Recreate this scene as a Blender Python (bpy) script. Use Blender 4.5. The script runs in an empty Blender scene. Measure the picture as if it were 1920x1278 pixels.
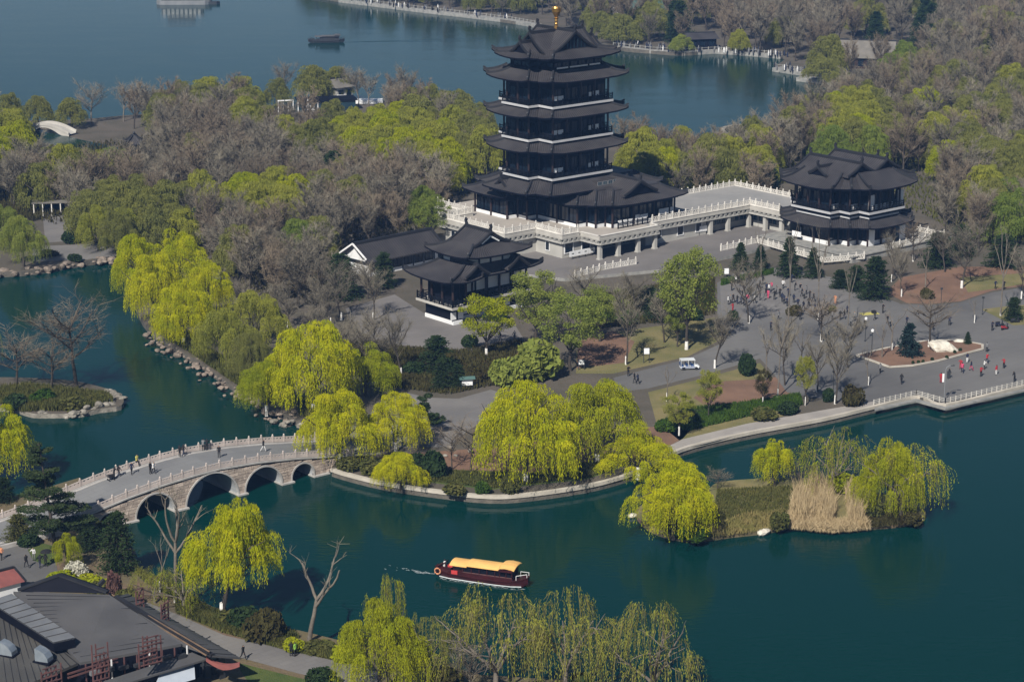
import bpy, bmesh, math, random
import numpy as np
from mathutils import Vector, Matrix

# ------------------------------------------------------------------ camera, sky, sun, exposure
SC = bpy.context.scene
COL = SC.collection
cam_data = bpy.data.cameras.new("camera")
cam = bpy.data.objects.new("camera", cam_data)
COL.objects.link(cam)
cam.location = (0, 0, 98)
cam.rotation_euler = (math.radians(90 - 15.30), 0, 0)
cam_data.sensor_width = 36
cam_data.lens = 78.75
cam_data.clip_start = 1
cam_data.clip_end = 6000
SC.camera = cam

SUN_EL, SUN_AZ = math.radians(41), math.radians(202)       # azimuth clockwise from +Y
world = bpy.data.worlds.new("World")
SC.world = world
world.use_nodes = True
wn = world.node_tree
bg = wn.nodes["Background"]
sky = wn.nodes.new("ShaderNodeTexSky")
sky.sky_type = 'NISHITA'
sky.sun_disc = False
sky.sun_elevation = SUN_EL
sky.sun_rotation = SUN_AZ
sky.dust_density = 0.3
sky.ozone_density = 1.6
wn.links.new(sky.outputs[0], bg.inputs[0])
bg.inputs[1].default_value = 0.05
sun_d = bpy.data.lights.new("sun", 'SUN')
sun_d.energy = 5.0
sun_d.angle = math.radians(0.6)
sun_d.color = (1.0, 0.95, 0.86)
sun = bpy.data.objects.new("sun", sun_d)
COL.objects.link(sun)
sdir = Vector((math.sin(SUN_AZ) * math.cos(SUN_EL), math.cos(SUN_AZ) * math.cos(SUN_EL), math.sin(SUN_EL)))
sun.rotation_euler = sdir.to_track_quat('Z', 'Y').to_euler()
sun.location = (-100, -100, 200)
SC.view_settings.view_transform = 'Standard'
SC.view_settings.look = 'None'
SC.view_settings.exposure = 0.30
SC.view_settings.gamma = 1.0
SC.view_settings.use_curve_mapping = False
SC.cycles.max_bounces = 5
SC.cycles.diffuse_bounces = 1
SC.cycles.glossy_bounces = 2
SC.cycles.transmission_bounces = 2
SC.cycles.volume_bounces = 0
SC.cycles.transparent_max_bounces = 6
SC.cycles.use_denoising = True

# ------------------------------------------------------------------ materials
MATS = {}
def nodes_of(name):
    m = bpy.data.materials.new(name); m.use_nodes = True
    nt = m.node_tree
    return m, nt, nt.nodes["Principled BSDF"], nt.nodes["Material Output"]

def pm(name, c1, c2=None, scale=0.5, rough=0.75, bump=0.0, bscale=None, metal=0.0, spec=0.4, rnd=0.0, detail=6, stretch=(1, 1, 1), c3=None):
    """principled material: two (three) colours mixed by world-space noise, optional per-object variation and relief"""
    m, nt, b, out = nodes_of(name)
    N, L = nt.nodes, nt.links
    geo = N.new("ShaderNodeNewGeometry")
    mp = N.new("ShaderNodeMapping"); mp.inputs['Scale'].default_value = stretch
    L.new(geo.outputs['Position'], mp.inputs[0])
    c2 = c2 or tuple(x * 0.8 for x in c1)
    nz = N.new("ShaderNodeTexNoise"); nz.inputs['Scale'].default_value = scale; nz.inputs['Detail'].default_value = detail
    L.new(mp.outputs[0], nz.inputs['Vector'])
    cr = N.new("ShaderNodeValToRGB")
    cr.color_ramp.elements[0].position = 0.36; cr.color_ramp.elements[0].color = (*c1, 1)
    cr.color_ramp.elements[1].position = 0.64; cr.color_ramp.elements[1].color = (*c2, 1)
    if c3:
        e = cr.color_ramp.elements.new(0.5); e.color = (*c3, 1)
    L.new(nz.outputs['Fac'], cr.inputs[0])
    col = cr.outputs[0]
    if rnd:
        oi = N.new("ShaderNodeObjectInfo")
        mr = N.new("ShaderNodeMapRange"); mr.inputs[3].default_value = 1 - rnd; mr.inputs[4].default_value = 1 + rnd
        L.new(oi.outputs['Random'], mr.inputs[0])
        mx = N.new("ShaderNodeMixRGB"); mx.blend_type = 'MULTIPLY'; mx.inputs[0].default_value = 1
        L.new(col, mx.inputs[1]); L.new(mr.outputs[0], mx.inputs[2]); col = mx.outputs[0]
    L.new(col, b.inputs['Base Color'])
    b.inputs['Roughness'].default_value = rough
    b.inputs['Metallic'].default_value = metal
    b.inputs['Specular IOR Level'].default_value = spec
    if bump:
        n2 = N.new("ShaderNodeTexNoise"); n2.inputs['Scale'].default_value = bscale or scale * 6; n2.inputs['Detail'].default_value = 5
        L.new(mp.outputs[0], n2.inputs['Vector'])
        bp = N.new("ShaderNodeBump"); bp.inputs['Strength'].default_value = bump; bp.inputs['Distance'].default_value = 0.3
        L.new(n2.outputs['Fac'], bp.inputs['Height']); L.new(bp.outputs[0], b.inputs['Normal'])
    MATS[name] = m
    return m

def leafm(name, c1, c2, trans=0.3, nscale=0.6):
    m, nt, b, out = nodes_of(name)
    N, L = nt.nodes, nt.links
    N.remove(b)
    oi = N.new("ShaderNodeObjectInfo"); geo = N.new("ShaderNodeNewGeometry")
    nz = N.new("ShaderNodeTexNoise"); nz.inputs['Scale'].default_value = nscale; nz.inputs['Detail'].default_value = 4
    L.new(geo.outputs['Position'], nz.inputs['Vector'])
    ad = N.new("ShaderNodeMath"); ad.operation = 'ADD'
    mr = N.new("ShaderNodeMapRange"); mr.inputs[1].default_value = 0.3; mr.inputs[2].default_value = 0.7; mr.inputs[3].default_value = -0.25; mr.inputs[4].default_value = 0.75
    L.new(nz.outputs['Fac'], mr.inputs[0])
    ml = N.new("ShaderNodeMath"); ml.operation = 'MULTIPLY'; ml.inputs[1].default_value = 0.5
    L.new(oi.outputs['Random'], ml.inputs[0]); L.new(ml.outputs[0], ad.inputs[0]); L.new(mr.outputs[0], ad.inputs[1]); ad.use_clamp = True
    mx = N.new("ShaderNodeMixRGB"); mx.inputs[1].default_value = (*c1, 1); mx.inputs[2].default_value = (*c2, 1)
    L.new(ad.outputs[0], mx.inputs[0])
    df = N.new("ShaderNodeBsdfDiffuse"); tr = N.new("ShaderNodeBsdfTranslucent"); ms = N.new("ShaderNodeMixShader")
    ms.inputs[0].default_value = trans
    L.new(mx.outputs[0], df.inputs[0]); L.new(mx.outputs[0], tr.inputs[0])
    L.new(df.outputs[0], ms.inputs[1]); L.new(tr.outputs[0], ms.inputs[2]); L.new(ms.outputs[0], out.inputs[0])
    MATS[name] = m
    return m

pm('soil', (0.150, 0.098, 0.066), (0.105, 0.085, 0.055), 0.12, 0.95, 0.5, 2.5, c3=(0.125, 0.10, 0.05))
pm('woodland', (0.105, 0.088, 0.070), (0.075, 0.066, 0.048), 0.15, 0.95, 0.5, 2)
pm('red_soil', (0.20, 0.115, 0.075), (0.15, 0.088, 0.06), 0.3, 0.95, 0.4, 3)
pm('dry_grass', (0.20, 0.165, 0.07), (0.13, 0.125, 0.045), 0.25, 0.95, 0.5, 4)
pm('green_grass', (0.045, 0.075, 0.014), (0.08, 0.10, 0.02), 0.5, 0.95, 0.5, 5)
pm('plaza_stone', (0.158, 0.152, 0.146), (0.104, 0.101, 0.100), 0.045, 0.8, 0.1, 6, detail=9, c3=(0.135, 0.130, 0.126))
pm('path_stone', (0.19, 0.178, 0.168), (0.145, 0.138, 0.135), 0.12, 0.85, 0.1, 6)
pm('pale_path', (0.36, 0.33, 0.30), (0.29, 0.265, 0.245), 0.2, 0.85, 0.1, 6)
pm('yard_stone', (0.185, 0.17, 0.162), (0.145, 0.135, 0.13), 0.1, 0.85, 0.08, 6)
pm('terrace_stone', (0.30, 0.29, 0.28), (0.26, 0.255, 0.25), 0.15, 0.8, 0.05, 4)
pm('deck_stone', (0.40, 0.36, 0.32), (0.34, 0.31, 0.28), 0.15, 0.8, 0.05, 4)
pm('kerb_stone', (0.50, 0.455, 0.39), (0.38, 0.345, 0.29), 0.4, 0.85, 0.2, 4)
pm('band_grey', (0.47, 0.47, 0.48), (0.40, 0.40, 0.42), 0.5, 0.7)
pm('wall_stone', (0.43, 0.415, 0.385), (0.35, 0.34, 0.315), 0.35, 0.8, 0.08, 3)
pm('old_stone', (0.30, 0.29, 0.27), (0.20, 0.20, 0.19), 0.8, 0.85, 0.3, 4)
pm('cornice_stone', (0.46, 0.44, 0.40), (0.38, 0.36, 0.33), 0.4, 0.75)
pm('white_marble', (0.66, 0.63, 0.58), (0.54, 0.51, 0.47), 0.8, 0.6, rnd=0.06)
pm('bridge_marble', (0.52, 0.45, 0.41), (0.42, 0.36, 0.33), 0.8, 0.65, rnd=0.06)
pm('white_paint', (0.78, 0.78, 0.78), (0.70, 0.70, 0.71), 0.6, 0.6)
pm('whitewash', (0.75, 0.73, 0.70), (0.60, 0.58, 0.55), 2.5, 0.8)
pm('bridge_stone', (0.53, 0.43, 0.355), (0.33, 0.265, 0.22), 1.1, 0.85, 0.4, 6, rnd=0.22)
pm('joint_stone', (0.10, 0.085, 0.075), (0.07, 0.06, 0.055), 1, 0.95)
pm('arch_stone', (0.44, 0.42, 0.40), (0.34, 0.32, 0.30), 0.7, 0.8, 0.1)
pm('vault_stone', (0.36, 0.37, 0.38), (0.28, 0.29, 0.30), 0.5, 0.85, 0.1)
pm('bridge_deck', (0.19, 0.19, 0.19), (0.155, 0.155, 0.16), 0.1, 0.85, 0.06, 6)
pm('roof_tile', (0.052, 0.048, 0.050), (0.035, 0.032, 0.035), 0.35, 0.62, 0.15, 3, spec=0.35)
pm('ridge_tile', (0.022, 0.022, 0.026), (0.015, 0.015, 0.018), 0.6, 0.6)
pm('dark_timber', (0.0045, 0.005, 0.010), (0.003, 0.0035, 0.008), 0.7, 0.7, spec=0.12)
pm('brown_timber', (0.030, 0.015, 0.013), (0.02, 0.011, 0.010), 0.7, 0.6)
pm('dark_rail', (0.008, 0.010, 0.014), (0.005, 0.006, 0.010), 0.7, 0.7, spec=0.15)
pm('glass', (0.008, 0.016, 0.028), (0.005, 0.010, 0.018), 0.3, 0.12, spec=0.6)
pm('teal_glass', (0.02, 0.05, 0.065), (0.012, 0.03, 0.045), 0.3, 0.15, spec=0.6)
pm('gold', (0.55, 0.33, 0.10), (0.38, 0.21, 0.06), 1.5, 0.35, 0.1, metal=0.85)
pm('grey_roof', (0.082, 0.080, 0.082), (0.064, 0.063, 0.066), 0.25, 0.7, 0.1, 5)
pm('seam_roof', (0.078, 0.074, 0.068), (0.060, 0.058, 0.055), 0.25, 0.7, 0.1, 5)
pm('pale_metal', (0.16, 0.165, 0.175), (0.13, 0.135, 0.145), 0.5, 0.5)
pm('bright_metal', (0.36, 0.40, 0.44), (0.27, 0.31, 0.35), 0.8, 0.4, metal=0.5)
pm('red_frame', (0.125, 0.055, 0.052), (0.085, 0.040, 0.038), 1.2, 0.8, rnd=0.1)
pm('red_wall', (0.24, 0.075, 0.065), (0.18, 0.06, 0.055), 0.8, 0.85)
pm('tan_wood', (0.20, 0.13, 0.08), (0.13, 0.085, 0.055), 0.8, 0.8)
pm('boat_hull', (0.050, 0.008, 0.009), (0.028, 0.006, 0.007), 0.7, 0.4)
pm('boat_roof', (0.80, 0.47, 0.15), (0.72, 0.41, 0.13), 0.8, 0.6)
pm('boat_red', (0.5, 0.05, 0.05), (0.42, 0.04, 0.04), 0.8, 0.5)
pm('foam', (0.62, 0.66, 0.67), (0.45, 0.5, 0.52), 2.5, 0.7)
pm('pale_awning', (0.42, 0.46, 0.52), (0.34, 0.38, 0.44), 0.4, 0.7)
pm('rock', (0.30, 0.275, 0.235), (0.17, 0.155, 0.13), 0.9, 0.9, 0.6, 4, rnd=0.15)
pm('bank_stone', (0.13, 0.115, 0.095), (0.085, 0.078, 0.066), 0.8, 0.9, 0.4, 4)
pm('pink_rock', (0.27, 0.215, 0.175), (0.16, 0.13, 0.105), 0.9, 0.9, 0.6, 4, rnd=0.15)
pm('white_rock', (0.68, 0.64, 0.55), (0.50, 0.46, 0.39), 0.9, 0.85, 0.6, 3)
pm('bark', (0.060, 0.048, 0.038), (0.040, 0.033, 0.027), 1.5, 0.9, 0.4, 6)
pm('pale_bark', (0.17, 0.145, 0.115), (0.11, 0.095, 0.08), 1.5, 0.9, 0.3, 6)
pm('twig', (0.195, 0.170, 0.126), (0.150, 0.132, 0.098), 0.03, 0.95, rnd=0.18)
pm('brown_twig', (0.190, 0.150, 0.104), (0.150, 0.118, 0.082), 0.03, 0.95, rnd=0.18)
pm('willow_twig', (0.16, 0.14, 0.04), (0.11, 0.095, 0.03), 0.5, 0.95)
pm('black_cloth', (0.012, 0.012, 0.014), rough=0.9)
pm('navy_cloth', (0.016, 0.022, 0.05), rough=0.9)
pm('grey_cloth', (0.16, 0.16, 0.165), rough=0.9)
pm('white_cloth', (0.68, 0.67, 0.66), rough=0.9)
pm('red_cloth', (0.36, 0.025, 0.035), rough=0.9)
pm('pink_cloth', (0.52, 0.07, 0.14), rough=0.9)
pm('orange_cloth', (0.62, 0.27, 0.14), rough=0.9)
pm('yellow_cloth', (0.52, 0.46, 0.12), rough=0.9)
pm('green_cloth', (0.22, 0.42, 0.06), rough=0.9)
pm('skin', (0.42, 0.25, 0.17), rough=0.7)
pm('hair', (0.012, 0.010, 0.009), rough=0.7)
pm('lamp_metal', (0.035, 0.037, 0.042), rough=0.5)
pm('grey_metal', (0.22, 0.225, 0.235), rough=0.45)
pm('cart_paint', (0.72, 0.74, 0.76), rough=0.3)
pm('cart_blue', (0.03, 0.07, 0.20), rough=0.3)
pm('tyre', (0.012, 0.012, 0.012), rough=0.9)
pm('jade_roof', (0.06, 0.12, 0.11), (0.05, 0.10, 0.09), 0.4, 0.7)
pm('thatch', (0.17, 0.155, 0.135), (0.13, 0.12, 0.105), 0.4, 0.85)
leafm('leaf_yellow', (0.345, 0.385, 0.010), (0.585, 0.55, 0.012), 0.42)
leafm('leaf_lime', (0.27, 0.315, 0.014), (0.38, 0.39, 0.018), 0.42)
leafm('leaf_olive', (0.165, 0.175, 0.052), (0.235, 0.235, 0.062), 0.35)
leafm('leaf_gold', (0.24, 0.255, 0.045), (0.32, 0.32, 0.05), 0.36)
leafm('leaf_fresh', (0.150, 0.205, 0.042), (0.215, 0.255, 0.048), 0.38)
leafm('leaf_green', (0.21, 0.255, 0.055), (0.29, 0.32, 0.065), 0.42)
leafm('leaf_moss', (0.075, 0.085, 0.026), (0.12, 0.115, 0.035), 0.25)
leafm('leaf_dark', (0.020, 0.038, 0.015), (0.038, 0.060, 0.022), 0.2)
leafm('leaf_pine', (0.032, 0.052, 0.022), (0.056, 0.078, 0.030), 0.2)
leafm('leaf_blue', (0.014, 0.028, 0.026), (0.026, 0.046, 0.042), 0.2)
leafm('leaf_hedge', (0.035, 0.072, 0.012), (0.065, 0.11, 0.016), 0.25)
leafm('leaf_bronze', (0.05, 0.04, 0.018), (0.075, 0.07, 0.025), 0.25)
leafm('leaf_white', (0.62, 0.60, 0.50), (0.5, 0.48, 0.4), 0.3)
leafm('leaf_forsythia', (0.60, 0.42, 0.01), (0.5, 0.34, 0.01), 0.3)
leafm('leaf_blossom', (0.20, 0.10, 0.095), (0.12, 0.07, 0.06), 0.3)
leafm('reed_leaf', (0.62, 0.49, 0.30), (0.46, 0.35, 0.20), 0.35)
leafm('grass_dry', (0.30, 0.24, 0.10), (0.20, 0.19, 0.06), 0.3)

def roof_rows(name, period=.55):
    """rows of round tiles running down the slope, laid out in each roof's own map (u in metres along the eave)"""
    m = MATS[name]; nt = m.node_tree; N, L = nt.nodes, nt.links; b = N["Principled BSDF"]
    uv = N.new("ShaderNodeUVMap"); sx = N.new("ShaderNodeSeparateXYZ"); L.new(uv.outputs[0], sx.inputs[0])
    ml = N.new("ShaderNodeMath"); ml.operation = 'MULTIPLY'; ml.inputs[1].default_value = 2*math.pi/period; L.new(sx.outputs[0], ml.inputs[0])
    sn = N.new("ShaderNodeMath"); sn.operation = 'SINE'; L.new(ml.outputs[0], sn.inputs[0])
    mr = N.new("ShaderNodeMapRange"); mr.inputs[1].default_value = -1; mr.inputs[3].default_value = .72; mr.inputs[4].default_value = 1.15; L.new(sn.outputs[0], mr.inputs[0])
    src = b.inputs['Base Color'].links[0].from_socket
    mx = N.new("ShaderNodeMixRGB"); mx.blend_type = 'MULTIPLY'; mx.inputs[0].default_value = 1; L.new(src, mx.inputs[1]); L.new(mr.outputs[0], mx.inputs[2]); L.new(mx.outputs[0], b.inputs['Base Color'])
    bp = N.new("ShaderNodeBump"); bp.inputs['Strength'].default_value = .5; bp.inputs['Distance'].default_value = .08; L.new(sn.outputs[0], bp.inputs['Height'])
    old = b.inputs['Normal'].links
    if old: L.new(old[0].from_socket, bp.inputs['Normal'])
    L.new(bp.outputs[0], b.inputs['Normal'])
roof_rows('roof_tile')
def slab_lines(name, w, h, k=.86):
    m = MATS[name]; nt = m.node_tree; N, L = nt.nodes, nt.links; b = N["Principled BSDF"]; geo = N.new("ShaderNodeNewGeometry")
    mp = N.new("ShaderNodeMapping"); mp.inputs['Rotation'].default_value = (0, 0, math.radians(-40)); L.new(geo.outputs['Position'], mp.inputs[0])
    br = N.new("ShaderNodeTexBrick"); br.inputs['Scale'].default_value = 1; br.inputs['Brick Width'].default_value = w; br.inputs['Row Height'].default_value = h; br.inputs['Mortar Size'].default_value = .05
    br.inputs['Color1'].default_value = (1, 1, 1, 1); br.inputs['Color2'].default_value = (.93, .93, .93, 1); br.inputs['Mortar'].default_value = (k, k, k, 1); L.new(mp.outputs[0], br.inputs['Vector'])
    src = b.inputs['Base Color'].links[0].from_socket
    mx = N.new("ShaderNodeMixRGB"); mx.blend_type = 'MULTIPLY'; mx.inputs[0].default_value = 1; L.new(src, mx.inputs[1]); L.new(br.outputs['Color'], mx.inputs[2]); L.new(mx.outputs[0], b.inputs['Base Color'])
for nm_, w_, h_ in (('plaza_stone', 3.2, 1.6), ('path_stone', 1.8, .9), ('yard_stone', 2.4, 1.2), ('terrace_stone', 2.0, 1.0), ('bridge_deck', 2.4, 1.2), ('pale_path', 1.6, .8)): slab_lines(nm_, w_, h_)
def water_mat():
    m, nt, b, out = nodes_of('lake_water')
    N, L = nt.nodes, nt.links
    b.inputs['Base Color'].default_value = (0.0003, 0.0240, 0.0205, 1)
    b.inputs['Roughness'].default_value = 0.10
    b.inputs['IOR'].default_value = 1.33
    b.inputs['Specular IOR Level'].default_value = 0.12
    geo = N.new("ShaderNodeNewGeometry")
    mp = N.new("ShaderNodeMapping"); mp.inputs['Scale'].default_value = (0.5, 1.3, 1)
    mp.inputs['Rotation'].default_value = (0, 0, 0.25)
    L.new(geo.outputs['Position'], mp.inputs[0])
    n1 = N.new("ShaderNodeTexNoise"); n1.inputs['Scale'].default_value = 1.1; n1.inputs['Detail'].default_value = 5
    n2 = N.new("ShaderNodeTexNoise"); n2.inputs['Scale'].default_value = 0.09; n2.inputs['Detail'].default_value = 3
    L.new(mp.outputs[0], n1.inputs['Vector']); L.new(mp.outputs[0], n2.inputs['Vector'])
    mr = N.new("ShaderNodeMapRange"); mr.inputs[1].default_value = 0.35; mr.inputs[2].default_value = 0.65; mr.inputs[3].default_value = 0.08; mr.inputs[4].default_value = 0.38
    L.new(n2.outputs['Fac'], mr.inputs[0])
    bp = N.new("ShaderNodeBump"); bp.inputs['Distance'].default_value = 0.12
    L.new(mr.outputs[0], bp.inputs['Strength']); L.new(n1.outputs['Fac'], bp.inputs['Height'])
    L.new(bp.outputs[0], b.inputs['Normal'])
    MATS['lake_water'] = m
water_mat()
def M(*names): return [MATS[n] for n in names]

# ------------------------------------------------------------------ helpers
def link(o):
    COL.objects.link(o); return o
def tag(o, label=None, cat=None, group=None, kind=None):
    if label: o['label'] = label
    if cat: o['category'] = cat
    if group: o['group'] = group
    if kind: o['kind'] = kind
    return o
def empty(name, loc, rz=0.0, label=None, cat=None, group=None):
    o = link(bpy.data.objects.new(name, None))
    o.location = tuple(loc) if len(loc) == 3 else (*loc, 1.0); o.rotation_euler = (0, 0, rz); o.empty_display_size = 0.5
    return tag(o, label, cat, group)
def part(name, mesh, parent=None, loc=(0, 0, 0), rz=0.0, sc=None, mat=None):
    o = link(bpy.data.objects.new(name, mesh))
    if parent: o.parent = parent
    o.location = loc; o.rotation_euler = (0, 0, rz)
    if sc is not None: o.scale = sc if hasattr(sc, '__len__') else (sc, sc, sc)
    if mat:
        for i, mm in enumerate(mat):
            if i < len(o.material_slots):
                o.material_slots[i].link = 'OBJECT'; o.material_slots[i].material = MATS[mm]
    return o

class MB:
    def __init__(s): s.v = []; s.f = []; s.m = []
    def add(s, vs, fs, mi=0):
        n = len(s.v); s.v += [tuple(v) for v in vs]
        for f in fs: s.f.append(tuple(i + n for i in f)); s.m.append(mi)
        return s
    def box(s, x0, x1, y0, y1, z0, z1, mi=0):
        return s.add([(x0,y0,z0),(x1,y0,z0),(x1,y1,z0),(x0,y1,z0),(x0,y0,z1),(x1,y0,z1),(x1,y1,z1),(x0,y1,z1)],
                     [(0,3,2,1),(4,5,6,7),(0,1,5,4),(1,2,6,5),(2,3,7,6),(3,0,4,7)], mi)
    def beam(s, p, q, w, h, mi=0):
        """box-section bar from p to q, width w, height h (upwards from the line's middle)"""
        p, q = Vector(p), Vector(q); d = (q - p)
        if d.length < 1e-5: return s
        side = Vector((-d.y, d.x, 0))
        if side.length < 1e-5: side = Vector((1, 0, 0))
        side.normalize(); up = side.cross(d.normalized()) * -1
        if up.z < 0: up = -up
        if abs(d.normalized().z) > 0.999: up = Vector((0, 1, 0))
        a, b = side * w / 2, up * h / 2
        vs = [p-a-b, p+a-b, p+a+b, p-a+b, q-a-b, q+a-b, q+a+b, q-a+b]
        return s.add(vs, [(0,1,2,3),(7,6,5,4),(0,4,5,1),(1,5,6,2),(2,6,7,3),(3,7,4,0)], mi)
    def prism(s, poly, z0, z1, mi=0, top=True, bot=True, mtop=None):
        n = len(poly)
        A = sum(poly[i][0]*poly[(i+1)%n][1]-poly[(i+1)%n][0]*poly[i][1] for i in range(n))
        if A < 0: poly = poly[::-1]
        s.add([(x, y, z0) for x, y in poly] + [(x, y, z1) for x, y in poly], [(i, (i+1)%n, n+(i+1)%n, n+i) for i in range(n)], mi)
        if top: s.add([(x, y, z1) for x, y in poly], [tuple(range(n))], mi if mtop is None else mtop)
        if bot: s.add([(x, y, z0) for x, y in poly], [tuple(range(n-1, -1, -1))], mi)
        return s
    def tube(s, pts, rad, n=6, mi=0, cap=True):
        pts = [Vector(p) for p in pts]; base = len(s.v); k = len(pts)
        if not hasattr(rad, '__len__'): rad = [rad] * k
        for i, p in enumerate(pts):
            d = (pts[min(i+1, k-1)] - pts[max(i-1, 0)]).normalized()
            a = d.orthogonal().normalized() if abs(d.z) < .98 else Vector((1, 0, 0)); a = (a - d * a.dot(d)).normalized(); b = d.cross(a)
            for j in range(n):
                t = 2 * math.pi * j / n
                s.v.append(tuple(p + (a * math.cos(t) + b * math.sin(t)) * rad[i]))
        for i in range(k - 1):
            for j in range(n):
                s.f.append((base+i*n+j, base+i*n+(j+1)%n, base+(i+1)*n+(j+1)%n, base+(i+1)*n+j)); s.m.append(mi)
        if cap:
            s.f.append(tuple(base+(k-1)*n+j for j in range(n))); s.m.append(mi)
            s.f.append(tuple(base+j for j in range(n-1, -1, -1))); s.m.append(mi)
        return s
    def lathe(s, prof, n=12, c=(0, 0, 0), mi=0):
        return s.tube([(c[0], c[1], c[2] + z) for r, z in prof], [max(r, .001) for r, z in prof], n, mi)
    def mesh(s, name, mats):
        me = bpy.data.meshes.new(name)
        me.from_pydata(s.v, [], s.f)
        for m in mats: me.materials.append(MATS[m])
        if len(mats) > 1: me.polygons.foreach_set('material_index', s.m)
        me.update()
        return me
    def build(s, name, mats, parent=None, loc=(0, 0, 0), rz=0.0):
        if isinstance(mats, str): mats = [mats]
        return part(name, s.mesh(name, mats), parent, loc, rz)

def np_mesh(name, verts, quads, mats, mi=None, smooth=False):
    me = bpy.data.meshes.new(name)
    nv, nq = len(verts), len(quads)
    me.vertices.add(nv); me.vertices.foreach_set('co', np.asarray(verts, dtype=np.float32).ravel())
    me.loops.add(nq * 4); me.loops.foreach_set('vertex_index', np.asarray(quads, dtype=np.int32).ravel())
    me.polygons.add(nq); me.polygons.foreach_set('loop_start', np.arange(0, nq * 4, 4, dtype=np.int32))
    for m in mats: me.materials.append(MATS[m])
    if mi is not None: me.polygons.foreach_set('material_index', np.asarray(mi, dtype=np.int32))
    me.update(calc_edges=True)
    return me

def inside(p, poly):
    x, y = p; r = False; j = len(poly) - 1
    for i in range(len(poly)):
        a, b = poly[i], poly[j]
        if (a[1] > y) != (b[1] > y) and x < (b[0]-a[0])*(y-a[1])/(b[1]-a[1])+a[0]: r = not r
        j = i
    return r
def offset(poly, d):
    """offset a polygon outwards by d (mitred)"""
    n = len(poly); A = sum(poly[i][0]*poly[(i+1)%n][1]-poly[(i+1)%n][0]*poly[i][1] for i in range(n))
    sgn = 1 if A > 0 else -1; out = []
    for i in range(n):
        p0, p1, p2 = Vector(poly[i-1]), Vector(poly[i]), Vector(poly[(i+1)%n])
        e1, e2 = (p1-p0).normalized(), (p2-p1).normalized()
        n1, n2 = Vector((e1.y, -e1.x))*sgn, Vector((e2.y, -e2.x))*sgn
        b = n1 + n2; k = d / max(0.3, (1 + n1.dot(n2)))
        out.append((p1.x + b.x*k, p1.y + b.y*k))
    return out
def smooth_line(pts, k=6, closed=False):
    """Catmull-Rom through 2-D points"""
    out = []; n = len(pts); rng = range(n if closed else n - 1)
    for i in rng:
        g = (lambda q: pts[q % n]) if closed else (lambda q: pts[max(0, min(n-1, q))])
        p0, p1, p2, p3 = g(i-1), g(i), g(i+1), g(i+2)
        for j in range(k):
            t = j / k
            out.append(tuple(0.5*((2*p1[c])+(-p0[c]+p2[c])*t+(2*p0[c]-5*p1[c]+4*p2[c]-p3[c])*t*t+(-p0[c]+3*p1[c]-3*p2[c]+p3[c])*t**3) for c in (0, 1)))
    if not closed: out.append(tuple(pts[-1]))
    return out
SITE = math.radians(40)
SA, SB = (math.cos(SITE), math.sin(SITE)), (math.sin(SITE), -math.cos(SITE))
def site(a, b, o=(8.5, 431.0)):
    """a along the tower's long side, b towards the viewer, from the tower's centre"""
    return (o[0] + a*SA[0] + b*SB[0], o[1] + a*SA[1] + b*SB[1])

# ------------------------------------------------------------------ the setting
LAND_Z = 1.0
def sheet(name, poly, z, mat, label=None):
    mb = MB(); mb.add([(x, y, z) for x, y in poly], [tuple(range(len(poly)))])
    o = mb.build(name, mat)
    if o.data.polygons[0].normal.z < 0: o.data.flip_normals()
    return tag(o, label, kind='structure')
def land(name, poly, z, mat, skirt='rock'):
    return tag(MB().prism(poly, -1.2, z, 1, bot=False, mtop=0).build(name, [mat, skirt]), kind='structure')
w = MB(); w.add([(-1400, -250, 0), (1400, -250, 0), (1400, 2600, 0), (-1400, 2600, 0)], [(0, 1, 2, 3)])
tag(w.build('lake_water', 'lake_water'), kind='structure')
w = MB(); w.add([(-1400, -250, -1.4), (1400, -250, -1.4), (1400, 2600, -1.4), (-1400, 2600, -1.4)], [(0, 1, 2, 3)])
tag(w.build('lake_bed', 'soil'), kind='structure')

FRONT = [(-24.47,288.62),(-22.3,286.6),(-17.06,282.85),(-9.85,279.62),(-2.79,277.51),(2.8,278.56),(9.92,281.77),(14.32,285.05),(17.37,288.39),(23.82,297.44),(33.49,304.76),(45.03,311.38),(53.78,317.73),(61.02,322.93),(64.51,318.81),(78.32,328.57),(96.19,340.73)]
CHANNEL = [(-24.71,309.36),(-27.67,307.84),(-31.46,311.42),(-35.58,317.47),(-40.88,325.7),(-45.62,334.34),(-51.23,344.96),(-56.93,354.57),(-60.53,361.95),(-63.89,371.75),(-68.86,392.53),(-73.56,415.59),(-78.78,412.96),(-84.92,408.2),(-90.93,403.54),(-108.86,400.22)]
BACK = [(-149.97,561.49),(-131.81,571.03),(-123.07,568.62),(-111.06,570.23),(-99.8,576.74),(-88.17,582.56),(-68.11,591.07),(-60.02,595.42),(-48.86,598.94),(-37.68,604.3),(-32.87,595.42),(-22.09,574.28),(-8.12,562.28),(5.31,550.74),(24.4,532.49),(30.25,522.08),(42.59,518.7),(53.31,532.49),(56.45,538.2),(65.42,554.54),(78.37,582.56),(87.59,608.83),(95.29,627.63),(91.26,635.47),(83.0,642.49),(86.31,652.77),(78.09,660.15),(83.63,684.45),(72.69,692.55),(63.19,697.26),(52.87,692.55),(43.23,697.26),(32.01,706.86),(16.01,747.98),(0.0,770.32),(-14.94,786.43),(-30.39,800.11),(-46.45,815.87),(-63.13,832.23),(-80.96,854.47)]
RIGHT = [(120, 250), (260, 260), (700, 500), (1300, 900), (1350, 2500), (-1350, 2500), (-1350, 1250), (-300, 1060)]
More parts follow.
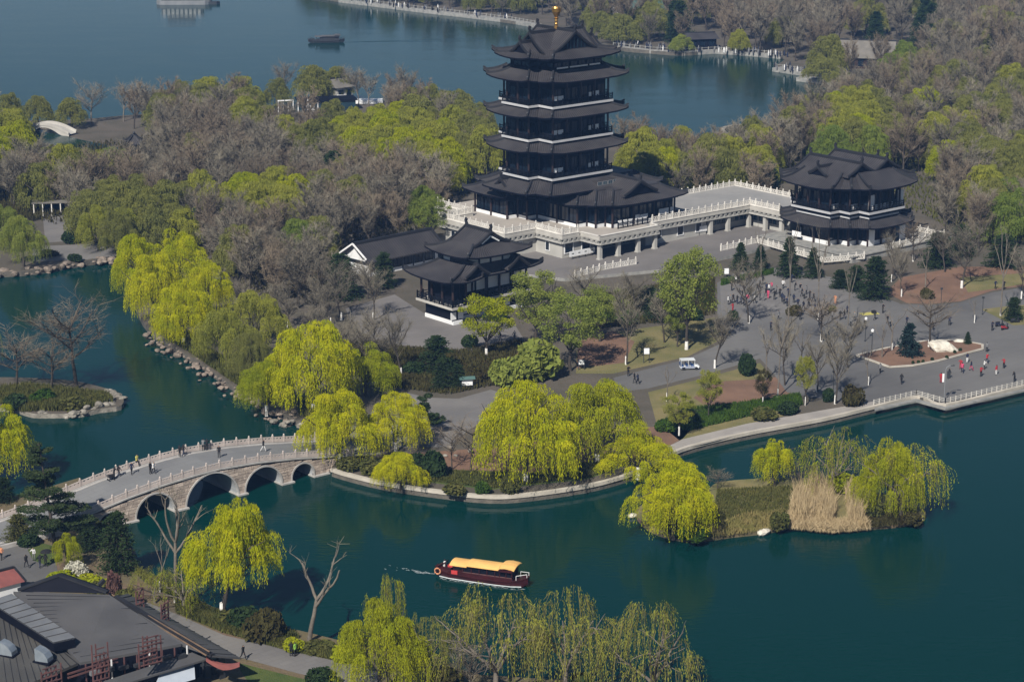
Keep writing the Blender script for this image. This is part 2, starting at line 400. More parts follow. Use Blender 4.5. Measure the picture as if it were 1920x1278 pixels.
main = smooth_line(FRONT, 3)[:-1] + [FRONT[-1]] + [(150, 330), (700, 480), (1300, 900), (1350, 2500), (-1350, 2500), (-1350, 1250), (-300, 1060)] + smooth_line(BACK[::-1], 3) + [BACK[0], CHANNEL[-1]] + smooth_line(CHANNEL[::-1], 3)
ground = land('ground', main, LAND_Z, 'woodland', 'bank_stone')

# foreground shore, lower left
NEAR = [(-18.84,229.51),(-23.82,232.51),(-26.34,233.89),(-34.23,239.38),(-39.46,245.94),(-44.66,251.78),(-46.87,258.61),(-50.13,266.17),(-52.16,268.13)]
near = [(62, 205), (30, 214)] + [(20.77,217.61),(7.89,218.7),(2.26,219.38),(-3.41,220.34),(-7.45,222.85),(-12.8,226.57)] + smooth_line(NEAR, 3) + [(-54.26,274.15),(-56.29,281.49),(-58.04,285.18),(-60.39,282.56),(-63.15,278.72),(-67.04,277.25),(-80.17,274.15)] + [(-140, 270), (-140, 120), (62, 120)]
land('near_shore', near, LAND_Z, 'soil', 'rock')

# rocky islet at the left edge, reed island at the right
ISLET = [(-88.49,329.97),(-82.87,334.04),(-74.58,334.04),(-67.62,332.28),(-61.97,328.25),(-59.04,324.86),(-58.19,319.36),(-60.93,317.74),(-63.7,315.61),(-67.52,315.08),(-70.72,315.34),(-74.5,318.28),(-81.22,319.9)]
land('rocky_islet', smooth_line(ISLET, 3, True), 0.7, 'woodland', 'rock')
REED = [(15.97,272.92),(17.79,277.04),(20.49,280.84),(25.47,281.27),(27.53,284.52),(31.59,285.84),(35.95,286.29),(41.65,285.84),(47.98,280.42),(52.47,275.79),(53.2,271.71),(50.26,268.92),(44.59,267.34),(40.45,266.76),(36.63,268.52),(32.3,266.17),(27.44,264.63),(23.3,263.1),(20.16,263.86),(17.21,267.15)]
land('reed_island', smooth_line(REED, 3, True), 0.55, 'dry_grass', 'soil')

# paving, soil and lawn sheets, a few millimetres apart
sheet('soil_bed', [(-23.35,291.24),(-17.19,285.35),(-2.82,280.11),(10.0,284.47),(17.57,292.16),(24.16,302.21),(26.1,307.73),(16.89,307.73),(-4.47,297.83),(-14.79,295.44)], 1.004, 'red_soil')
sheet('ground_cover', [(-23.35,291.24),(-17.19,285.35),(-2.82,280.11),(10.0,284.47),(16.79,291.24),(16.17,293.56),(2.88,287.36),(-8.68,288.49),(-19.06,292.63)], 1.008, 'green_grass')
PLAZA = [(53.97,319.08),(60.72,323.22),(64.5,319.35),(78.9,329.47),(98.44,342.99),(119.48,407.02),(92.6,391.3),(85.55,387.35),(78.43,380.05),(72.5,378.17),(67.97,378.92),(65.56,384.24),(61.01,388.53),(58.58,398.6),(53.34,403.61),(47.79,407.02),(41.41,402.77),(37.23,394.51),(35.2,371.55),(34.98,354.24),(28.08,343.93),(20.03,336.86),(15.69,332.98),(16.15,325.18),(20.71,327.17),(30.75,335.36),(39.56,343.93),(40.72,335.36),(41.6,325.18),(44.87,322.38),(49.41,320.44)]
sheet('plaza_paving', PLAZA, 1.012, 'plaza_stone')
sheet('pink_paving', [(37.71,394.51),(41.33,401.93),(47.7,406.16),(53.24,402.77),(57.87,396.96),(60.6,385.79),(57.47,377.05),(47.54,371.55),(39.86,367.96),(36.0,373.36)], 1.016, 'path_stone')
sheet('meadow', [(9.97,335.36),(15.79,335.36),(28.17,345.19),(34.69,355.9),(34.58,369.74),(25.14,364.44),(12.35,357.58),(10.31,347.73)], 1.004, 'dry_grass')
sheet('soil_bed', [(10.06,338.37),(10.93,354.24),(16.91,360.98),(20.11,354.24),(17.75,341.44)], 1.008, 'red_soil')
sheet('soil_bed', [(-9.97,335.36),(-5.16,347.73),(3.5,354.24),(0.0,338.37),(-4.97,333.87)], 1.006, 'red_soil')
sheet('lawn', [(20.6,325.18),(30.6,333.57),(39.3,341.44),(41.43,323.78),(42.43,315.57),(33.78,307.73),(24.02,300.25),(20.89,310.3)], 1.004, 'dry_grass')
sheet('soil_bed', [(27.24,322.38),(31.61,330.93),(38.74,332.39),(44.88,335.36),(43.44,323.78),(36.57,319.62),(29.18,316.91)], 1.008, 'red_soil')
sheet('soil_bed', [(66.54,387.35),(69.03,379.67),(72.63,378.92),(78.58,380.8),(85.79,388.53),(92.87,392.5),(96.08,407.02),(83.64,407.02),(71.27,398.6)], 1.02, 'red_soil')
sheet('lawn', [(82.01,398.6),(94.96,401.93),(93.13,393.7),(86.03,389.71),(81.27,387.35)], 1.024, 'dry_grass')
sheet('lawn', [(81.19,375.2),(85.27,377.05),(93.29,379.67),(90.11,365.84),(84.4,364.44)], 1.024, 'dry_grass')
sheet('courtyard_paving', [(-24.34,304.7),(-20.43,315.57),(-18.43,322.38),(-16.15,325.18),(-12.82,322.38),(-8.0,321.83),(-3.24,326.6),(-1.21,324.34),(-2.37,316.91),(-4.25,309.78),(-6.12,306.46),(-8.95,298.31),(-17.9,298.31)], 1.012, 'path_stone')
sheet('courtyard_paving', [(-28.84,375.94),(-20.83,385.79),(-14.63,371.55),(0.0,367.96),(1.76,356.91),(-8.63,349.34),(-20.9,352.59),(-26.89,363.74)], 1.012, 'yard_stone')
sheet('garden_path', [(-60.5,414.0),(-59.2,414.89),(-55.87,407.88),(-52.13,397.78),(-53.87,396.14),(-57.41,404.46)], 1.012, 'path_stone')
sheet('garden_path', [(-97.04,453.61),(-92.28,454.66),(-87.73,439.3),(-86.77,428.65),(-91.19,427.24)], 1.012, 'path_stone')
sheet('garden_path', [(-93.12,423.97),(-75.55,427.24),(-74.51,416.67),(-81.62,412.23),(-90.51,411.35)], 1.012, 'path_stone')
sheet('soil_bed', [(-95.45,468.25),(-82.82,488.63),(-78.35,482.64),(-83.99,454.66),(-89.75,444.31)], 1.006, 'red_soil')
sheet('pond_water', smooth_line([(-119.84,540.68),(-117.37,554.22),(-105.51,540.68),(-88.55,524.27),(-80.94,507.48),(-79.74,491.68),(-89.39,485.62),(-102.35,491.68),(-111.74,514.07)], 3, True), 1.03, 'lake_water')
sheet('pond_water', [(80.45,520.83),(97.28,545.87),(98.38,533.43),(83.91,510.75)], 1.03, 'lake_water')
# right waterfront path and kerb of the long front shore
inner = [(18.79,294.26),(24.14,301.96),(33.93,309.27),(45.6,315.83),(54.19,320.44)]
outer = [FRONT[i] for i in (8, 9, 10, 11, 12)]
sheet('waterfront_path', outer + inner[::-1], 1.014, 'pale_path')
kl = smooth_line(FRONT, 5); ko = offset(kl + [(150, 330), (20, 380)], 0.15)[:len(kl)]; ki = offset(kl + [(150, 330), (20, 380)], -0.45)[:len(kl)]
kb = MB()
for i in range(len(kl) - 1):
    a, b, c, d = ko[i], ko[i+1], ki[i+1], ki[i]
    kb.add([(*a, .68), (*b, .68), (*c, .68), (*d, .68), (*a, 1.14), (*b, 1.14), (*c, 1.14), (*d, 1.14)], [(4, 5, 6, 7), (0, 1, 5, 4), (2, 3, 7, 6)])
tag(kb.build('kerb', 'kerb_stone'), kind='structure')
# lower-left paving and walkway
sheet('plaza_paving', [(-67.48,261.55),(-61.07,262.5),(-56.16,257.81),(-53.76,248.87),(-53.96,240.47),(-61.79,237.25)], 1.012, 'plaza_stone')
sheet('lakeside_walk', [(-46.39,244.6),(-38.17,237.25),(-31.94,231.05),(-24.44,226.87),(-17.78,223.26),(-13.62,220.58),(-14.53,216.74),(-22.7,220.58),(-29.44,224.84),(-33.81,227.31),(-42.75,235.67)], 1.012, 'path_stone')
sheet('lawn', [(-29.88,223.69),(-22.6,219.47),(-14.48,215.93),(-17.49,211.45),(-26.67,215.39)], 1.008, 'green_grass')
sheet('lawn', [(-59.29,257.81),(-57.92,260.04),(-55.52,258.55),(-54.45,255.07),(-55.73,252.37),(-57.89,254.16)], 1.02, 'green_grass')

# ------------------------------------------------------------------ architecture helpers
def nrect(hx, hy, nx, ny, double=False):
    """rectangle with re-entrant (once or twice stepped) corners, counter-clockwise"""
    if not double: q = [(hx, hy-ny), (hx-nx, hy-ny), (hx-nx, hy)]
    else: q = [(hx, hy-2*ny), (hx-nx, hy-2*ny), (hx-nx, hy-ny), (hx-2*nx, hy-ny), (hx-2*nx, hy)]
    m = lambda pts, sx, sy: [(x*sx, y*sy) for x, y in pts]
    return m(q, 1, 1) + m(q, -1, 1)[::-1] + m(q, -1, -1) + m(q, 1, -1)[::-1]
def convex_flags(p):
    n = len(p); out = []
    for i in range(n):
        a, b, c = p[i-1], p[i], p[(i+1) % n]
        out.append((b[0]-a[0])*(c[1]-b[1])-(b[1]-a[1])*(c[0]-b[0]) > 0)
    return out
def roof_tier(root, outer, inner, z0, z1, lift=0.55, thick=0.28, K=5, seg=8, ridges=True, soffit=0.55, reach=1.7):
    n = len(outer); cv = convex_flags(outer); cols = []; cidx = {}
    for i in range(n):
        a, b = outer[i], outer[(i+1) % n]; c, d = inner[i], inner[(i+1) % n]
        L = math.dist(a, b); cidx[i] = len(cols)
        for j in range(seg):
            u = (1 - math.cos(math.pi * j / seg)) / 2
            k = max(math.exp(-u*L/reach) if cv[i] else 0, math.exp(-(1-u)*L/reach) if cv[(i+1) % n] else 0)
            cols.append(((a[0]+(b[0]-a[0])*u, a[1]+(b[1]-a[1])*u), (c[0]+(d[0]-c[0])*u, c[1]+(d[1]-c[1])*u), k))
    def pt(col, v):
        o, i, k = col
        z = z0 + (z1-z0)*(0.6*v+0.4*v*v) + lift*k*(1-v)**2
        return (o[0]+(i[0]-o[0])*v, o[1]+(i[1]-o[1])*v, z)
    mb = MB(); m = len(cols)
    vs = [pt(c, r/K) for r in range(K+1) for c in cols]
    mb.add(vs, [(r*m+i, r*m+(i+1) % m, (r+1)*m+(i+1) % m, (r+1)*m+i) for r in range(K) for i in range(m)], 0)
    e0 = [pt(c, 0) for c in cols]
    e1 = [(x, y, z-thick) for x, y, z in e0]
    e2 = [(c[0][0]+(c[1][0]-c[0][0])*soffit, c[0][1]+(c[1][1]-c[0][1])*soffit, z0-thick+0.15) for c in cols]
    mb.add(e0+e1+e2, [(m+i, m+(i+1) % m, (i+1) % m, i) for i in range(m)] + [(2*m+i, 2*m+(i+1) % m, m+(i+1) % m, m+i) for i in range(m)], 1)
    roof = mb.build('roof', ['roof_tile', 'dark_timber'], root)
    uvl = roof.data.uv_layers.new(name='rows'); U = np.zeros(len(roof.data.loops)*2, np.float32); s_ = 0.0; st = []
    for i in range(m):
        ln = math.dist(cols[i][0], cols[(i+1) % m][0]); st.append((s_, s_+ln)); s_ += ln
    k_ = 0
    for r in range(K):
        for i in range(m):
            for q_, u_ in enumerate((st[i][0], st[i][1], st[i][1], st[i][0])): U[(k_*4+q_)*2] = u_
            k_ += 1
    uvl.data.foreach_set('uv', U)
    if ridges:
        for i in range(n):
            if not cv[i]: continue
            col = cols[cidx[i]]; rb = MB(); prev = None
            for r in range(K+1):
                p = pt(col, r/K); p = (p[0], p[1], p[2]+0.14)
                if prev: rb.beam(prev, p, 0.34, 0.36)
                prev = p
            p = pt(col, 0.0); q = pt(col, 0.12)
            rb.beam((q[0], q[1], q[2]+.3), (p[0], p[1], p[2]+.62), 0.22, 0.3)
            rb.build('hip_ridge', 'ridge_tile', root)
    return roof
def gable_roof(root, cx, cy, ax, L, W, zb, zr, over=0.5, orn=True, wall='dark_timber', ends=(1, 1), name='gable_roof'):
    """pitched roof, ridge along local axis ax ('x' or 'y'), half length L, half width W"""
    T = (lambda u, v, z: (cx+u, cy+v, z)) if ax == 'x' else (lambda u, v, z: (cx+v, cy+u, z))
    N = 5; mb = MB()
    prof = [(W*(1-k/N), zb+(zr-zb)*(0.7*(k/N)+0.3*(k/N)**2)) for k in range(N+1)]
    for s in (1, -1):
        vs = [T(u, s*v, z) for u in (-L-over, L+over) for v, z in prof] + [T(u, s*v, z-0.25) for u in (-L-over, L+over) for v, z in prof]
        n1 = N+1
        fs = [(i, i+1, n1+i+1, n1+i) for i in range(N)] + [(2*n1+i, 3*n1+i, 3*n1+i+1, 2*n1+i+1) for i in range(N)] + [(0, n1, 3*n1, 2*n1)] + \
             [(i, 2*n1+i, 2*n1+i+1, i+1) for i in range(N)] + [(n1+i, n1+i+1, 3*n1+i+1, 3*n1+i) for i in range(N)]
        mb.add(vs, fs)
    go_ = mb.build(name, 'roof_tile', root); uvl = go_.data.uv_layers.new(name='rows')
    for lp in go_.data.loops:
        co = go_.data.vertices[lp.vertex_index].co; uvl.data[lp.index].uv = (co.x if ax == 'x' else co.y, 0)
    for si, s in enumerate((-1, 1)):
        if not ends[si]: continue
        g = MB(); pr = [T(s*L, v, z-0.26) for v, z in prof] + [T(s*L, -v, z-0.26) for v, z in prof[-2::-1]]
        pr2 = [T(s*(L-0.2), v, z-0.26) for v, z in prof] + [T(s*(L-0.2), -v, z-0.26) for v, z in prof[-2::-1]]
        k = len(pr); g.add(pr+pr2, [tuple(range(k)), tuple(range(2*k-1, k-1, -1)), (0, k-1, 2*k-1, k)])
        g.build('gable_wall', wall, root)
        vb = MB()
        for q in (1, -1):
            for (v0, za), (v1, z1_) in zip(prof, prof[1:]):
                vb.beam(T(s*(L+over), q*v0, za+.12), T(s*(L+over), q*v1, z1_+.12), .3, .36)
        vb.build('verge', 'ridge_tile', root)
    rb = MB(); rb.beam(T(-L-over, 0, zr+.18), T(L+over, 0, zr+.18), .42, .5)
    rb.build('ridge', 'ridge_tile', root)
    if orn:
        for si, s in enumerate((-1, 1)):
            if not ends[si]: continue
            ob = MB(); u = s*(L+over*.6)
            ob.add([T(u-.5*s, -.16, zr+.4), T(u+.1*s, -.16, zr+.4), T(u+.35*s, -.16, zr+1.0), T(u+.15*s, -.16, zr+1.5), T(u-.35*s, -.16, zr+1.25), T(u-.1*s, -.16, zr+.95),
                    T(u-.5*s, .16, zr+.4), T(u+.1*s, .16, zr+.4), T(u+.35*s, .16, zr+1.0), T(u+.15*s, .16, zr+1.5), T(u-.35*s, .16, zr+1.25), T(u-.1*s, .16, zr+.95)],
                   [(0, 1, 2, 3, 4, 5), (11, 10, 9, 8, 7, 6)] + [(i, (i+1) % 6, 6+(i+1) % 6, 6+i) for i in range(6)])
            ob.build('ridge_ornament', 'ridge_tile', root)
COLUMN = MB().lathe([(.2, 0), (.2, 1)], 8).mesh('column', ['brown_timber'])
STONE_COLUMN = MB().box(-.32, .32, -.32, .32, 0, 1).box(-.42, .42, -.42, .42, 0, .07).mesh('stone_column', ['wall_stone'])
wp = MB().box(-.5, .5, -.06, .06, 0, .06).box(-.5, .5, -.06, .06, .94, 1).box(-.5, -.44, -.06, .06, .06, .94).box(.44, .5, -.06, .06, .06, .94).box(-.03, .03, -.05, .05, .06, .94)
wp.box(-.44, .44, -.02, .02, .06, .94, 1)
WINDOW = wp.mesh('window', ['dark_timber', 'glass'])
sw = MB().box(-.5, .5, -.1, .1, -.08, 0).box(-.5, .5, -.1, .1, 1, 1.1).box(-.58, -.5, -.1, .1, -.08, 1.1).box(.5, .58, -.1, .1, -.08, 1.1)
STONE_WINDOW = sw.mesh('window', ['white_paint'])
PANE = MB().box(-.5, .5, -.03, .03, 0, 1).mesh('pane', ['glass'])
def edges_of(poly, minlen):
    n = len(poly); A = sum(poly[i][0]*poly[(i+1) % n][1]-poly[(i+1) % n][0]*poly[i][1] for i in range(n))
    P_ = poly if A > 0 else poly[::-1]
    for i in range(n):
        a, b = P_[i], P_[(i+1) % n]; L = math.dist(a, b)
        if L >= minlen: yield a, b, L
def rail_mesh(poly, z, h=1.05, step=1.25, closed=True, w=.1):
    mb = MB(); n = len(poly)
    for i in range(n if closed else n-1):
        a, b = poly[i], poly[(i+1) % n]; L = math.dist(a, b)
        if L < .2: continue
        mb.beam((*a, z+h), (*b, z+h), w, .1); mb.beam((*a, z+h*.62), (*b, z+h*.62), w*.6, .07); mb.beam((*a, z+.12), (*b, z+.12), w*.6, .1)
        k = max(1, round(L/step))
        for j in range(k+1):
            x, y = a[0]+(b[0]-a[0])*j/k, a[1]+(b[1]-a[1])*j/k
            mb.box(x-.09, x+.09, y-.09, y+.09, z, z+h+.28)
        kk = max(1, round(L/.35))
        for j in range(kk):
            t = (j+.5)/kk; x, y = a[0]+(b[0]-a[0])*t, a[1]+(b[1]-a[1])*t
            mb.box(x-.03, x+.03, y-.03, y+.03, z+.1, z+h*.62)
    return mb
def storey(root, slab, z, ztop, wall_in=2.0, col_in=0.75, slab_mat='band_grey', winh=2.2, boards=(), rail=True, wall='dark_timber', slabt=0.42, rnd=random.Random(3)):
    MB().prism(slab, z-slabt, z).build('balcony_slab', slab_mat, root)
    MB().prism(offset(slab, -.12), z, z+.03).build('balcony_floor', 'dark_rail', root)
    MB().prism(offset(slab, -.35), z-slabt-.35, z-slabt).build('slab_beam', 'dark_timber', root)
    wpoly = offset(slab, -wall_in)
    MB().prism(wpoly, z, ztop).build('wall', wall, root)
    MB().prism(offset(slab, -1.35), ztop-1.0, ztop-.45).prism(offset(slab, -.7), ztop-.45, ztop+.02).build('bracket_band', 'dark_timber', root)
    cp = offset(slab, -col_in)
    for a, b, L in edges_of(cp, .3):
        k = max(1, round(L/3.4))
        for j in range(k):
            part('column', COLUMN, root, (a[0]+(b[0]-a[0])*j/k, a[1]+(b[1]-a[1])*j/k, z+.02), 0, (1, 1, ztop-z-.4))
    for a, b, L in edges_of(wpoly, 1.8):
        k = max(1, round(L/2.1)); ang = math.atan2(b[1]-a[1], b[0]-a[0])
        for j in range(k):
            t = (j+.5)/k
            part('window', WINDOW, root, (a[0]+(b[0]-a[0])*t, a[1]+(b[1]-a[1])*t, z+.75), ang, (L/k*.86, 1, winh))
    if rail: rail_mesh(offset(slab, -.18), z).build('railing', 'dark_rail', root)
    for (x, y, ang, w, h) in boards:
        MB().box(-w/2, w/2, -.05, .05, 0, h).build('notice_board', 'white_paint', root, (x, y, z+.9), ang)
POST = MB().box(-.13, .13, -.13, .13, 0, 1.12).box(-.1, .1, -.1, .1, 1.12, 1.18).lathe([(.08, 1.16), (.14, 1.26), (.13, 1.38), (.04, 1.46)], 6).mesh('post', ['white_marble'])
pb = MB().box(0, 1, -.07, .07, .0, .16).box(0, 1, -.06, .06, .82, .95).box(0, 1, -.05, .05, .46, .54)
for i in range(5): pb.box(.06+i*.2, .14+i*.2, -.05, .05, .16, .46)
for i in range(3): pb.box(.12+i*.3, .24+i*.3, -.05, .05, .54, .82)
PANEL = pb.mesh('panel', ['white_marble'])
BPOST = MB().box(-.11, .11, -.11, .11, 0, .88).lathe([(.07, .86), (.12, .96), (.11, 1.07), (.03, 1.15)], 6).mesh('post', ['bridge_marble'])
pb2 = MB().box(0, 1, -.07, .07, .0, .42).box(0, 1, -.06, .06, .60, .72)
for i in range(3): pb2.box(.12+i*.3, .28+i*.3, -.05, .05, .42, .6)
BPANEL = pb2.mesh('panel', ['bridge_marble'])
def balustrade(parent, pts, step=1.9, post=POST, panel=PANEL, name='balustrade', loc=(0, 0, 0), first=True):
    root = empty(name, loc)
    if parent: root.parent = parent
    for si, (p, q) in enumerate(zip(pts, pts[1:])):
        p, q = Vector(p), Vector(q); d = q-p; L = math.hypot(d.x, d.y); k = max(1, round(L/step)); yaw = math.atan2(d.y, d.x); pit = math.atan2(d.z, L)
        for j in range(k):
            c = p + d*(j/k)
            if j or si or first: part('post', post, root, c, yaw)
            pn = part('panel', panel, root, c, 0, (d.length/k, 1, 1)); pn.rotation_euler = (0, -pit, yaw)
    part('post', post, root, pts[-1], yaw)
    return root
def L_(ab): return [(a, -b) for a, b in ab]

# ------------------------------------------------------------------ the great tower
tower = empty('pagoda_tower', (*site(0, 0), 5.5), SITE, 'tall dark many-storeyed pagoda tower with stacked tiled roofs and a gold finial', 'pagoda')
Z0 = 5.5
def zt(z): return z - Z0
SL = nrect(10.4, 8.0, 2.6, 4.0)
hall = L_([(-9.3,-13),(-9.3,-3.6),(-6.6,-3.6),(-6.6,-.8),(-4,-.8),(-4,11),(-1.5,11),(-1.5,13.5),(1,13.5),(1,15.5),(17,15.5),(17,3.2),(22,3.2),(22,-13),(12,-13),(12,-18),(-2,-18),(-2,-13)])
if sum(hall[i][0]*hall[(i+1) % len(hall)][1]-hall[(i+1) % len(hall)][0]*hall[i][1] for i in range(len(hall))) < 0: hall = hall[::-1]
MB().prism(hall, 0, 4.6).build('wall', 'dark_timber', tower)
MB().prism(offset(hall, .12), 0, .75).build('white_plinth', 'white_paint', tower)
MB().prism(offset(hall, .7), 4.0, 4.5).build('bracket_band', 'dark_timber', tower)
for a, b, L in edges_of(hall, 1.8):
    k = max(1, round(L/2.4)); ang = math.atan2(b[1]-a[1], b[0]-a[0])
    for j in range(k):
        t = (j+.5)/k
        part('window', WINDOW, tower, (a[0]+(b[0]-a[0])*t, a[1]+(b[1]-a[1])*t, .85), ang, (L/k*.9, 1.4, 2.9))
for a, b, L in edges_of(offset(hall, .22), .3):
    k = max(1, round(L/4.8))
    for j in range(k):
        o = part('column', COLUMN, tower, (a[0]+(b[0]-a[0])*j/k, a[1]+(b[1]-a[1])*j/k, 0), 0, (1, 1, 4.3), ['brown_timber'])
for (x, y, ang, w, h, z) in [(2.6, -15.75, 0, .9, .5, .9), (4.0, -15.75, 0, 1.0, .5, .9), (5.4, -15.75, 0, 1.0, .5, .9), (7.2, -15.75, 0, 1.1, 1.0, .9), (8.9, -15.75, 0, 2.0, .9, .9), (14.2, -15.75, 0, 2.6, 1.1, 1.1), (16.4, -15.75, 0, .9, 1.1, 1.1)]:
    MB().box(-w/2, w/2, -.05, .05, 0, h).build('notice_board', 'white_paint', tower, (x, y-.12, z), ang)
rail_mesh([(1.2, -16.9), (17.8, -16.9), (17.8, -3.5)], 0.1, closed=False).build('railing', 'dark_rail', tower)
# sweeping hall roof in two lifts, with ridges, then the raised skylight strip
e_out = offset(hall, 2.1); e_in = offset(hall, -2.2)
roof_tier(tower, e_out, e_in, zt(10.1), zt(12.3), lift=.5, reach=1.9, seg=6)
MB().prism(offset(e_in, .25), zt(11.95), zt(12.34)).build('roof_top', 'roof_tile', tower)
roof_tier(tower, nrect(13.2, 10.6, 2.6, 4.0), nrect(9.2, 6.8, 2.4, 3.2), zt(12.36), zt(14.5), lift=.25)
for x0, x1, y0, y1 in [(-9.5, -3.6, -3.2, 3.2)]:
    gable_roof(tower, -8.2, 2.4, 'x', 3.2, 3.3, zt(11.6), zt(14.0), .6)
gable_roof(tower, 8.0, -11.4, 'y', 4.0, 4.4, zt(11.5), zt(13.9), .6, orn=True)
sk = MB().box(2.2, 10.4, -9.6, -7.4, zt(12.3), zt(13.6)); sk.build('skylight_strip', 'roof_tile', tower)
for i in range(6): part('window', WINDOW, tower, (2.95+i*1.34, -9.66, zt(12.7)), 0, (1.1, 1, .75), ['grey_metal', 'teal_glass'])
MB().prism(nrect(8.8, 6.4, 2.2, 3.0), zt(13.5), zt(15.0)).build('wall', 'dark_timber', tower)
bd = lambda hx, hy: [(-7.2, -6.35, 0, 1.2, .75), (-5.6, -6.35, 0, 1.6, .75), (-2.6, -6.35, 0, 1.2, .8), (-1.2, -6.35, 0, 1.3, .8), (4.6, -6.35, 0, .7, .8), (5.9, -6.35, 0, 1.4, .9)]
lv = [(15.05, 20.2, 22.3), (22.35, 26.9, 28.8), (28.85, 33.7, 35.5)]
boards_near = [(-9.5, -2.9, math.pi/2, 1.1, .7), (-8.5, -2.9, math.pi/2, .9, .7)]
for zs, ze, zn in lv:
    bl = [(-6.4, -7.0, 0, 1.3, .85), (-4.9, -7.0, 0, 1.3, .85), (2.6, -7.0, 0, .6, .85), (4.1, -7.0, 0, 1.5, .95)]
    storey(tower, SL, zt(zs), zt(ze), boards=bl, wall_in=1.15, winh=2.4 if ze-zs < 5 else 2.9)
    roof_tier(tower, offset(SL, 2.1), offset(SL, -1.2), zt(ze)-.05, zt(zn)-.15, lift=.6)
# top storey and the cross-gabled crown
TS = offset(SL, -1.65)
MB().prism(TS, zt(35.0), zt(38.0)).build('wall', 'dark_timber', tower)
MB().prism(offset(TS, .5), zt(36.9), zt(37.4)).prism(offset(TS, 1.1), zt(37.4), zt(37.85)).build('bracket_band', 'dark_timber', tower)
MB().prism(offset(TS, .1), zt(35.2), zt(35.55)).build('sill_band', 'dark_rail', tower)
for (xa, xb) in [(-5.4, -2.6), (-2.1, 2.4), (2.9, 5.6)]:
    MB().box(xa, xb, -6.50, -6.38, zt(35.65), zt(35.92)).build('light_strip', 'white_paint', tower)
for a, b, L in edges_of(TS, 1.8):
    k = max(1, round(L/2.1)); ang = math.atan2(b[1]-a[1], b[0]-a[0])
    for j in range(k):
        t = (j+.5)/k
        part('window', WINDOW, tower, (a[0]+(b[0]-a[0])*t, a[1]+(b[1]-a[1])*t, zt(36.0)), ang, (L/k*.86, 1, .9))
roof_tier(tower, offset(SL, .95), offset(SL, -2.8), zt(37.7), zt(38.9), lift=.6)
MB().prism(offset(SL, -2.7), zt(38.4), zt(39.0)).build('roof_top', 'roof_tile', tower)
gable_roof(tower, 0, 0, 'x', 6.4, 4.3, zt(38.5), zt(41.9), .5)
gable_roof(tower, 0, 0, 'y', 5.2, 5.6, zt(38.5), zt(42.2), .5)
gable_roof(tower, -7.2, 0, 'x', 1.7, 2.9, zt(38.2), zt(40.3), .4, ends=(1, 0))
gable_roof(tower, 7.2, 0, 'x', 1.7, 2.9, zt(38.2), zt(40.3), .4, ends=(0, 1))
gb = MB()
for i in range(9):
    x = -3.6+i*.9; gb.box(x-.05, x+.05, -5.3, -5.24, zt(38.7), zt(41.2-abs(x)*.5))
gb.build('gable_lattice', 'teal_glass', tower)
fin = MB().lathe([(.42, 0), (.42, .5), (.3, .6), (.36, 1.0), (.28, 1.2), (.34, 1.6), (.3, 1.9), (.5, 2.1), (.3, 2.25), (.42, 2.5), (.85, 3.3), (.95, 4.0), (.8, 4.3), (.25, 4.4), (.05, 4.5)], 16)
fin.build('finial', 'gold', tower, (0, 0, zt(42.2)))

# ------------------------------------------------------------------ podium with its stone terraces
podium = empty('stone_podium', (*site(0, 0), 1.6), SITE, 'grey stone podium with white balustraded terraces under the pagoda', 'podium')
DKZ = 4.0   # deck level above the yard (world 5.6)
pod = L_([(-13,-22),(-13,-10.5),(-20.3,-10.5),(-20.3,8.8),(-12.6,8.8),(-12.6,16.4),(-8.0,16.4),(-8.0,21.8),(7.8,21.8),(7.8,19.0),(34.3,19.6),(34.3,29),(48.6,29),(48.6,1.4),(24,1.4),(24,-22)])
wal = L_([(-12.5,-21.5),(-12.5,-10),(-19.6,-10),(-19.6,8.1),(-11.9,8.1),(-11.9,15.7),(-3.8,15.7),(-3.8,14.5),(7.2,14.5),(7.2,18.2),(23.6,18.2),(23.6,17.0),(36.6,17.0),(36.6,28.6),(48,28.6),(48,2),(23.4,2),(23.4,-21.5)])
MB().prism(wal, 0, DKZ-.3).build('wall', 'wall_stone', podium)
MB().prism(offset(pod, -.1), DKZ-.28, DKZ).build('cornice', 'cornice_stone', podium)
deck_l = [p for p in L_([(-12.7,-21.8),(-12.7,-10.3),(-20.0,-10.3),(-20.0,8.5),(-12.3,8.5),(-12.3,16.1),(-7.7,16.1),(-7.7,21.5),(7.6,21.5),(7.6,1.6),(7.6,-21.8)])]
m = MB(); m.add([(x, y, DKZ+.012) for x, y in deck_l], [tuple(range(len(deck_l)))]); m.build('terrace_paving', 'deck_stone', podium)
deck_r = L_([(7.604,18.7),(34.6,19.3),(34.6,28.8),(48.4,28.8),(48.4,1.6),(7.604,1.6)])
m = MB(); m.add([(x, y, DKZ+.012) for x, y in deck_r], [tuple(range(len(deck_r)))]); m.build('terrace_paving', 'terrace_stone', podium)
br = MB(); faces = L_([(-20.3,-22),(-20.3,8.8),(-12.6,8.8),(-12.6,16.4),(-8.0,16.4),(-8.0,21.8),(7.8,21.8),(7.8,19.0),(34.3,19.6),(34.3,29)])
BRK = MB().box(-.28, .28, -.3, .3, 0, .42).mesh('bracket', ['old_stone'])
fi = L_([(-20.05,-10.4),(-20.05,8.55),(-12.35,8.55),(-12.35,16.15),(-7.75,16.15),(-7.75,21.55),(7.55,21.55),(7.55,18.75),(34.55,19.3),(34.55,29)])
for a, b in zip(fi, fi[1:]):
    L = math.dist(a, b); k = max(1, round(L/1.25)); ang = math.atan2(b[1]-a[1], b[0]-a[0])
    for j in range(k):
        t = (j+.5)/k; part('bracket', BRK, podium, (a[0]+(b[0]-a[0])*t, a[1]+(b[1]-a[1])*t, DKZ-.71), ang)
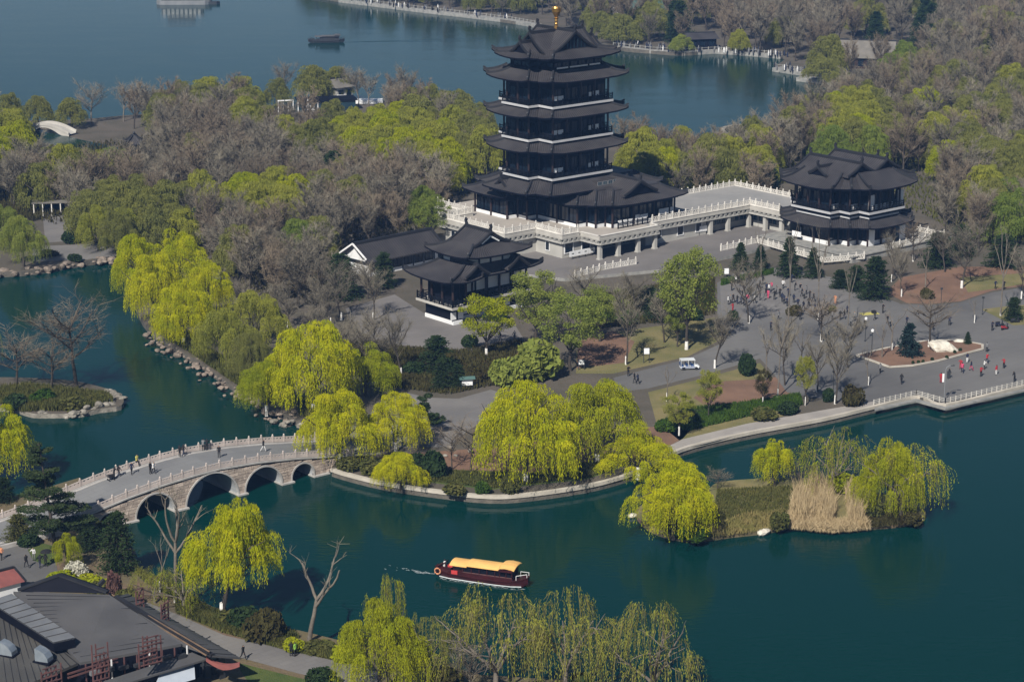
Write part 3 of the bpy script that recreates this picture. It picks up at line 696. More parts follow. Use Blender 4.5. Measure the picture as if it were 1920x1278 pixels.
# dark frieze behind the brackets and the beam that runs under them
fr = MB()
for a, b in zip(fi, fi[1:]): fr.beam((*a, DKZ-.9), (*b, DKZ-.9), .5, .36)
fr.build('beam', 'wall_stone', podium)
PH = .62
def parapet(line):
    m = MB(); c = MB()
    for a, b in zip(line, line[1:]):
        d = (Vector(b)-Vector(a)).normalized()*.22; a_, b_ = Vector(a)-d, Vector(b)+d
        m.beam((a_.x, a_.y, DKZ+PH/2-.06), (b_.x, b_.y, DKZ+PH/2-.06), .46, PH+.1); c.beam((a_.x, a_.y, DKZ+PH+.05), (b_.x, b_.y, DKZ+PH+.05), .62, .1)
    m.build('parapet', 'cornice_stone', podium); c.build('coping', 'white_marble', podium)
parapet(L_([(-12.8,-21),(-12.8,-10.3),(-20.0,-10.3),(-20.0,8.5),(-12.3,8.5),(-12.3,16.1),(-8.4,16.1)])); parapet(L_([(8.4,18.8),(34.6,19.4),(34.6,27.4)]))
balustrade(podium, [(x, y, DKZ+PH+.1) for x, y in L_([(-12.8,-21),(-12.8,-10.3),(-20.0,-10.3),(-20.0,8.5),(-12.3,8.5),(-12.3,16.1),(-8.4,16.1)])], 1.75).scale = (1, 1, 1)
balustrade(podium, [(x, y, DKZ+PH+.1) for x, y in L_([(8.4,18.8),(34.6,19.4),(34.6,27.4)])], 1.75)
balustrade(podium, [(x, y, DKZ) for x, y in L_([(26,1.7),(48.4,1.7),(48.4,24)])], 1.75)
parapet(L_([(-7.75,16.6),(-7.75,21.5),(7.55,21.5),(7.55,19.4)]))
for a, b in [(-7.2, 21.0), (-2.5, 21.0), (2.6, 21.0), (7.0, 21.0), (24.2, 18.8), (29.0, 18.9), (34.8, 19.0), (35.0, 23.4), (35.0, 27.8)]:
    part('column', STONE_COLUMN, podium, (a, -b, 0), 0, (1.1, 1.1, DKZ-1.05))
def stone_window(a, b, ang, w, h, z=.9, off=.0):
    o = part('window', STONE_WINDOW, podium, (a, -b, z), ang, (w, 1, h))
    part('pane', PANE, o, (0, 0.02, 0))
    return o
for a in (-10.3, -6.0): stone_window(a, 15.72, 0, 2.0, 1.9)
for a in (10.5, 16.5, 21.5): stone_window(a, 18.22, 0, 1.5, 1.7)
for b in (11.5,): stone_window(-11.92, b, math.pi/2, 1.0, 1.6)
for b in (-7.5, -2, 4): stone_window(-19.62, b, math.pi/2, 1.1, 1.5)
stone_window(-16, 8.12, 0, 1.1, 1.5)
for i in range(6):
    part('window', WINDOW, podium, (-2.9+i*1.85, -14.52, .25), 0, (1.7, 2, 2.5), ['grey_metal', 'teal_glass'])
for i in range(5):
    part('window', WINDOW, podium, (25.0+i*2.55, -17.05, 1.15), 0, (2.4, 2, 1.5), ['grey_metal', 'teal_glass'])
for i in range(4):
    part('window', WINDOW, podium, (36.55, -18.6-i*2.7, 1.15), math.pi/2, (2.4, 2, 1.5), ['grey_metal', 'teal_glass'])
# paved yard in front (a low platform) and its steps of marble railing
yard = [site(*p) for p in [(-30,10),(-22,28),(-4,34),(8,34.5),(22,34),(29,33.5),(29,48),(62,52),(62,10),(-12,-4),(-26,-4)]]
tag(MB().prism(yard, .6, 1.6, 1, bot=False, mtop=0).build('yard', ['yard_stone', 'old_stone']), kind='structure')

# ------------------------------------------------------------------ two-storey pavilion on the right
PV = (41.2, 39.0)
pav = empty('lakeside_pavilion', (*site(*PV), 1.6), SITE, 'two-storey dark pavilion with wide black roof at the right end of the white terrace', 'pavilion')
sq = nrect(10.3, 10.3, 2.6, 2.6, True)
MB().prism([(-12.5, -13), (14, -13), (14, 11), (-12.5, 11)], -1.2, .5).prism([(-12.7, -13.2), (14.2, -13.2), (14.2, 11.2), (-12.7, 11.2)], .5, .7).build('stone_platform', 'old_stone', pav)
balustrade(pav, [(-1.0, -13, .7), (14, -13, .7), (14, 3, .7)], 1.9)
w1 = offset(sq, -1.6)
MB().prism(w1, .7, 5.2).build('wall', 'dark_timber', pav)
MB().prism(offset(w1, .1), .7, 1.5).build('white_plinth', 'white_paint', pav)
for a, b, L in edges_of(offset(sq, -1.2), .3):
    k = max(1, round(L/3.4))
    for j in range(k):
        part('column', COLUMN, pav, (a[0]+(b[0]-a[0])*j/k, a[1]+(b[1]-a[1])*j/k, .7), 0, (1, 1, 4.6), ['brown_timber'])
for a, b, L in edges_of(w1, 1.8):
    k = max(1, round(L/2.1)); ang = math.atan2(b[1]-a[1], b[0]-a[0])
    for j in range(k):
        t = (j+.5)/k; part('window', WINDOW, pav, (a[0]+(b[0]-a[0])*t, a[1]+(b[1]-a[1])*t, 1.6), ang, (L/k*.86, 1, 2.6), ['brown_timber'])
for (x, z, ww, h) in [(-3.0, .75, 1.6, 4.0), (5.9, .75, 1.6, 3.2)]:
    MB().box(x-ww/2, x+ww/2, -9.35, -9.2, z, z+h).build('white_screen', 'white_paint', pav)
MB().box(-10.05, -9.95, 2.5, 4.8, 1.4, 2.4).build('notice_board', 'white_paint', pav)
roof_tier(pav, offset(sq, 1.4), offset(sq, -1.6), 4.6, 6.3, lift=.5)
MB().prism(offset(sq, -.9), 6.0, 7.1).build('wall', 'dark_timber', pav)
MB().prism(offset(sq, -.75), 6.15, 6.5).build('white_band', 'band_grey', pav)
storey(pav, sq, 7.6, 12.2, wall_in=1.5, winh=2.6, boards=[])
for (x, z, ww, h) in [(-3.2, 7.7, 1.6, 2.9), (5.2, 7.7, 1.6, 2.9), (-1.0, 7.7, 2.0, .9), (1.6, 7.7, 2.6, .9)]:
    MB().box(x-ww/2, x+ww/2, -9.1, -8.95, z, z+h).build('white_screen', 'white_paint', pav)
for (x0, y0, x1, y1) in [(-6.2, -6.32, -3.8, -6.32), (-8.75, -3.72, -6.4, -3.72)]:
    MB().box(x0, x1, y0-.1, y0, 7.7, 8.7).build('white_screen', 'white_paint', pav)
ev = offset(sq, 1.6)
roof_tier(pav, ev, nrect(7.0, 7.0, 1.1, 1.1, True), 12.1, 14.6, lift=.6, K=6)
MB().prism(nrect(6.95, 6.95, 1.1, 1.1, True), 14.2, 14.62).build('roof_top', 'roof_tile', pav)
gable_roof(pav, -3.6, 0, 'y', 6.3, 3.9, 14.3, 16.3, .5)
gable_roof(pav, 3.6, 0, 'y', 6.3, 3.9, 14.3, 16.3, .5)
gable_roof(pav, -6.2, 0, 'x', 2.2, 2.3, 14.0, 15.3, .4, orn=True, ends=(1, 0))
gable_roof(pav, 6.2, 0, 'x', 2.2, 2.3, 14.0, 15.3, .4, orn=True, ends=(0, 1))

# ------------------------------------------------------------------ two-storey pavilion in front of the podium and its side hall
fp = empty('garden_pavilion', (-5.6, 372.6, 1.0), SITE, 'two-tiered black-roofed pavilion with white upper panels beside the grey courtyard', 'pavilion')
fq = [(-9.6, -1.6), (-9.6, 4.6), (9.6, 4.6), (9.6, -4.6)]
low = [(-9.6, -4.6), (-5.6, -4.6), (-5.6, -3.0), (-2.6, -3.0), (-2.6, -4.6), (9.6, -4.6), (9.6, 4.6), (-9.6, 4.6)]
low = [(-9.6, -4.6), (-5.4, -4.6), (-5.4, -2.6), (9.6, -2.6), (9.6, 5.4), (-9.6, 5.4)]
MB().prism(offset(low, -1.2), 0, 2.9).build('wall', 'dark_timber', fp)
MB().prism(offset(low, -1.1), 0, .7).build('white_plinth', 'white_paint', fp)
for (x, y, ang) in [(-8.45, -3.5, 0), (-6.9, -3.5, 0), (-4.5, -1.5, 0), (-2.6, -1.5, 0), (0, -1.5, 0), (2.5, -1.5, 0), (5, -1.5, 0)]:
    MB().box(-.55, .55, -.06, .06, 0, 1.3).build('white_panel', 'white_paint', fp, (x, y+.04, .95), ang)
MB().prism(low, 2.9, 3.3).build('balcony_slab', 'cornice_stone', fp)
MB().prism(offset(low, -1.5), 3.3, 7.8).build('wall', 'dark_timber', fp)
rail_mesh(offset(low, -.2), 3.3).build('railing', 'dark_rail', fp)
for x in (-3.2, -.6, 2.0, 4.6, 7.0):
    part('white_panel', MB().box(-1.1, 1.1, -.05, .05, 0, 2.3).mesh('white_panel', ['white_paint']), fp, (x, -1.18, 4.6))
for x in (-4.4, -1.9, .7, 3.3, 5.9, 8.2):
    MB().box(x-.14, x+.14, -1.36, -1.1, 3.3, 7.6).build('column', 'dark_timber', fp)
for a, b, L in edges_of(offset(low, -.7), 1.2):
    k = max(1, round(L/3.0))
    for j in range(k): part('column', COLUMN, fp, (a[0]+(b[0]-a[0])*j/k, a[1]+(b[1]-a[1])*j/k, 3.3), 0, (1, 1, 4.4))
MB().prism(offset(low, -.6), 7.2, 7.75).build('bracket_band', 'dark_timber', fp)
el = offset(low, 1.4)
inn = [(-5.6, -3.2), (-4.3, -3.2), (-4.3, -2.9), (5.8, -2.9), (5.8, 3.6), (-5.6, 3.6)]
roof_tier(fp, el, inn, 7.7, 9.9, lift=.6, K=6)
gable_roof(fp, -5.2, -2.6, 'y', 3.1, 2.6, 8.5, 10.3, .4, ends=(1, 0), orn=False)
gable_roof(fp, 4.6, -2.2, 'y', 2.6, 2.4, 8.4, 10.2, .4, ends=(1, 0), orn=False)
up = [(-5.0, -3.0), (5.2, -3.0), (5.2, 3.6), (-5.0, 3.6)]
MB().prism(up, 9.4, 11.4).build('wall', 'white_paint', fp)
for x in (-5.0, -2.5, 0, 2.6, 5.2):
    for y in (-3.05, 3.65): MB().box(x-.14, x+.14, y-.12, y+.12, 9.4, 11.4).build('column', 'dark_timber', fp)
for y in (-.8, 1.4): MB().box(-5.15, -4.9, y-.14, y+.14, 9.4, 11.4).build('column', 'dark_timber', fp)
MB().prism(offset(up, .5), 10.9, 11.4).build('bracket_band', 'dark_timber', fp)
ue = [(-7.0, -5.6), (7.2, -5.6), (7.2, 6.2), (-7.0, 6.2)]
ui = [(-3.4, -2.6), (3.6, -2.6), (3.6, 3.2), (-3.4, 3.2)]
roof_tier(fp, ue, ui, 11.3, 12.9, lift=.6, K=6)
gable_roof(fp, .1, .3, 'y', 3.0, 3.9, 12.6, 14.7, .5)
gw = MB().beam((-1.9, -3.05, 13.0), (0, -3.05, 14.1), .12, .25).beam((1.9, -3.05, 13.0), (0, -3.05, 14.1), .12, .25)
gw.build('gable_trim', 'white_paint', fp)

ch = empty('side_hall', (-22.2,407.02), SITE + 0.06, 'long low hall with one dark tiled ridge roof and white gable among bare trees', 'hall')
MB().prism([(-8.5, -3), (8.5, -3), (8.5, 3), (-8.5, 3)], 0, 3.2).build('wall', 'white_paint', ch)
for i in range(7):
    MB().box(-8.1+i*2.6, -7.9+i*2.6, -3.1, -2.9, 0, 3.1).build('column', 'dark_timber', ch)
for i in range(6): part('window', WINDOW, ch, (-6.7+i*2.6, -3.03, .8), 0, (2.1, 1, 1.8))
gable_roof(ch, 0, 0, 'x', 9.0, 4.2, 3.0, 5.7, .6, wall='white_paint', orn=False)
wt = MB().beam((-9.66, -3.9, 3.5), (-9.66, 0, 5.9), .2, .3).beam((-9.66, 3.9, 3.5), (-9.66, 0, 5.9), .2, .3).beam((-9.66, -3.6, 3.3), (-9.66, 3.6, 3.3), .2, .25)
wt.build('gable_trim', 'white_paint', ch)

# ------------------------------------------------------------------ stone arch bridge
BA = math.atan2(18.41, 22.32); BW = 8.6
bridge = empty('arch_bridge', (-49.1, 270.11, 0), BA, 'humped five-arched stone bridge with pale marble railings over the green water', 'bridge')
DECK = [(-34,1.07),(-15,1.1),(-9.5,1.75),(-4,2.75),(0,3.4),(5,3.98),(10,4.3),(14,4.38),(20,4.0),(26,3.28),(33.4,2.1),(40,1.07)]
def deckz(t):
    for (a, za), (b, zb) in zip(DECK, DECK[1:]):
        if t <= b: return za+(zb-za)*max(0, (t-a))/(b-a)
    return DECK[-1][1]
ARCH = [(-4.4,-.7,1.95),(1.25,6.87,3.0),(8.72,16.68,3.92),(17.85,23.54,3.1),(25.26,28.74,2.25)]
def intrados(x):
    for x0, x1, c in ARCH:
        if x0 < x < x1:
            r = (x1-x0)/2; return c-r+math.sqrt(max(0, r*r-(x-(x0+x1)/2)**2))
    return -1.0
xs = sorted(set([round(-12+i*.3, 3) for i in range(int(48/.3)+1)] + [a[0]+(a[1]-a[0])*(1-math.cos(math.pi*k/24))/2 for a in ARCH for k in range(25)] + [p[0] for p in DECK if -12 < p[0] < 36]))
bw_, vt, dk, cp = MB(), MB(), MB(), MB()
for a, b in zip(xs, xs[1:]):
    if b-a < 1e-4: continue
    m_ = (a+b)/2; open_ = any(x0 <= m_ <= x1 for x0, x1, c in ARCH)
    def iz(x):
        for x0, x1, c in ARCH:
            if x0 <= m_ <= x1:
                r = (x1-x0)/2; return c-r+math.sqrt(max(0, r*r-(x-(x0+x1)/2)**2))
        return -1.0
    za, zb, ta, tb = iz(a), iz(b), deckz(a)-.02, deckz(b)-.02
    for y, fl in ((.08, 0), (BW-.08, 1)):
        q = [(a, y, za), (b, y, zb), (b, y, tb), (a, y, ta)]
        bw_.add(q, [(0, 1, 2, 3)] if not fl else [(3, 2, 1, 0)])
    if open_: vt.add([(a, -.02, za), (b, -.02, zb), (b, BW+.02, zb), (a, BW+.02, za)], [(0, 1, 2, 3)])
for x0, x1, c in ARCH:
    r = (x1-x0)/2; s = c-r
    for x, fl in ((x0, 1), (x1, 0)):
        if s > -.9: vt.add([(x, -.02, -1.0), (x, BW+.02, -1.0), (x, BW+.02, s), (x, -.02, s)], [(0, 1, 2, 3)])
bw_.build('spandrel_wall', 'joint_stone', bridge)
vt.build('vault', 'vault_stone', bridge)
for (a, za), (b, zb) in zip(DECK, DECK[1:]):
    dk.add([(a, .1, za), (b, .1, zb), (b, BW-.1, zb), (a, BW-.1, za)], [(0, 1, 2, 3)])
    for y in (.12, BW-.12): cp.beam((a, y, za-.1), (b, y, zb-.1), .5, .2)
    for y in (.9, BW-.9): cp.beam((a, y, za+.03), (b, y, zb+.03), .5, .05)
dk.build('deck', 'bridge_deck', bridge); cp.build('string_course', 'arch_stone', bridge)
for x0, x1, c in ARCH:
    rg = MB(); r = (x1-x0)/2; s = c-r; mx = (x0+x1)/2; n = 22
    for y0, y1 in ((-.10, .3), (BW-.3, BW+.10)):
        pts = [(mx+math.cos(math.pi*k/n)*r, s+math.sin(math.pi*k/n)*r, mx+math.cos(math.pi*k/n)*(r+.2), s+math.sin(math.pi*k/n)*(r+.2)) for k in range(n+1)]
        pts = [(x0 + 2*r, -.9, x0+2*r+.2, -.9)] + pts + [(x0, -.9, x0-.2, -.9)]
        for p, q in zip(pts, pts[1:]):
            rg.add([(p[0], y0, p[1]), (p[2], y0, p[3]), (q[2], y0, q[3]), (q[0], y0, q[1]), (p[0], y1, p[1]), (p[2], y1, p[3]), (q[2], y1, q[3]), (q[0], y1, q[1])],
                   [(0, 1, 2, 3), (7, 6, 5, 4), (0, 4, 5, 1), (1, 5, 6, 2), (2, 6, 7, 3), (3, 7, 4, 0)])
    rg.build('arch_ring', 'arch_stone', bridge)
for x0, x1 in [(-.7, 1.25), (6.87, 8.72), (16.68, 17.85), (23.54, 25.26), (28.74, 31.0)]:
    MB().box(x0-.18, x1+.18, -.45, BW+.45, -1.2, .2).build('pier_footing', 'arch_stone', bridge)
# face stones, each one a block of its own
R = random.Random(5); UB = MB().box(0, 1, 0, 1, 0, 1).mesh('stone', ['bridge_stone']); ns = 0
row = 0; z = .22
while z < 4.4:
    h = R.choice((.36, .42, .48)); x = -11.5 + (row % 2)*.4
    segs = []
    cuts = []
    for x0, x1, c in ARCH:
        r = (x1-x0)/2+.2; s = c-(x1-x0)/2; mx = (x0+x1)/2
        def half(zz): return r if zz <= s else (math.sqrt(r*r-(zz-s)**2) if zz-s < r else 0)
        cuts.append((mx, half(z), half(z+h)))
    cur = -11.5
    for mx, hb, ht in cuts:
        if hb > 0:
            segs.append((cur, mx-hb, mx-ht if ht else mx)); cur = None; nxt = (mx+hb, mx+ht if ht else mx)
            segs[-1] = (segs[-1][0], segs[-1][1], segs[-1][2]); cur = nxt[0]
            segs.append(('L', nxt)); 
    segs.append((cur, 34.5, 34.5)); start_t = None
    pend = (-11.5, -11.5)
    for sgm in segs:
        if sgm[0] == 'L': pend = sgm[1]; continue
        xb, xt = pend; eb, et = sgm[1], sgm[2]
        while xb < eb-.05:
            ln = R.uniform(.75, 1.45); nb = xb+ln; nt = nb
            if nb > eb-.45: nb, nt = eb, et
            mxx = (xb+nb)/2
            if deckz(min(xb, nb)) - .26 > z+h*.45 and deckz(max(xb, nb)) - .26 > z+h*.45:
                zt_ = min(z+h-.055, deckz(xb)-.26, deckz(nb)-.26); p = R.uniform(.02, .07)
                g = .035
                if abs(xb-xt) < .03 and abs(nb-nt) < .03:
                    part('stone', UB, bridge, (xb+g, .08-p-.03, z), 0, (nb-xb-2*g, p+.05, zt_-z))
                else:
                    MB().add([(xb+g, .05-p, z), (nb-g, .05-p, z), (nb-g, .1, z), (xb+g, .1, z), (min(xt, nt)+g, .05-p, zt_), (max(nt, xt)-g, .05-p, zt_), (max(nt, xt)-g, .1, zt_), (min(xt, nt)+g, .1, zt_)],
                             [(0, 3, 2, 1), (4, 5, 6, 7), (0, 1, 5, 4), (1, 2, 6, 5), (2, 3, 7, 6), (3, 0, 4, 7)]).build('stone', 'bridge_stone', bridge)
                ns += 1
            xb = nb; xt = nt
    z += h; row += 1
def rail_line(y, t0, t1):
    ts = [t0] + [p[0] for p in DECK if t0 < p[0] < t1] + [t1]
    return [(t, y, deckz(t)+.05) for t in ts]
balustrade(bridge, rail_line(.12, -9.5, 35.5), 1.75, BPOST, BPANEL)
balustrade(bridge, rail_line(BW-.12, -22, 38), 1.75, BPOST, BPANEL)
MB().box(-11.9, -9.8, -1.2, .3, 0, 2.3).box(-20, -11.9, -1.0, -.6, 0, 1.5).build('wing_wall', 'arch_stone', bridge)

# ------------------------------------------------------------------ tour boat
def tour_boat(name, loc, rz, label, sc=1.0):
    b = empty(name, loc, rz, label, 'tour boat'); b.scale = (sc, sc, sc)
    st = [(-5.9, .25, 1.15, .35), (-5.2, .8, .95, .05), (-4, 1.15, .75, -.3), (-1, 1.3, .65, -.3), (2, 1.3, .65, -.3), (4, 1.15, .75, -.3), (5.2, .75, .95, 0), (5.9, .3, 1.2, .4)]
    h = MB(); vs = []
    for x, wd, top, bot in st: vs += [(x, -wd, top), (x, -wd*.75, bot), (x, wd*.75, bot), (x, wd, top)]
    fs = []
    for i in range(len(st)-1):
        for j in range(3): fs.append((i*4+j, i*4+j+1, i*4+5+j, i*4+4+j))
        fs.append((i*4+3, i*4, i*4+4, i*4+7))
    fs += [(3, 2, 1, 0), (len(vs)-4, len(vs)-3, len(vs)-2, len(vs)-1)]
    h.add(vs, fs); h.build('hull', 'boat_hull', b)
    s = MB()
    for (x0, w0, t0, _), (x1, w1, t1, _) in zip(st, st[1:]):
        for q in (1, -1): s.beam((x0, q*w0*1.01, t0+.02), (x1, q*w1*1.01, t1+.02), .1, .12)
    s.build('rub_rail', 'boat_hull', b)
    ws = MB()
    for (x0, w0, t0, b0), (x1, w1, t1, b1) in zip(st[1:-1], st[2:-1]):
        for q in (1, -1): ws.beam((x0, q*(w0*.86+.04), .12), (x1, q*(w1*.86+.04), .12), .1, .09)
    ws.build('waterline_stripe', 'foam', b)
    c = MB().box(-3.3, 4.2, -1.0, 1.0, .6, 1.15); c.build('cabin', 'boat_hull', b)
    gl = MB().box(-2.0, 2.4, -.9, .9, 1.15, 1.95).box(2.4, 4.1, -.92, .92, 1.15, 2.05); gl.build('cabin_interior', 'dark_timber', b)
    for x in (-3.2, -2.1, -1.0, 0, 1.0, 2.0, 2.6, 3.4, 4.15):
        for q in (1, -1): MB().box(x-.05, x+.05, q*1.0-.05, q*1.0+.05, 1.15, 2.05).build('window_post', 'boat_hull', b)
    for q in (1, -1): MB().box(-2.1, 4.2, q*1.0-.04, q*1.0+.04, 1.1, 1.2).build('sill', 'red_frame', b)
    def canopy(x0, x1, z, wdt, arch, nm):
        m = MB(); k = 8; vs = []
        for x in (x0, x1):
            for i in range(k+1):
                t = -1+2*i/k; vs.append((x, t*wdt, z+arch*(1-t*t)))
        for x in (x0, x1):
            for i in range(k+1):
                t = -1+2*i/k; vs.append((x, t*wdt, z-.08+arch*(1-t*t)))
        k1 = k+1
        fs = [(i, i+1, k1+i+1, k1+i) for i in range(k)] + [(2*k1+i, 3*k1+i, 3*k1+i+1, 2*k1+i+1) for i in range(k)] + [(0, k1, 3*k1, 2*k1), (k, 2*k1+k, 3*k1+k, k1+k)] + [(i, 2*k1+i, 2*k1+i+1, i+1) for i in range(k)] + [(k1+i, k1+i+1, 3*k1+i+1, 3*k1+i) for i in range(k)]
        m.add(vs, fs); m.build(nm, 'boat_roof', b)
    canopy(-3.7, -1.5, 1.95, 1.3, .3, 'canopy'); canopy(-1.55, 2.6, 2.1, 1.3, .3, 'canopy')
    m = MB()
    xs_ = [2.5, 2.75, 3.4, 4.2, 4.55]; zs_ = [2.15, 2.42, 2.5, 2.42, 2.3]; vs = []
    for dz in (0, -.1):
        for x, zz in zip(xs_, zs_):
            for t in (-1.4, -.7, 0, .7, 1.4): vs.append((x, t, zz+dz+.25*(1-(t/1.4)**2)))
    fs = [(i*5+j, i*5+j+1, i*5+6+j, i*5+5+j) for i in range(4) for j in range(4)] + [(25+i*5+5+j, 25+i*5+6+j, 25+i*5+j+1, 25+i*5+j) for i in range(4) for j in range(4)]
    per = [0, 1, 2, 3, 4, 9, 14, 19, 24, 23, 22, 21, 20, 15, 10, 5]
    fs += [(per[i], per[(i+1) % 16], per[(i+1) % 16]+25, per[i]+25) for i in range(16)]
    m.add(vs, fs); m.build('canopy', 'boat_roof', b)
    MB().beam((2.5, -1.34, 2.05), (4.3, -1.34, 2.12), .1, .28).build('eave_board', 'boat_hull', b)
    sg = MB().box(-5.2, -3.8, -.55, .55, .8, 1.25); sg.add([(-5.7, -.5, 1.2), (-4.5, -.45, 1.9), (-4.5, .45, 1.9), (-5.7, .5, 1.2), (-5.7, -.5, 1.12), (-4.5, -.45, 1.8), (-4.5, .45, 1.8), (-5.7, .5, 1.12)], [(0, 1, 2, 3), (7, 6, 5, 4), (0, 4, 5, 1), (1, 5, 6, 2), (2, 6, 7, 3), (3, 7, 4, 0)])
    sg.beam((-4.55, -.4, .8), (-4.55, -.4, 1.8), .08, .08).beam((-4.55, .4, .8), (-4.55, .4, 1.8), .08, .08)
    sg.build('stern_shelter', 'boat_hull', b)
    MB().box(-3.5, -2.7, -1.22, -1.1, .75, 1.25).build('red_locker', 'boat_red', b)
    MB().box(-4.3, -3.7, -.3, .2, 1.25, 1.5).build('red_locker', 'boat_red', b)
    lb = MB(); n = 16
    lb.tube([(-5.3+.02, -.95+0*k, .75) if 0 else (-5.35+.36*math.cos(2*math.pi*k/n), -.98, .82+.36*math.sin(2*math.pi*k/n)) for k in range(n+1)], .09, 6, cap=False)
    lb.build('lifebuoy', 'orange_cloth', b)
    pr = MB()
    for q in (1, -1): pr.beam((4.6, q*.8, 1.45), (5.8, q*.35, 1.65), .05, .05).beam((4.6, q*.8, .8), (4.6, q*.8, 1.45), .05, .05).beam((5.8, q*.35, 1.1), (5.8, q*.35, 1.65), .05, .05)
    pr.build('bow_rail', 'white_paint', b)
    return b
tour_boat('tour_boat', (-3.55, 250.0, .06), math.radians(-20.5), 'dark red tour boat with bright yellow roof crossing the green water')
tag(MB().tube([(-.05, 0, .0), (0, 0, .45), (.02, 0, .75)], [.16, .2, .12], 8).lathe([(.05, .72), (.11, .82), (.11, .93), (.03, 1.0)], 8, mi=1).build('person', ['white_cloth', 'hair'], None, (-8.05, 251.55, 1.2)), 'seated person in white at the stern of the yellow-roofed boat', 'person')
# the wake it draws behind, and the foam by the bow
R = random.Random(11); fm = MB()
def foam_patch(x, y, lx, ly, a):
    n = 7; pts = []
    for k in range(n):
        t = 2*math.pi*k/n; r = R.uniform(.6, 1.1); u, v = math.cos(t)*lx*r, math.sin(t)*ly*r
        pts.append((x+u*math.cos(a)-v*math.sin(a), y+u*math.sin(a)+v*math.cos(a), .03))
    fm.add(pts, [tuple(range(n))])
ux, uy = math.cos(math.radians(-20.5)), math.sin(math.radians(-20.5))
for i in range(50):
    d = 6.0 + abs(R.gauss(0, 2.6)); s = R.choice((-1, 1, 0))*(.09*(d-6))+R.gauss(0, .05+.03*(d-6)); foam_patch(-3.55-ux*d-uy*s, 250-uy*d+ux*s, R.uniform(.08, .4)*(1 if d < 9 else .6), R.uniform(.025, .07), math.radians(-14)+R.gauss(0, .2))
for i in range(60):
    d = R.uniform(-5.2, 5.6); s = -1.22+R.gauss(0, .06)+(.35 if abs(d) > 4.8 else 0); foam_patch(-3.55+ux*d-uy*s, 250+uy*d+ux*s, R.uniform(.1, .35), R.uniform(.03, .06), math.radians(-20))
tag(fm.build('wake_foam', 'foam'), 'white foam trailing behind the yellow-roofed boat', 'foam', kind='stuff')

# ------------------------------------------------------------------ far boats
fb = tour_boat('tour_boat', (*(-59.93,723.03), .05), math.radians(6), 'small dark tour boat far out on the blue lake with a long wake', 1.0)
for c in fb.children:
    for s_ in c.material_slots: s_.link = 'OBJECT'; s_.material = MATS['grey_roof' if c.name.startswith('canopy') else 'lamp_metal']
wk = MB(); p0 = (-55.11,723.03); p1 = (-9.6,733.34); p2 = (-9.52,726.86)
wk = MB()
for e in (p1, p2):
    d = Vector((e[0]-p0[0], e[1]-p0[1])); n_ = Vector((-d.y, d.x)).normalized()
    wk.add([(p0[0], p0[1], .02), (p0[0]+n_.x*.4, p0[1]+n_.y*.4, .05), (e[0]+n_.x*.8, e[1]+n_.y*.8, .03), (e[0], e[1], .02)], [(0, 1, 2, 3)])
tag(wk.build('boat_wake', 'lake_water'), 'long smooth wake stretching right of the far dark boat', 'wake', kind='stuff')
rb = empty('moored_ferry', (*(-120.63,827.25), .05), math.radians(2), 'large two-decked ferry at the top edge of the lake', 'ferry')
MB().prism([(-10, 0), (-8.5, -2.4), (8, -2.4), (10, -1), (10, 1), (8, 2.4), (-8.5, 2.4)], -.3, 1.5).build('hull', 'grey_metal', rb)
MB().box(-8, 7, -2, 2, 1.5, 3.6).build('cabin', 'lamp_metal', rb)
for i in range(9): MB().box(-7.6+i*1.6, -6.6+i*1.6, -2.1, -2.0, 1.9, 3.2).build('window', 'white_paint', rb)
MB().box(-8.5, 7.5, -2.4, 2.4, 3.6, 3.9).build('upper_deck', 'white_paint', rb)
MB().box(-6, 4, -1.6, 1.6, 3.9, 6).build('upper_cabin', 'grey_roof', rb)
part('barge', MB().prism([(-5, -1.3), (4.5, -1.3), (5.6, 0), (4.5, 1.3), (-5, 1.3)], -.2, 1.0).box(-3, 2.5, -1, 1, 1.0, 1.9).mesh('barge', ['lamp_metal']), None, (*(-112.98,827.25), .05))
tag(bpy.data.objects['barge'], 'low dark barge moored beside the ferry at the top of the lake', 'barge')

# ------------------------------------------------------------------ lower-left hall, its roofs, signs and awning
rest = empty('lakeside_restaurant', (*(-45.87,229.54), 1.0), SITE, 'large low building with broad grey roofs and red lattice signs in the lower left corner', 'restaurant')
ro = Vector((*(-45.87,229.54), 1.0)); rm = Matrix.Rotation(-SITE, 3, 'Z')
def rl(p, z):
    q = rm @ Vector((p[0]-ro.x, p[1]-ro.y, 0)); return (q.x, q.y, z-1.0)
def quad_roof(name, pts, mat, t=.25, seams=0, seam_mat='ridge_tile', rnd=0):
    """sloping slab from four corners (near-left, near-right, far-right, far-left)"""
    mb = MB(); P_ = [Vector(p) for p in pts]; dn = Vector((0, 0, -t))
    mb.add(P_ + [p+dn for p in P_], [(0, 1, 2, 3), (7, 6, 5, 4), (0, 4, 5, 1), (1, 5, 6, 2), (2, 6, 7, 3), (3, 7, 4, 0)])
    o = mb.build(name, mat, rest)
    for k in range(seams):
        f = (k+1)/(seams+1); a = P_[0].lerp(P_[3], f); b = P_[1].lerp(P_[2], f)
        u0, u1 = (R.uniform(0, .1), R.uniform(.7, 1)) if rnd else (0, 1)
        MB().beam(a.lerp(b, u0)+Vector((0, 0, .03)), a.lerp(b, u1)+Vector((0, 0, .03)), .07, .1).build('roof_seam', seam_mat, rest)
    return o
rA, rB, rC, rD = rl((-53.56,224.97), 8.6), rl((-43.09,224.05), 8.6), rl((-34.39,216.39), 6.2), rl((-44.03,211.56), 6.2)
quad_roof('main_roof', [rD, rC, rB, rA], 'grey_roof', .3, 16, rnd=1)
# walls below it
MB().prism([rA[:2], rB[:2], rC[:2], rD[:2]], 0, 4.9).build('wall', 'dark_timber', rest)
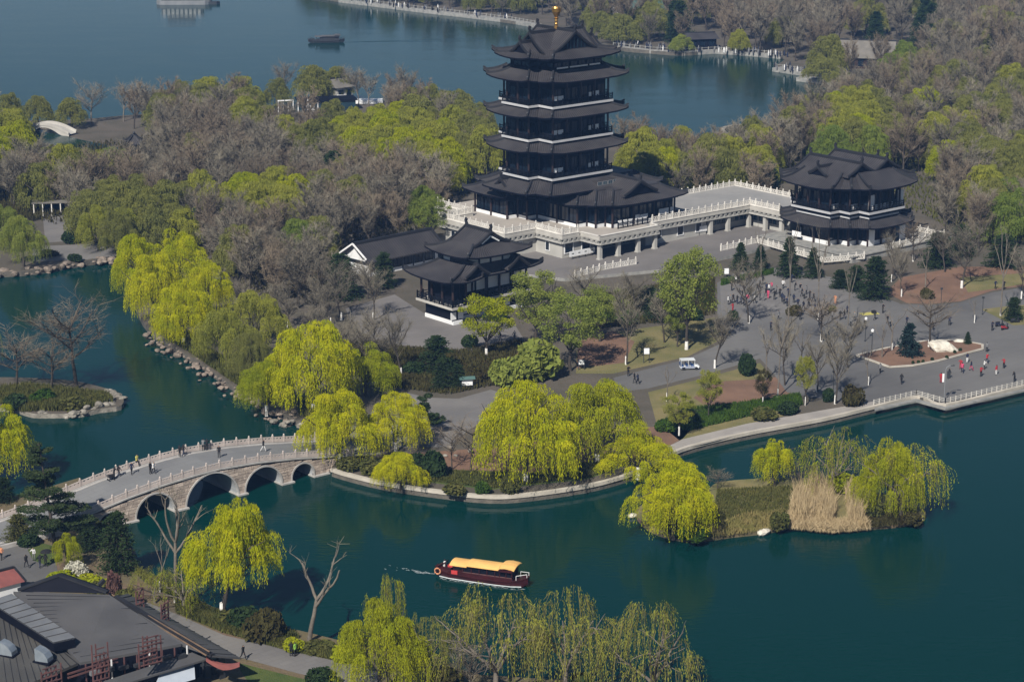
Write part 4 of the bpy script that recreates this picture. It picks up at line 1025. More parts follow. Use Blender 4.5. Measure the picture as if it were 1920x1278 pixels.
# second roof to the left with its raised pale monitor and brown trim
sA, sB, sC, sD = rl((-59.07,227.37), 7.4), rl((-52.65,221.1), 7.0), rl((-44.15,212.16), 6.0), rl((-52.87,200.55), 6.0)
quad_roof('side_roof', [sD, sC, rl((-47.57,215.82), 6.5), rl((-59.26,228.21), 7.5)], 'seam_roof', .3, 0)
q0, q1, q2, q3 = [Vector(p) for p in (sD, sC, rl((-47.57,215.82), 6.5), rl((-59.26,228.21), 7.5))]
for k in range(16):
    f = (k+.5)/16; a = q0.lerp(q3, f); b = q1.lerp(q2, f); a2 = q0.lerp(q1, f); b2 = q3.lerp(q2, f)
    MB().beam(a2+Vector((0, 0, .04)), b2+Vector((0, 0, .04)), .06, .08).build('roof_seam', 'ridge_tile', rest)
m0, m1, m2, m3 = rl((-55.4,221.73), 8.8), rl((-46.95,213.03), 7.8), rl((-44.95,214.29), 7.8), rl((-53.48,223.86), 8.8)
mo = quad_roof('monitor_roof', [m1, m2, m3, m0], 'pale_metal', .18, 8, 'grey_roof')
mw = MB(); mw.add([m0, m1, (m1[0], m1[1], m1[2]-1.1), (m0[0], m0[1], m0[2]-1.1), m2, (m2[0], m2[1], m2[2]-1.1)], [(0, 1, 2, 3), (1, 4, 5, 2)])
mw.build('monitor_wall', 'dark_timber', rest)
MB().beam(Vector(rl((-55.26,223.18), 7.1)), Vector(rl((-48.32,215.68), 6.75)), .5, .22).build('brown_trim', 'tan_wood', rest)
def cowl(px):
    mb = MB(); pf = [(-.8, 0), (.7, 0), (.65, .45), (.3, .95), (-.2, 1.25), (-.8, 1.4)]
    mb.add([(x, -.55, z) for x, z in pf]+[(x, .55, z) for x, z in pf], [(5, 4, 3, 2, 1, 0), (6, 7, 8, 9, 10, 11)]+[(i, i+1, 7+i, 6+i) for i in range(5)]); mb.add([(-.8, -.55, 0), (-.8, .55, 0), (-.8, .55, 1.4), (-.8, -.55, 1.4)], [(0, 1, 2, 3)], 1)
    o = mb.build('roof_vent', ['bright_metal', 'dark_timber'], rest, px, math.radians(-60)); MB().box(-1, .9, -.7, .7, -.25, .06).build('vent_curb', 'dark_timber', o)
cowl(rl((-51.53,212.87), 6.55)); cowl(rl((-47.62,211.58), 6.4))
# gabled roof end seen beyond the main roof
ga, gb_, gc = rl((-52.93,224.72), 8.7), rl((-48.6,225.78), 10.0), rl((-43.21,224.11), 8.7)
gg = MB(); dv = Vector((.7, .9, 0)); gg.add([ga, gb_, gc]+[tuple(Vector(p)+dv) for p in (ga, gb_, gc)], [(0, 1, 2), (5, 4, 3), (0, 3, 4, 1), (1, 4, 5, 2)]); gg.build('gable_wall', 'dark_timber', rest)
for p, q in ((ga, gb_), (gb_, gc)): MB().beam(Vector(p)+Vector((0, .2, .12)), Vector(q)+Vector((0, .2, .12)), .6, .18).build('verge', 'ridge_tile', rest)
MB().beam(rl((-44.36,225.2), 9.2), rl((-43.84,225.64), 9.7), .35, .4).build('ridge_ornament', 'ridge_tile', rest)
# covered corridor along the right edge: ridge, lakeside slope, red curved end
c0, c1 = rl((-42.49,224.44), 8.2), rl((-30.98,214.72), 5.6)
d0, d1 = rl((-42.16,229.88), 6.4), rl((-28.44,217.19), 4.3)
quad_roof('corridor_roof', [c0, c1, d1, d0], 'grey_roof', .2, 0)
for k in range(14):
    f = (k+.5)/14; a = Vector(c0).lerp(Vector(c1), f); b = Vector(d0).lerp(Vector(d1), f)
    MB().beam(a+Vector((0, 0, .03)), b+Vector((0, 0, .03)), .09, .08).build('tile_row', 'ridge_tile', rest)
e0, e1 = rl((-43.36,225.33), 7.6), rl((-34.31,216.58), 6.0)
quad_roof('corridor_roof', [e0, e1, c1, c0], 'grey_roof', .2, 0)
MB().beam(c0, c1, .5, .35).build('ridge', 'ridge_tile', rest)
for k in range(3): MB().beam(Vector(e0)+Vector((0, 0, .3+k*.2)), Vector(c1)+Vector((-.7+k*.2, 0, .2+k*.15)), .12, .1).build('ridge_pipe', ['tan_wood', 'ridge_tile', 'tan_wood'][k], rest)
re = MB(); A0, A1 = Vector(rl((-31.73,215.29), 5.0)), Vector(rl((-28.21,214.84), 4.6)); n = 8; vs = []
for k in range(n+1):
    t = k/n; p = A0.lerp(A1, t); sag = -.45*(1-(2*t-1)**2); vs += [tuple(p+Vector((0, 0, sag+.05))), tuple(p+Vector((0, 0, sag-.55+.25*abs(2*t-1))))]
vs2 = [(x+.3, y+.35, z) for x, y, z in vs]; k2 = len(vs)
re.add(vs+vs2, [(2*i, 2*i+1, 2*i+3, 2*i+2) for i in range(n)]+[(k2+2*i+2, k2+2*i+3, k2+2*i+1, k2+2*i) for i in range(n)]+[(2*i, 2*i+2, k2+2*i+2, k2+2*i) for i in range(n)])
re.build('red_eave_board', 'red_wall', rest)
# front gallery with lower roof band, white awning, dark recess
g0, g1, g2, g3 = rl((-42.26,207.4), 4.6), rl((-31.76,216.21), 4.6), rl((-33.33,216.49), 5.2), rl((-41.21,209.18), 5.2)
quad_roof('gallery_roof', [g0, g1, g2, g3], 'grey_roof', .2, 0)
MB().prism([rl((-41.55,212.21), 0)[:2], rl((-33.18,219.89), 0)[:2], rC[:2], rD[:2]], 0, 3.6).build('gallery_floor', 'dark_timber', rest)
for k in range(9):
    f = k/8; a = Vector(rD).lerp(Vector(rC), f); MB().box(-.06, .06, -.06, .06, -2.4, .0).build('gallery_post', 'white_paint' if k % 3 == 2 else 'red_frame', rest, a+Vector((.3, -.6, -.1)))
for k in range(7):
    f = (k+.5)/7; a = Vector(rD).lerp(Vector(rC), f)+Vector((.2, -1.0, -1.2)); MB().box(-.5, .5, -.2, .2, 0, R.uniform(.3, .9)).build('planter', R.choice(['tan_wood', 'lamp_metal', 'pale_metal']), rest, a)
for dz in (-.4, -.8): MB().beam(Vector(rD)+Vector((-2, -1.0, dz)), Vector(rD)+Vector((5, -.8, dz+.1)), .18, .16).build('brown_beam', 'red_frame', rest)
MB().box(0, 1, 0, 1, 0, 1)
aw = MB(); a0, a1, a2, a3 = rl((-36.66,210.59), 3.4), rl((-32.69,213.77), 3.4), rl((-33.12,216.31), 4.2), rl((-36.22,213.3), 4.2)
aw.add([a0, a1, a2, a3], [(0, 1, 2, 3)]); aw.build('awning', 'pale_awning', rest)
for (p, hh) in ((rl((-33.37,220.58), 1.0), 2.6), (rl((-32.35,219.75), 1.0), 2.2), (rl((-31.67,220.58), 1.0), 1.8), (rl((-30.79,219.47), 1.0), 2.4)):
    MB().box(-.35, .35, -.3, .3, 0, hh).box(-.5, .5, -.45, .45, hh*.55, hh*.65).build('stone_block', 'lamp_metal', rest, p)
# red lattice signs standing on the roofs
def lattice_sign(px, w_, h_, label, seed, tilt=0.0, rows=6, cols=4):
    rr = random.Random(seed); o = empty('lattice_sign', px, SITE + tilt, label, 'sign', 'red lattice signs on the lower-left roofs')
    for i in range(cols+1):
        x = -w_/2+w_*i/cols
        MB().box(x-.06, x+.06, -.06, .06, 0, h_*rr.uniform(.75, 1.05)).build('upright', 'red_frame', o)
    for k in range(rows):
        z = h_*(k+.7)/rows*.95; a = -w_/2*rr.uniform(.5, 1.1); b = w_/2*rr.uniform(.5, 1.1)
        MB().beam((a, -.09, z), (b, -.09, z+rr.uniform(-.1, .1)), .1, .11).build('crossbar', 'red_frame', o)
    for k in range(3):
        x = rr.uniform(-w_/2, w_/2*.5); z = rr.uniform(.2, h_*.7)
        MB().beam((x, .08, z), (x+w_*.35, .08, z+h_*.25), .09, .1).build('brace', 'red_frame', o)
lattice_sign((*(-36.79,211.23), 6.0), 2.6, 3.4, 'broad red lattice sign on the eave of the grey roof by its right corner', 1, rows=8, cols=5)
lattice_sign((*(-41.48,209.18), 5.0), 1.8, 4.2, 'tall red lattice sign in front of the grey roof, second from the left', 2)
lattice_sign((*(-45.92,206.58), 5.0), 2.2, 3.2, 'low red lattice sign at the bottom edge below the two metal roof vents', 3)
lattice_sign((*(-39.98,224.76), 6.4), .9, 2.9, 'slim red lattice sign on the corridor ridge beside the weeping willow', 4, rows=5, cols=2)
lattice_sign((*(-36.95,222.34), 5.9), 1.1, 2.6, 'leaning red lattice sign on the corridor ridge just above the broad one', 5, .3, rows=6, cols=2)
# little red-roofed shop at the left edge
rs = empty('red_kiosk', (*(-58.81,242.44), 1.0), SITE, 'small kiosk with pink-red roof at the left edge of the picture', 'kiosk')
rs.scale = (.8, .8, .8)
MB().box(-2.2, 1.7, -2.0, 2.0, 0, 2.6).build('wall', 'white_paint', rs)
kr = MB(); kr.add([(-2.8, -2.4, 2.5), (2.3, -2.4, 2.5), (1.9, .2, 4.0), (-2.8, .2, 4.0), (2.3, 2.4, 2.6), (-2.8, 2.4, 2.6)], [(0, 1, 2, 3), (3, 2, 4, 5), (1, 4, 2)]); kr.build('roof', 'red_wall', rs)
MB().beam((-2.8, .2, 4.05), (1.9, .2, 4.05), .4, .3).beam((1.9, .2, 4.05), (2.35, -2.4, 2.55), .3, .25).build('ridge', 'ridge_tile', rs)

# ------------------------------------------------------------------ waterfront railing, lamp posts, signs, cart
wf = empty('waterfront_railing', (0, 0, 0), 0, 'pale grey railing along the plaza edge above the water', 'railing')
wl = [(*p, 1.02) for p in [(53.69,318.26),(60.88,323.22),(64.45,319.08),(78.83,329.18)]]
for a, b in zip(wl, wl[1:]):
    a, b = Vector(a), Vector(b); L = (b-a).length; k = round(L/1.1)
    for z in (.3, .55, .8): MB().beam(a+Vector((0, 0, z)), b+Vector((0, 0, z)), .06, .07).build('rail', 'cornice_stone', wf)
    for j in range(k+1): MB().box(-.07, .07, -.06, .06, 0, .92).build('post', 'cornice_stone', wf, a.lerp(b, j/k))
MB().prism([(53.68,317.18),(60.64,321.83),(64.2,317.72),(78.92,327.74),(78.73,326.89),(64.0,316.64),(60.45,320.72),(53.51,316.1)], .75, 1.016).build('coping', 'old_stone', wf)
yr = empty('yard_railing', (0, 0, 0), 0, 'white marble railing along the front edge of the grey yard below the podium', 'railing')
balustrade(yr, [(*p, 1.6) for p in [(11.45,396.13),(17.23,402.38),(23.07,406.64)]], 1.8)
balustrade(yr, [(*p, 1.6) for p in [(39.98,417.69),(47.64,424.59),(52.01,417.69),(58.35,407.94),(66.29,411.0)]], 1.8)
def lamp_post(p, h, label, kind='ball'):
    o = empty('street_lamp', (*p, 1.0), 0, label, 'street lamp', 'lamp posts of the plaza')
    MB().lathe([(.12, 0), (.12, .3), (.06, .4), (.05, h-.4)], 8).build('pole', 'lamp_metal' if kind != 'arm' else 'grey_metal', o)
    if kind == 'ball': MB().lathe([(.1, h-.4), (.24, h-.3), (.26, h), (.05, h+.15)], 8).build('lamp_head', 'white_paint', o)
    elif kind == 'arm':
        MB().tube([(0, 0, h-.4), (.1, 0, h), (.5, 0, h+.35), (1.0, 0, h+.4)], .06, 6).build('arm', 'grey_metal', o); MB().box(.7, 1.3, -.12, .12, h+.3, h+.42).build('lamp_head', 'lamp_metal', o)
        MB().box(.25, .75, -.03, .03, h-1.6, h-.5).build('panel', 'lamp_metal', o); MB().box(-.45, -.15, -.03, .03, h-2.2, h-.9).build('banner', 'white_paint', o)
    else: MB().box(-.2, .2, -.12, .12, h-.5, h-.2).build('lamp_head', 'lamp_metal', o)
lamp_post((64.55,320.44), 5.2, 'curved-arm lamp post at the corner of the waterfront railing', 'arm')
lamp_post((74.52,377.05), 3.6, 'dark lamp post on the red soil at the plaza\'s upper edge', 'box')
lamp_post((80.63,371.55), 3.4, 'dark lamp post beside the grass patch at the right', 'box')
lamp_post((57.54,345.19), 4.4, 'white-globed lamp post at the left tip of the rock planter')
lamp_post((57.89,354.24), 4.0, 'white-globed lamp post behind the left tip of the rock planter')
lamp_post((48.43,323.78), 4.0, 'dark lamp post near the round clipped shrub by the water', 'box')
def board(p, w_, h_, label, rz=0, mat='white_paint', roof=False, z0=1.0, leg=.6):
    o = empty('notice_board', (*p, z0), rz, label, 'notice board')
    for x in (-w_/2+.06, w_/2-.06): MB().box(x-.05, x+.05, -.05, .05, 0, leg+h_).build('leg', 'lamp_metal', o)
    MB().box(-w_/2, w_/2, -.06, .06, leg, leg+h_).build('board_frame', 'lamp_metal', o)
    MB().box(-w_/2+.08, w_/2-.08, -.09, -.05, leg+.08, leg+h_-.08).build('panel', mat, o)
    if roof:
        m = MB(); m.add([(-w_/2-.3, -.5, leg+h_), (w_/2+.3, -.5, leg+h_), (w_/2+.3, 0, leg+h_+.4), (-w_/2-.3, 0, leg+h_+.4), (w_/2+.3, .5, leg+h_), (-w_/2-.3, .5, leg+h_)], [(0, 1, 2, 3), (3, 2, 4, 5), (0, 3, 5), (1, 4, 2)]); m.build('roof', 'jade_roof', o)
board((-6.81,326.6), 1.8, 1.1, 'roofed notice board beside the round shrubs and grey path', .2, roof=True)
board((10.87,337.46), 1.0, .9, 'small white sign on legs at the edge of the dry lawn', .1, leg=.8)
board((21.3,341.44), 1.0, 1.1, 'white sign on a single dark post near the electric cart', .1, leg=1.4)
board((37.66,431.71), 2.2, 1.3, 'glazed notice board in front of the podium colonnade', SITE, z0=1.6)
board((39.25,398.6), 1.0, 1.2, 'white panel standing by the hedge above the pink paving', .1)
db = empty('display_boards', (*(13.3,412.32), 1.6), SITE, 'row of low white display boards in front of the podium wall', 'display board')
for i in range(4):
    MB().box(-3.2+i*1.6, -1.7+i*1.6, -.06, .06, .5, 1.5).build('panel', 'white_paint', db); MB().box(-2.5+i*1.6, -2.4+i*1.6, -.05, .05, 0, .5).build('leg', 'lamp_metal', db)
    MB().box(-2.7+i*1.6, -2.2+i*1.6, -.08, -.061, .95, 1.12).build('printed_panel', 'lamp_metal', db)
bn = empty('bench', (*(30.19,431.71), 1.6), SITE, 'dark bench with white seat against the podium wall', 'bench')
MB().box(-1.2, 1.2, -.3, .3, .4, .55).build('seat', 'white_paint', bn); MB().box(-1.2, 1.2, .22, .3, .55, 1.3).build('backrest', 'lamp_metal', bn)
for x in (-1.0, 1.0): MB().box(x-.06, x+.06, -.28, .28, 0, .4).build('leg', 'lamp_metal', bn)
cart = empty('electric_cart', (*(27.78,337.77), 1.016), math.radians(8), 'white open-sided electric cart driving along the grey path', 'cart')
cart.scale = (.86, .86, .86)
bd_ = MB(); pf = [(-1.7, .35), (1.7, .35), (1.75, .75), (1.25, 1.0), (.9, 1.0), (.9, .7), (-1.7, .7)]
bd_.add([(x, -.7, z) for x, z in pf]+[(x, .7, z) for x, z in pf], [tuple(range(6, -1, -1)), tuple(range(7, 14))]+[(i, (i+1) % 7, 7+(i+1) % 7, 7+i) for i in range(7)]); bd_.build('body', 'cart_paint', cart)
MB().box(-1.7, .95, -.74, .74, 1.85, 1.97).build('roof', 'cart_paint', cart)
MB().add([(1.25, -.62, 1.0), (1.25, .62, 1.0), (.95, .62, 1.85), (.95, -.62, 1.85)], [(0, 1, 2, 3)]).build('windscreen', 'glass', cart)
MB().box(-1.6, 1.0, -.71, -.7, .45, .62).box(-1.6, 1.0, .7, .71, .45, .62).build('blue_stripe', 'cart_blue', cart)
for x in (-1.4, -.4, .5): MB().box(x-.3, x+.25, -.6, .6, .7, .95).box(x-.34, x-.24, -.6, .6, .95, 1.4).build('seat', 'cart_blue', cart)
for x in (-1.65, -.3, .9):
    for y in (-.66, .66): MB().box(x-.03, x+.03, y-.03, y+.03, .7, 1.86).build('roof_post', 'cart_paint', cart)
WH = MB().tube([(0, -.1, 0), (0, .1, 0)], .3, 12).mesh('wheel', ['tyre'])
for x in (-1.15, 1.2):
    for y in (-.62, .62): part('wheel', WH, cart, (x, y, .3))
def scooter(p, rz, label, mat='lamp_metal'):
    o = empty('motor_scooter', (*p, 1.02), rz, label, 'scooter')
    for x in (-.6, .6): part('wheel', WH, o, (x, 0, .28), 0, (.9, .6, .9))
    MB().box(-.75, -.05, -.18, .18, .4, .75).build('body', mat, o); MB().box(-.05, .4, -.18, .18, .28, .38).build('footboard', mat, o)
    MB().beam((.45, 0, .35), (.55, 0, 1.05), .2, .1).beam((.5, -.35, 1.05), (.5, .35, 1.05), .05, .05).build('handlebar', 'lamp_metal', o)
    MB().box(-.72, .0, -.16, .16, .75, .85).build('seat', 'tyre', o)
scooter((81.92,363.74), .4, 'dark scooter parked first in the row beside the grass patch', 'navy_cloth'); scooter((82.38,361.66), .6, 'dark red scooter parked at the near end of the row by the grass patch', 'red_cloth'); scooter((85.05,366.19), .2, 'black scooter parked farther right at the grass patch')

# ------------------------------------------------------------------ far houses and shore
def small_hall(p, rz, L, W, h, rh, label, name='lake_house', wall='white_paint', roof='roof_tile', cat='house', cols=0, z=1.0):
    o = empty(name, (*p, z), rz, label, cat)
    MB().box(-L, L, -W, W, 0, h).build('wall', wall, o)
    rf = MB(); e = .9
    rf.add([(-L-e, -W-e, h), (L+e, -W-e, h), (L+e*.4, 0, h+rh), (-L-e*.4, 0, h+rh), (L+e, W+e, h), (-L-e, W+e, h)], [(0, 1, 2, 3), (3, 2, 4, 5), (1, 4, 2), (0, 3, 5), (0, 5, 4, 1)]); rf.build('roof', roof, o)
    MB().beam((-L-e*.4, 0, h+rh+.1), (L+e*.4, 0, h+rh+.1), .35, .35).build('ridge', 'ridge_tile', o)
    k = max(2, round(L*2/2.6))
    for i in range(k): part('window', WINDOW, o, (-L+(i+.5)*2*L/k, -W-.03, h*.25), 0, (2*L/k*.6, 1, h*.55))
    return o
small_hall((44.98,769.63), .1, 6, 4, 4, 3.2, 'white lakeside house with green-grey gabled roof beyond the far shore', roof='jade_roof')
small_hall((35.34,791.95), .5, 4, 3, 4.5, 2.6, 'small white-gabled house left of the green-roofed one across the lake', roof='jade_roof')
small_hall((105.32,663.05), -.25, 8, 5, 3.2, 4.6, 'broad pale thatch-grey roofed hall among the trees on the right shore', wall='brown_timber', roof='thatch', cat='hall')
small_hall((59.0,703.28), .2, 4.5, 3, 3.2, 1.6, 'dark low boathouse by the promenade across the lake', wall='dark_timber', cat='boathouse')
small_hall((154.59,682.02), .1, 5, 3, 2.6, 1.6, 'low dark-roofed house at the far right edge under the bare trees', wall='old_stone')
# garden building on the left point: glazed gallery, pale gable house, dark roof
gp = empty('garden_gallery', (*(-50.63,585.9), 1.0), math.radians(14), 'long low glazed gallery with flat black roof on the wooded point', 'gallery')
MB().box(-11.5, 9, -3.2, 3.2, 0, 2.6).build('wall', 'teal_glass', gp)
MB().box(-6, 9.5, -3.7, 3.7, 2.6, 2.9).build('flat_roof', 'dark_timber', gp)
for i in range(9): MB().box(-11.5+i*1.3-.1, -11.5+i*1.3+.1, -3.5, -3.25, 0, 2.6 if i % 3 else 3.4).build('post', 'white_paint', gp)
for x in (-10.8, -8.8): MB().box(x-.9, x+.9, -3.6, -3.4, 3.1, 3.4).build('white_beam', 'white_paint', gp)
for x, wd in ((-4.2, .8), (-2.6, 1.2), (2, .5)): MB().box(x-wd/2, x+wd/2, -3.45, -3.22, .4, 1.7).build('white_panel', 'white_paint', gp)
small_hall((-46.53,602.62), .7, 2.6, 2.2, 3.6, 2.2, 'small pale gable-ended cottage behind the glazed gallery', wall='wall_stone', roof='thatch', cat='cottage')
small_hall((-51.3,606.25), .15, 3.6, 2.6, 3.4, 1.8, 'dark-roofed pavilion at the back of the wooded point', wall='old_stone')
tm = empty('white_terrace', (*(-42.2,596.35), 1.0), .05, 'low white walled terrace at the tip of the wooded point', 'terrace')
MB().box(-4.5, 7.5, -1.6, 1.6, 0, .9).build('wall', 'white_paint', tm); MB().box(-4.8, -2.2, -1.9, 1.2, .9, 2.0).build('white_box', 'white_paint', tm); MB().box(-3.8, -3.3, -1.93, -1.88, 1.1, 1.7).build('window', 'glass', tm)
# hump-backed stone bridge over the pond, little waterside kiosk, pergola, grotto
hb = empty('hump_bridge', (*(-114.86,549.64), 1.0), math.radians(-24), 'small hump-backed pale stone footbridge beside the pond at the left', 'footbridge')
hbm = MB(); n = 14
for y0, y1 in ((-1.6, 1.6),):
    for k in range(n):
        xa, xb = -7+14*k/n, -7+14*(k+1)/n; za, zb = 2.0*math.cos(xa/7*1.45)+.15, 2.0*math.cos(xb/7*1.45)+.15; ba, bb = max(0, 1.7*math.cos(xa/4.4*1.5)) if abs(xa) < 4.4 else 0, max(0, 1.7*math.cos(xb/4.4*1.5)) if abs(xb) < 4.4 else 0
        hbm.add([(xa, y0, ba), (xb, y0, bb), (xb, y1, bb), (xa, y1, ba), (xa, y0, za), (xb, y0, zb), (xb, y1, zb), (xa, y1, za)], [(0, 3, 2, 1), (4, 5, 6, 7), (0, 1, 5, 4), (2, 3, 7, 6)])
hbm.build('span', 'cornice_stone', hb)
pa = MB()
for y in (-1.6, 1.6):
    for k in range(n):
        xa, xb = -7+14*k/n, -7+14*(k+1)/n; pa.beam((xa, y, 2.0*math.cos(xa/7*1.45)+.5), (xb, y, 2.0*math.cos(xb/7*1.45)+.5), .2, .7)
pa.build('parapet', 'cornice_stone', hb)
kz = empty('waterside_kiosk', (*(-88.87,520.83), 1.0), .3, 'tiny dark pavilion with tiled cap roof at the edge of the pond', 'kiosk')
MB().box(-4, 4, -2, 2, 0, .5).build('base', 'old_stone', kz)
for x in (-1.3, 1.3):
    for y in (-1.3, 1.3): part('column', COLUMN, kz, (x, y, .5), 0, (.8, .8, 2.2))
roof_tier(kz, [(-2.3, -2.3), (2.3, -2.3), (2.3, 2.3), (-2.3, 2.3)], [(-.4, -.4), (.4, -.4), (.4, .4), (-.4, .4)], 2.7, 4.6, lift=.4, seg=6, reach=.8)
MB().lathe([(.5, 4.5), (.25, 4.8), (.35, 5.2), (.05, 5.6)], 8).build('finial', 'ridge_tile', kz)
pg = empty('pergola', (*(-95.05,453.61), 1.0), .15, 'flat-roofed white-posted pergola beside the path on the left', 'pergola')
MB().box(-4, 4, -1.5, 1.5, 2.6, 2.85).build('roof', 'thatch', pg)
for i in range(5): MB().box(-3.6+i*1.8-.1, -3.6+i*1.8+.1, -1.4, -1.2, 0, 2.6).build('post', 'white_marble', pg)
MB().box(-3.9, 3.9, 1.2, 1.4, 0, 2.6).build('back_wall', 'dark_timber', pg)
gt = empty('white_statue', (*(-94.96,481.46), 1.0), 0, 'white branching garden sculpture on a pale base among dark bushes', 'sculpture')
MB().box(-1.4, .9, -.8, .8, 0, .9).build('base', 'white_marble', gt)
for a_, h_ in ((-.5, 2.4), (0, 3.2), (.45, 2.7), (.8, 2.0)): MB().tube([(0, 0, .9), (a_*.6, 0, 1.6), (a_*1.5, .1, h_)], [.22, .2, .14], 6).build('branch', 'white_paint', gt)
jet = MB()
for pts in ([(1398,236),(1372,240),(1357,246),(1362,254)], [(1357,250),(1372,262),(1392,272)]):
    pass
jp = [[(59.77,564.64),(56.7,563.85),(53.97,560.71),(53.02,557.61)], [(52.74,556.07),(53.58,549.24),(55.94,539.65)]]
for i, line in enumerate(jp):
    m = MB()
    for a, b in zip(line, line[1:]): m.beam((*a, .3), (*b, .3), 1.1, .9)
    tag(m.build('rock_jetty', 'rock'), ['curved upper arm of the dark rock jetty in the lake', 'lower arm of the dark rock jetty reaching the shore'][i], 'jetty')
# promenades across the water: low quay walls with railings
def quay(line, label, h=1.15, wd=2.2):
    o = empty('lake_promenade', (0, 0, 0), 0, label, 'promenade')
    m = MB(); r_ = MB()
    for a, b in zip(line, line[1:]):
        m.beam((*a, h-.75), (*b, h-.75), wd, 1.5); d = math.dist(a, b); k = max(1, round(d/2.2))
        for j in range(k): x, y = a[0]+(b[0]-a[0])*j/k, a[1]+(b[1]-a[1])*j/k; r_.box(x-.12, x+.12, y-.12, y+.12, h, h+1.0)
        r_.beam((*a, h+.8), (*b, h+.8), .1, .12)
    m.build('quay_wall', 'old_stone', o); r_.build('quay_railing', 'old_stone', o)
quay([(-63.25,833.9),(-46.53,817.47),(-30.44,801.66),(-14.97,787.93),(0.0,773.2),(9.04,760.39)], 'pale quay curving along the top of the lake left of the pagoda', wd=3)
quay([(32.07,708.08),(43.31,698.44),(52.95,693.72),(63.29,698.44),(72.81,693.72),(82.92,686.75)], 'pale quay along the far shore right of the pagoda')
quay([(78.37,661.22),(86.15,652.77)], 'short stepped quay jutting out on the right shore', wd=4)
quay([(83.0,642.49),(91.26,635.47),(95.29,627.63)], 'lower landing stage on the right shore', wd=4)
pbt = empty('pedal_boat', (*(92.07,621.88), .05), .2, 'turquoise canopied pedal boat at the landing stage', 'pedal boat')
MB().prism([(-2.2, -1), (2, -1), (2.6, 0), (2, 1), (-2.2, 1)], -.1, .6).build('hull', 'white_paint', pbt); MB().box(-2, 1.8, -1, 1, 1.9, 2.05).build('canopy', 'teal_glass', pbt)
for x in (-1.8, 1.6):
    for y in (-.9, .9): MB().box(x-.05, x+.05, y-.05, y+.05, .6, 1.9).build('post', 'white_paint', pbt)
# crowds on the far promenades: specks that read as one mass
cr = MB(); R = random.Random(21)
for line, n in (([(-58.92,828.72),(-42.3,810.73),(-26.46,796.57),(0.0,772.53)], 70), ([(33.63,705.72),(52.84,692.5),(72.54,691.32),(82.99,682.02)], 90), ([(78.76,656.6),(86.13,649.22),(94.56,627.03)], 50)):
    for i in range(n):
        k = R.randrange(len(line)-1); t = R.random(); x = line[k][0]+(line[k+1][0]-line[k][0])*t+R.gauss(0, 1.5); y = line[k][1]+(line[k+1][1]-line[k][1])*t+abs(R.gauss(2, 3))
        cr.tube([(x, y, 1.0), (x, y, 1.9), (x, y, 2.35), (x, y, 2.7)], [.2, .3, .16, .1], 5, R.randrange(5))
tag(cr.build('crowd', ['white_cloth', 'navy_cloth', 'grey_cloth', 'black_cloth', 'grey_cloth']), 'tiny crowd of visitors strung along the far promenades', 'crowd', kind='stuff')

# ------------------------------------------------------------------ vegetation builders
def leaf_quads(C, D, l, w, rng):
    """diamond leaves centred at C along unit directions D"""
    n = len(C); rv = rng.normal(size=(n, 3)); S = np.cross(D, rv); S /= np.linalg.norm(S, axis=1)[:, None] + 1e-9
    l = np.broadcast_to(np.asarray(l, float), (n,))[:, None]; w = np.broadcast_to(np.asarray(w, float), (n,))[:, None]
    v = np.stack([C - D*l, C + S*w, C + D*l, C - S*w], axis=1).reshape(-1, 3)
    return v, np.arange(n*4).reshape(-1, 4)
def join(parts):
    V, Q, Mi, o = [], [], [], 0
    for v, q, m in parts:
        V.append(v); Q.append(q + o); Mi.append(np.full(len(q), m)); o += len(v)
    return np.concatenate(V), np.concatenate(Q), np.concatenate(Mi)
def np_tubes(lines, n=5):
    """list of (points, radii) -> quads"""
    V, Q, o = [], [], 0
    for pts, rad in lines:
        pts = np.asarray(pts, float); k = len(pts)
        d = np.gradient(pts, axis=0); d /= np.linalg.norm(d, axis=1)[:, None] + 1e-9
        ref = np.array([1., 0, 0]) if abs(d[0][0]) < .8 else np.array([0, 1., 0])
        a = np.cross(d, ref); a /= np.linalg.norm(a, axis=1)[:, None] + 1e-9; b = np.cross(d, a)
        t = np.linspace(0, 2*np.pi, n, endpoint=False)
        ring = pts[:, None, :] + (a[:, None, :]*np.cos(t)[None, :, None] + b[:, None, :]*np.sin(t)[None, :, None])*np.asarray(rad, float)[:, None, None]
        V.append(ring.reshape(-1, 3))
        i, j = np.meshgrid(np.arange(k-1), np.arange(n), indexing='ij'); i, j = i.ravel(), j.ravel(); j2 = (j+1) % n
        Q.append(np.stack([i*n+j, i*n+j2, (i+1)*n+j2, (i+1)*n+j], axis=1)+o); o += k*n
    return np.concatenate(V), np.concatenate(Q)
def curve3(p, d, L, rng, k=6, up=0.0, wob=.12):
    p, d = np.array(p, float), np.array(d, float); d /= np.linalg.norm(d); out = [p.copy()]
    for i in range(k):
        d = d + rng.normal(size=3)*wob + np.array([0, 0, up]); d /= np.linalg.norm(d); p = p + d*L/k; out.append(p.copy())
    return np.array(out)
def ribbons(P0, P1, w, rng):
    D = P1-P0; rv = rng.normal(size=P0.shape); S = np.cross(D, rv); S /= np.linalg.norm(S, axis=1)[:, None]+1e-9
    w = np.broadcast_to(np.asarray(w, float), (len(P0),))[:, None]
    v = np.stack([P0-S*w, P0+S*w, P1+S*w*.5, P1-S*w*.5], axis=1).reshape(-1, 3)
    return v, np.arange(len(P0)*4).reshape(-1, 4)

